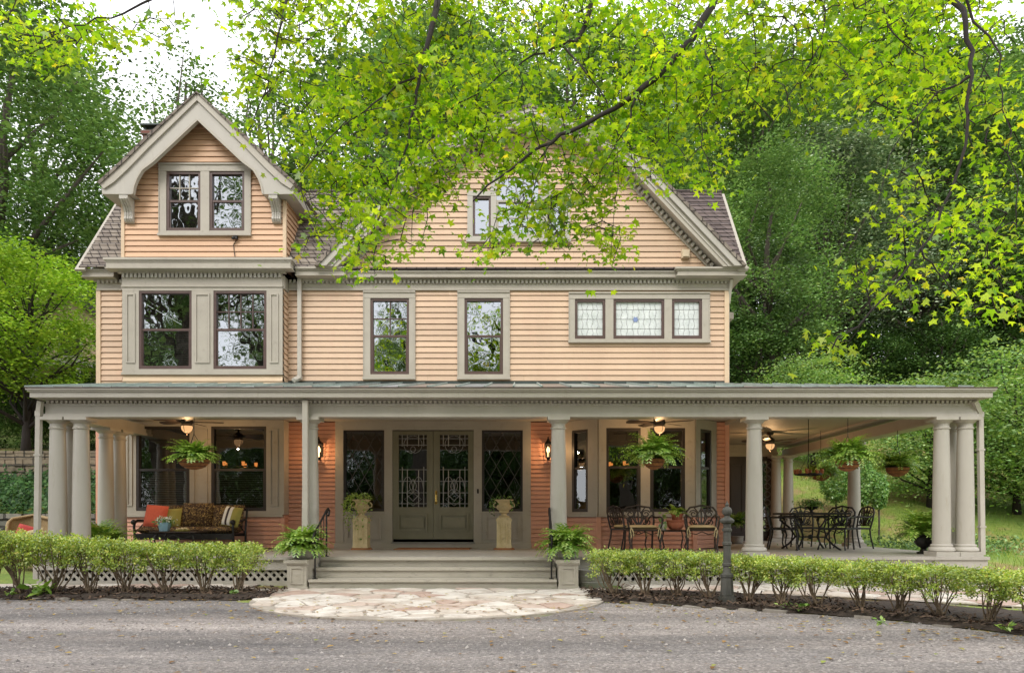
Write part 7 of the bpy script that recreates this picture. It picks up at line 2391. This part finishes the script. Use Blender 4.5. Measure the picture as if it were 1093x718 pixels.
topiary('rounded topiary tree left of the rear grey column', wx(892, 20), 20, 1.9, 0.45, 0.25, 0.3)
P = np.random.default_rng(5).normal(size=(2500, 3)) * [1.3, 0.35, 0.12]
# low border plants at the foot of the right lawn
t = thing('border_shrub', 'low dark border shrubs at the foot of the lawn right of the porch', 'shrub', (9.6, 16.5, tz(9.6, 16.5)))
o = build_np('foliage', leaves(P + [0, 0, 0.16], 0.07, OVAL, 0.4, 0, 8), 6, 'lf_forest', None); o.parent = t

# ------------------------------------------------------------------ neighbour's house, far left
nb = thing('neighbour_house', 'pale peach neighbour house with white trim glimpsed through the trees at far left', 'house', (wx(30, 34), 34, tz(wx(30, 34), 34) - 0.2))
m = MB().box(-3.2, 3.2, 0, 6, 0, 5.2)
m.add([(-3.2, 0, 5.2), (3.2, 0, 5.2), (0, 0, 7.6), (-3.2, 6, 5.2), (3.2, 6, 5.2), (0, 6, 7.6)], [(0, 1, 2), (5, 4, 3)])
o = build('wall', m, 'peach_light', None); o.parent = nb
m = MB()
for sg in (-1, 1):
    m.strip([(0, 7.75), (sg * 3.6, 5.0)], [(0, 7.62), (sg * 3.6, 4.87)], -0.35, 6.3)
o = build('roof', m, 'shingle_dark', None); o.parent = nb
for x in (-2, 0, 2):
    for z in (1.0, 3.4):
        m = MB().box(x - 0.55, x + 0.55, -0.06, -0.002, z - 0.08, z + 1.5)
        o = build('window', m, 'cream', None); o.parent = nb
        g = MB().box(x - 0.45, x + 0.45, -0.075, -0.062, z, z + 1.4); q = build('pane', g, 'interior', None); q.parent = o
for x in (-3.1, -1, 1, 3.1):
    o = build('porch_post', MB().box(x - 0.12, x + 0.12, -1.3, -1.06, 0, 2.7), 'cream', None); o.parent = nb
o = build('porch_roof', MB().box(-3.4, 3.4, -1.45, -0.08, 2.7, 2.95), 'cream', None); o.parent = nb

# ------------------------------------------------------------------ the overhanging maple
mp = thing('maple_tree', 'bright yellow green maple whose leafy branches overhang the top of the view', 'tree', (3.3, -2.2, 0))
def W(px, py, Y): return np.array([wx(px, Y), Y, wz(py, Y)])
LIMB = []
def limb(pts, r0, r1, ex=3.2, md=0.0):
    """curve through the points, with a little natural crookedness"""
    pts = [np.array(p, float) for p in pts]
    rr = np.random.default_rng(len(LIMB) + 5)
    out = []
    for i in range(len(pts) - 1):
        p0, p1, p2, p3 = pts[max(i - 1, 0)], pts[i], pts[i + 1], pts[min(i + 2, len(pts) - 1)]
        for t in np.linspace(0, 1, 5)[:-1]:
            q = 0.5 * ((2 * p1) + (-p0 + p2) * t + (2 * p0 - 5 * p1 + 4 * p2 - p3) * t * t + (-p0 + 3 * p1 - 3 * p2 + p3) * t ** 3)
            out.append(q + rr.normal(size=3) * 0.012)
    out.append(pts[-1])
    tt = np.linspace(0, 1, len(out))
    LIMB.append((out, list(r1 + (r0 - r1) * (1 - tt) ** ex + md * (1 - tt))))
T0 = np.array([3.2, -2.0, 3.3])
limb([(3.3, -2.2, -0.1), (3.32, -2.15, 1.2), (3.22, -2.05, 2.4), T0], 0.26, 0.2, 1)
A = np.array([2.1, 4.2, 6.9])
limb([T0, (2.9, 0.5, 5.4), A, W(790, -70, 7.6), W(748, 26, 7.4), W(705, 78, 7.2), W(680, 100, 7.1)], 0.15, 0.028, 3.2, 0.012)
limb([W(680, 100, 7.1), W(630, 130, 7.0), W(588, 150, 6.9), W(545, 180, 6.8), W(505, 215, 6.75)], 0.026, 0.006, 1)
limb([W(680, 100, 7.1), W(668, 137, 7.0), W(650, 168, 6.95), W(635, 200, 6.9)], 0.016, 0.004)
limb([A, W(660, -80, 8), W(625, 28, 7.8), W(600, 48, 7.6), W(560, 66, 7.45), W(518, 92, 7.3), W(470, 125, 7.2)], 0.08, 0.006)
Bp = np.array([0.2, 3.2, 6.6])
limb([T0, (1.8, 0.4, 5.6), Bp, W(478, -70, 7.6), W(461, 24, 7.4), W(449, 75, 7.3), W(441, 118, 7.2), W(432, 165, 7.1), W(418, 205, 7.0), W(396, 250, 6.9)], 0.13, 0.006, 3.4, 0.012)
limb([W(441, 118, 7.2), W(455, 150, 7.1), W(478, 185, 7.0), W(490, 215, 6.95)], 0.01, 0.003)
limb([W(449, 75, 7.3), W(400, 110, 7.0), W(350, 150, 6.8), W(320, 200, 6.7), W(345, 260, 6.65)], 0.014, 0.004)
limb([Bp, W(330, -90, 7.2), W(300, 20, 7.0), W(285, 90, 6.9), W(265, 140, 6.8)], 0.06, 0.005)
limb([Bp, W(230, -60, 6.9), W(150, 5, 6.7), W(90, 25, 6.6), W(45, 40, 6.5)], 0.05, 0.005)
limb([W(748, 26, 7.4), W(760, 90, 7.0), W(748, 140, 6.9), W(760, 190, 6.8)], 0.014, 0.004)
limb([W(600, 48, 7.6), W(640, 95, 7.2), W(660, 150, 7.0), W(655, 220, 6.8), W(652, 275, 6.75)], 0.012, 0.003)
limb([W(588, 150, 6.9), W(575, 190, 6.85), W(560, 230, 6.8)], 0.007, 0.003)
Cp = np.array([3.5, 3.2, 5.6])
limb([T0, (3.5, 0.4, 4.9), Cp, W(1026, -50, 5.6), W(1031, 24, 5.5), W(1036, 80, 5.4), W(1032, 140, 5.3), W(1016, 205, 5.2), W(985, 266, 5.1), W(945, 316, 5.0), W(888, 372, 4.9)], 0.12, 0.005, 6, 0.014)
limb([W(985, 266, 5.1), W(1005, 300, 5.1), W(1040, 325, 5.1), W(1075, 335, 5.1)], 0.008, 0.003)
limb([Cp, W(1045, -40, 5.5), W(1062, 60, 5.4), W(1078, 140, 5.3), W(1085, 240, 5.2)], 0.04, 0.004, 4)
limb([Cp, W(900, -60, 6.3), W(880, 30, 6.2), W(850, 90, 6.1), W(820, 140, 6.0)], 0.05, 0.004, 4)
limb([W(1036, 80, 5.4), W(990, 110, 5.4), W(950, 170, 5.3), W(930, 230, 5.25)], 0.012, 0.003)
limb([Cp, W(960, -60, 6.2), W(950, 30, 6.0), W(985, 60, 5.9), W(1000, 100, 5.8)], 0.04, 0.004, 4)
m = MB()
for pts, rr in LIMB:
    m.tube(pts, rr, 9 if rr[0] > 0.04 else 6)
build('trunk', m, 'bark_dark', mp, smooth='all')

# leaf sprays: (cx, cy, rx, ry, leaves, depth)
SPR = [(545, 62, 290, 70, 1950, 7.3), (415, 145, 100, 72, 1350, 7.05), (372, 222, 42, 40, 380, 6.8), (388, 272, 30, 16, 90, 6.75), (338, 258, 16, 16, 22, 6.7), (600, 155, 105, 48, 950, 7.0), (595, 225, 58, 34, 330, 6.85),
       (535, 262, 40, 16, 90, 6.8), (650, 240, 15, 42, 120, 6.75), (610, 250, 25, 25, 70, 6.75), (720, 105, 95, 55, 720, 7.1), (745, 178, 42, 20, 120, 6.85), (668, 180, 40, 25, 120, 6.9), (455, 190, 24, 34, 90, 6.95), (440, 245, 14, 25, 45, 6.9),
       (285, 55, 50, 50, 260, 6.9), (262, 110, 22, 30, 24, 6.8), (330, 180, 18, 35, 60, 6.7), (470, 110, 60, 60, 320, 7.1),
       (880, 46, 130, 46, 850, 6.15), (835, 105, 45, 26, 130, 6.0), (1000, 66, 100, 56, 420, 5.8), (1052, 190, 44, 110, 330, 5.3), (995, 235, 45, 55, 130, 5.15), (950, 300, 42, 26, 110, 5.0), (898, 362, 24, 13, 38, 4.9),
       (950, 165, 32, 50, 50, 5.3), (1060, 320, 40, 28, 80, 5.1), (960, 115, 55, 25, 100, 5.7),
       (95, 32, 45, 20, 150, 6.6), (50, 55, 32, 22, 130, 6.5), (165, 20, 35, 22, 50, 6.7), (20, 20, 40, 25, 110, 6.6),
       (640, 4, 380, 20, 650, 7.5), (1000, 6, 120, 22, 260, 6.0), (345, 15, 110, 22, 150, 7.1), (560, -70, 330, 70, 1500, 7.7), (940, -60, 180, 60, 900, 6.2), (150, -50, 160, 40, 400, 6.8)]
r = np.random.default_rng(77)
bp_ = np.array([p for pts, rr in LIMB[1:] for p in pts])
leafP, leafN, tw = [], [], MB()
cs_ = []
for (cx, cy, rx, ry, n, Y) in SPR:
    for i in range(max(2, int(n / 6.4))):
        a, d = r.uniform(0, 2 * PI), math.sqrt(r.uniform(0, 1))
        cs_.append(W(cx + rx * d * math.cos(a), cy + ry * d * math.sin(a), Y + 0.45 + r.normal() * 0.36))
cs_ = np.array(cs_)
dm_ = np.array([np.min(np.sum((bp_ - c) ** 2, axis=1)) for c in cs_])
nodes = np.zeros((len(bp_) + len(cs_), 3))
nodes[:len(bp_)] = bp_
nn_ = len(bp_)
for c in cs_[np.argsort(dm_)]:
    b = nodes[np.argmin(np.sum((nodes[:nn_] - c) ** 2, axis=1))]       # twig grows from the nearest wood
    nodes[nn_] = c; nn_ += 1
    dist = np.linalg.norm(c - b)
    if 0.05 < dist < 0.9:
        q = b * 0.5 + c * 0.5 + np.array([0, 0, 0.08 * dist]) + r.normal(size=3) * 0.03
        e = c + (c - q) * 0.3 + [0, 0, -0.03]
        tw.tube([b, q, c, e], [0.006, 0.005, 0.0035, 0.002], 3, cap=False)
    nrm = np.array([r.normal() * 0.35, r.normal() * 0.35 - 0.35, 0.75]); nrm /= np.linalg.norm(nrm)
    t1 = np.cross(nrm, r.normal(size=3)); t1 /= np.linalg.norm(t1)
    t2_ = np.cross(nrm, t1)
    k = r.integers(8, 15)
    u = r.normal(size=(k, 2)) * 0.13
    P = c + u[:, :1] * t1 + u[:, 1:] * t2_ + nrm * r.normal(size=(k, 1)) * 0.025
    P[:, 2] -= (u ** 2).sum(1) * 0.6
    leafP.append(P)
    leafN.append(np.tile(nrm * 0.9, (k, 1)))
# the rest of the crown, overhead and behind
for i in range(70):
    c = np.array([r.uniform(-4, 8), r.uniform(-7, 5), r.uniform(6.2, 9)])
    if c[2] < 1.5 + 0.85 * max(0, c[1]): continue
    P = c + r.normal(size=(16, 3)) * [0.3, 0.3, 0.1]
    leafP.append(P); leafN.append(np.tile([0, 0, 0.8], (16, 1)))
P, Nn_ = np.concatenate(leafP), np.concatenate(leafN)
V = leaves(P, np.where(P[:, 1] > 6.5, 0.079, 0.067), MAPLE, 0.15, 0.55, 78, Nn_)
build_np('foliage', V, len(MAPLE), 'lf_maple', mp)
build('twigs', tw, 'bark_dark', mp)

# ------------------------------------------------------------------ light, sky, camera
w = bpy.data.worlds.new('World')
scene.world = w
w.use_nodes = True
nt = w.node_tree
nt.nodes.clear()
out = nt.nodes.new('ShaderNodeOutputWorld')
bg = nt.nodes.new('ShaderNodeBackground')
sky = nt.nodes.new('ShaderNodeTexSky')
SUN_EL, SUN_AZ = math.radians(44), math.radians(203)     # azimuth from +Y clockwise: behind the viewer, to the left
sky.sky_type = 'NISHITA'
sky.sun_disc = False
sky.sun_elevation = SUN_EL
sky.sun_rotation = SUN_AZ
mx = nt.nodes.new('ShaderNodeMix'); mx.data_type = 'RGBA'
mx.inputs[0].default_value = 0.8                       # overcast veil over the clear sky
mx.inputs[7].default_value = (15.2, 15.3, 15.6, 1)
nt.links.new(sky.outputs[0], mx.inputs[6])
nt.links.new(mx.outputs[2], bg.inputs['Color'])
bg.inputs['Strength'].default_value = 0.15
nt.links.new(bg.outputs[0], out.inputs['Surface'])
sl_ = bpy.data.lights.new('Sun', 'SUN')
sl_.energy = 2.1
sl_.angle = math.radians(22)
sl_.color = (1.0, 0.965, 0.91)
so = bpy.data.objects.new('Sun', sl_)
COL.objects.link(so)
d = Vector((math.sin(SUN_AZ) * math.cos(SUN_EL), math.cos(SUN_AZ) * math.cos(SUN_EL), math.sin(SUN_EL)))
so.rotation_euler = (-d).to_track_quat('-Z', 'Y').to_euler()
so.location = (0, 0, 30)
# the lit lamps of the porch
def lamp(loc, e, col=(1.0, 0.6, 0.28), rad=0.06):
    l = bpy.data.lights.new('lamp', 'POINT'); l.energy = e; l.color = col; l.shadow_soft_size = rad
    o = bpy.data.objects.new('lamp', l); COL.objects.link(o); o.location = loc
for px in (341, 585):
    lamp((wx(px, 14.9), 14.74, wz(480, 14.85)), 7, rad=0.02)
for px, Y in ((199.5, 13.5), (704, 13.6), (822, 16.9)):
    lamp((wx(px, Y), Y, 2.59), 24, rad=0.02)
for px, Y in ((668, 16.6), (255, 16.4)):
    lamp((wx(px, Y), Y, 1.9), 6, rad=0.03)

cam = bpy.data.cameras.new('Camera')
co = bpy.data.objects.new('Camera', cam)
COL.objects.link(co)
co.location = (0, 0, EYE)
co.rotation_euler = (PI / 2, 0, 0)
cam.sensor_width = 36
cam.lens = 780 / 1093 * 36
cam.shift_x = (546.5 - 554) / 1093
cam.shift_y = (551 - 359) / 1093
cam.clip_end = 2000
cam.clip_start = 0.05
scene.camera = co
scene.view_settings.view_transform = 'Standard'
scene.view_settings.look = 'None'
scene.view_settings.exposure = 0
scene.cycles.max_bounces = 6
scene.cycles.diffuse_bounces = 3
scene.cycles.glossy_bounces = 3
scene.cycles.transmission_bounces = 4
scene.cycles.transparent_max_bounces = 8
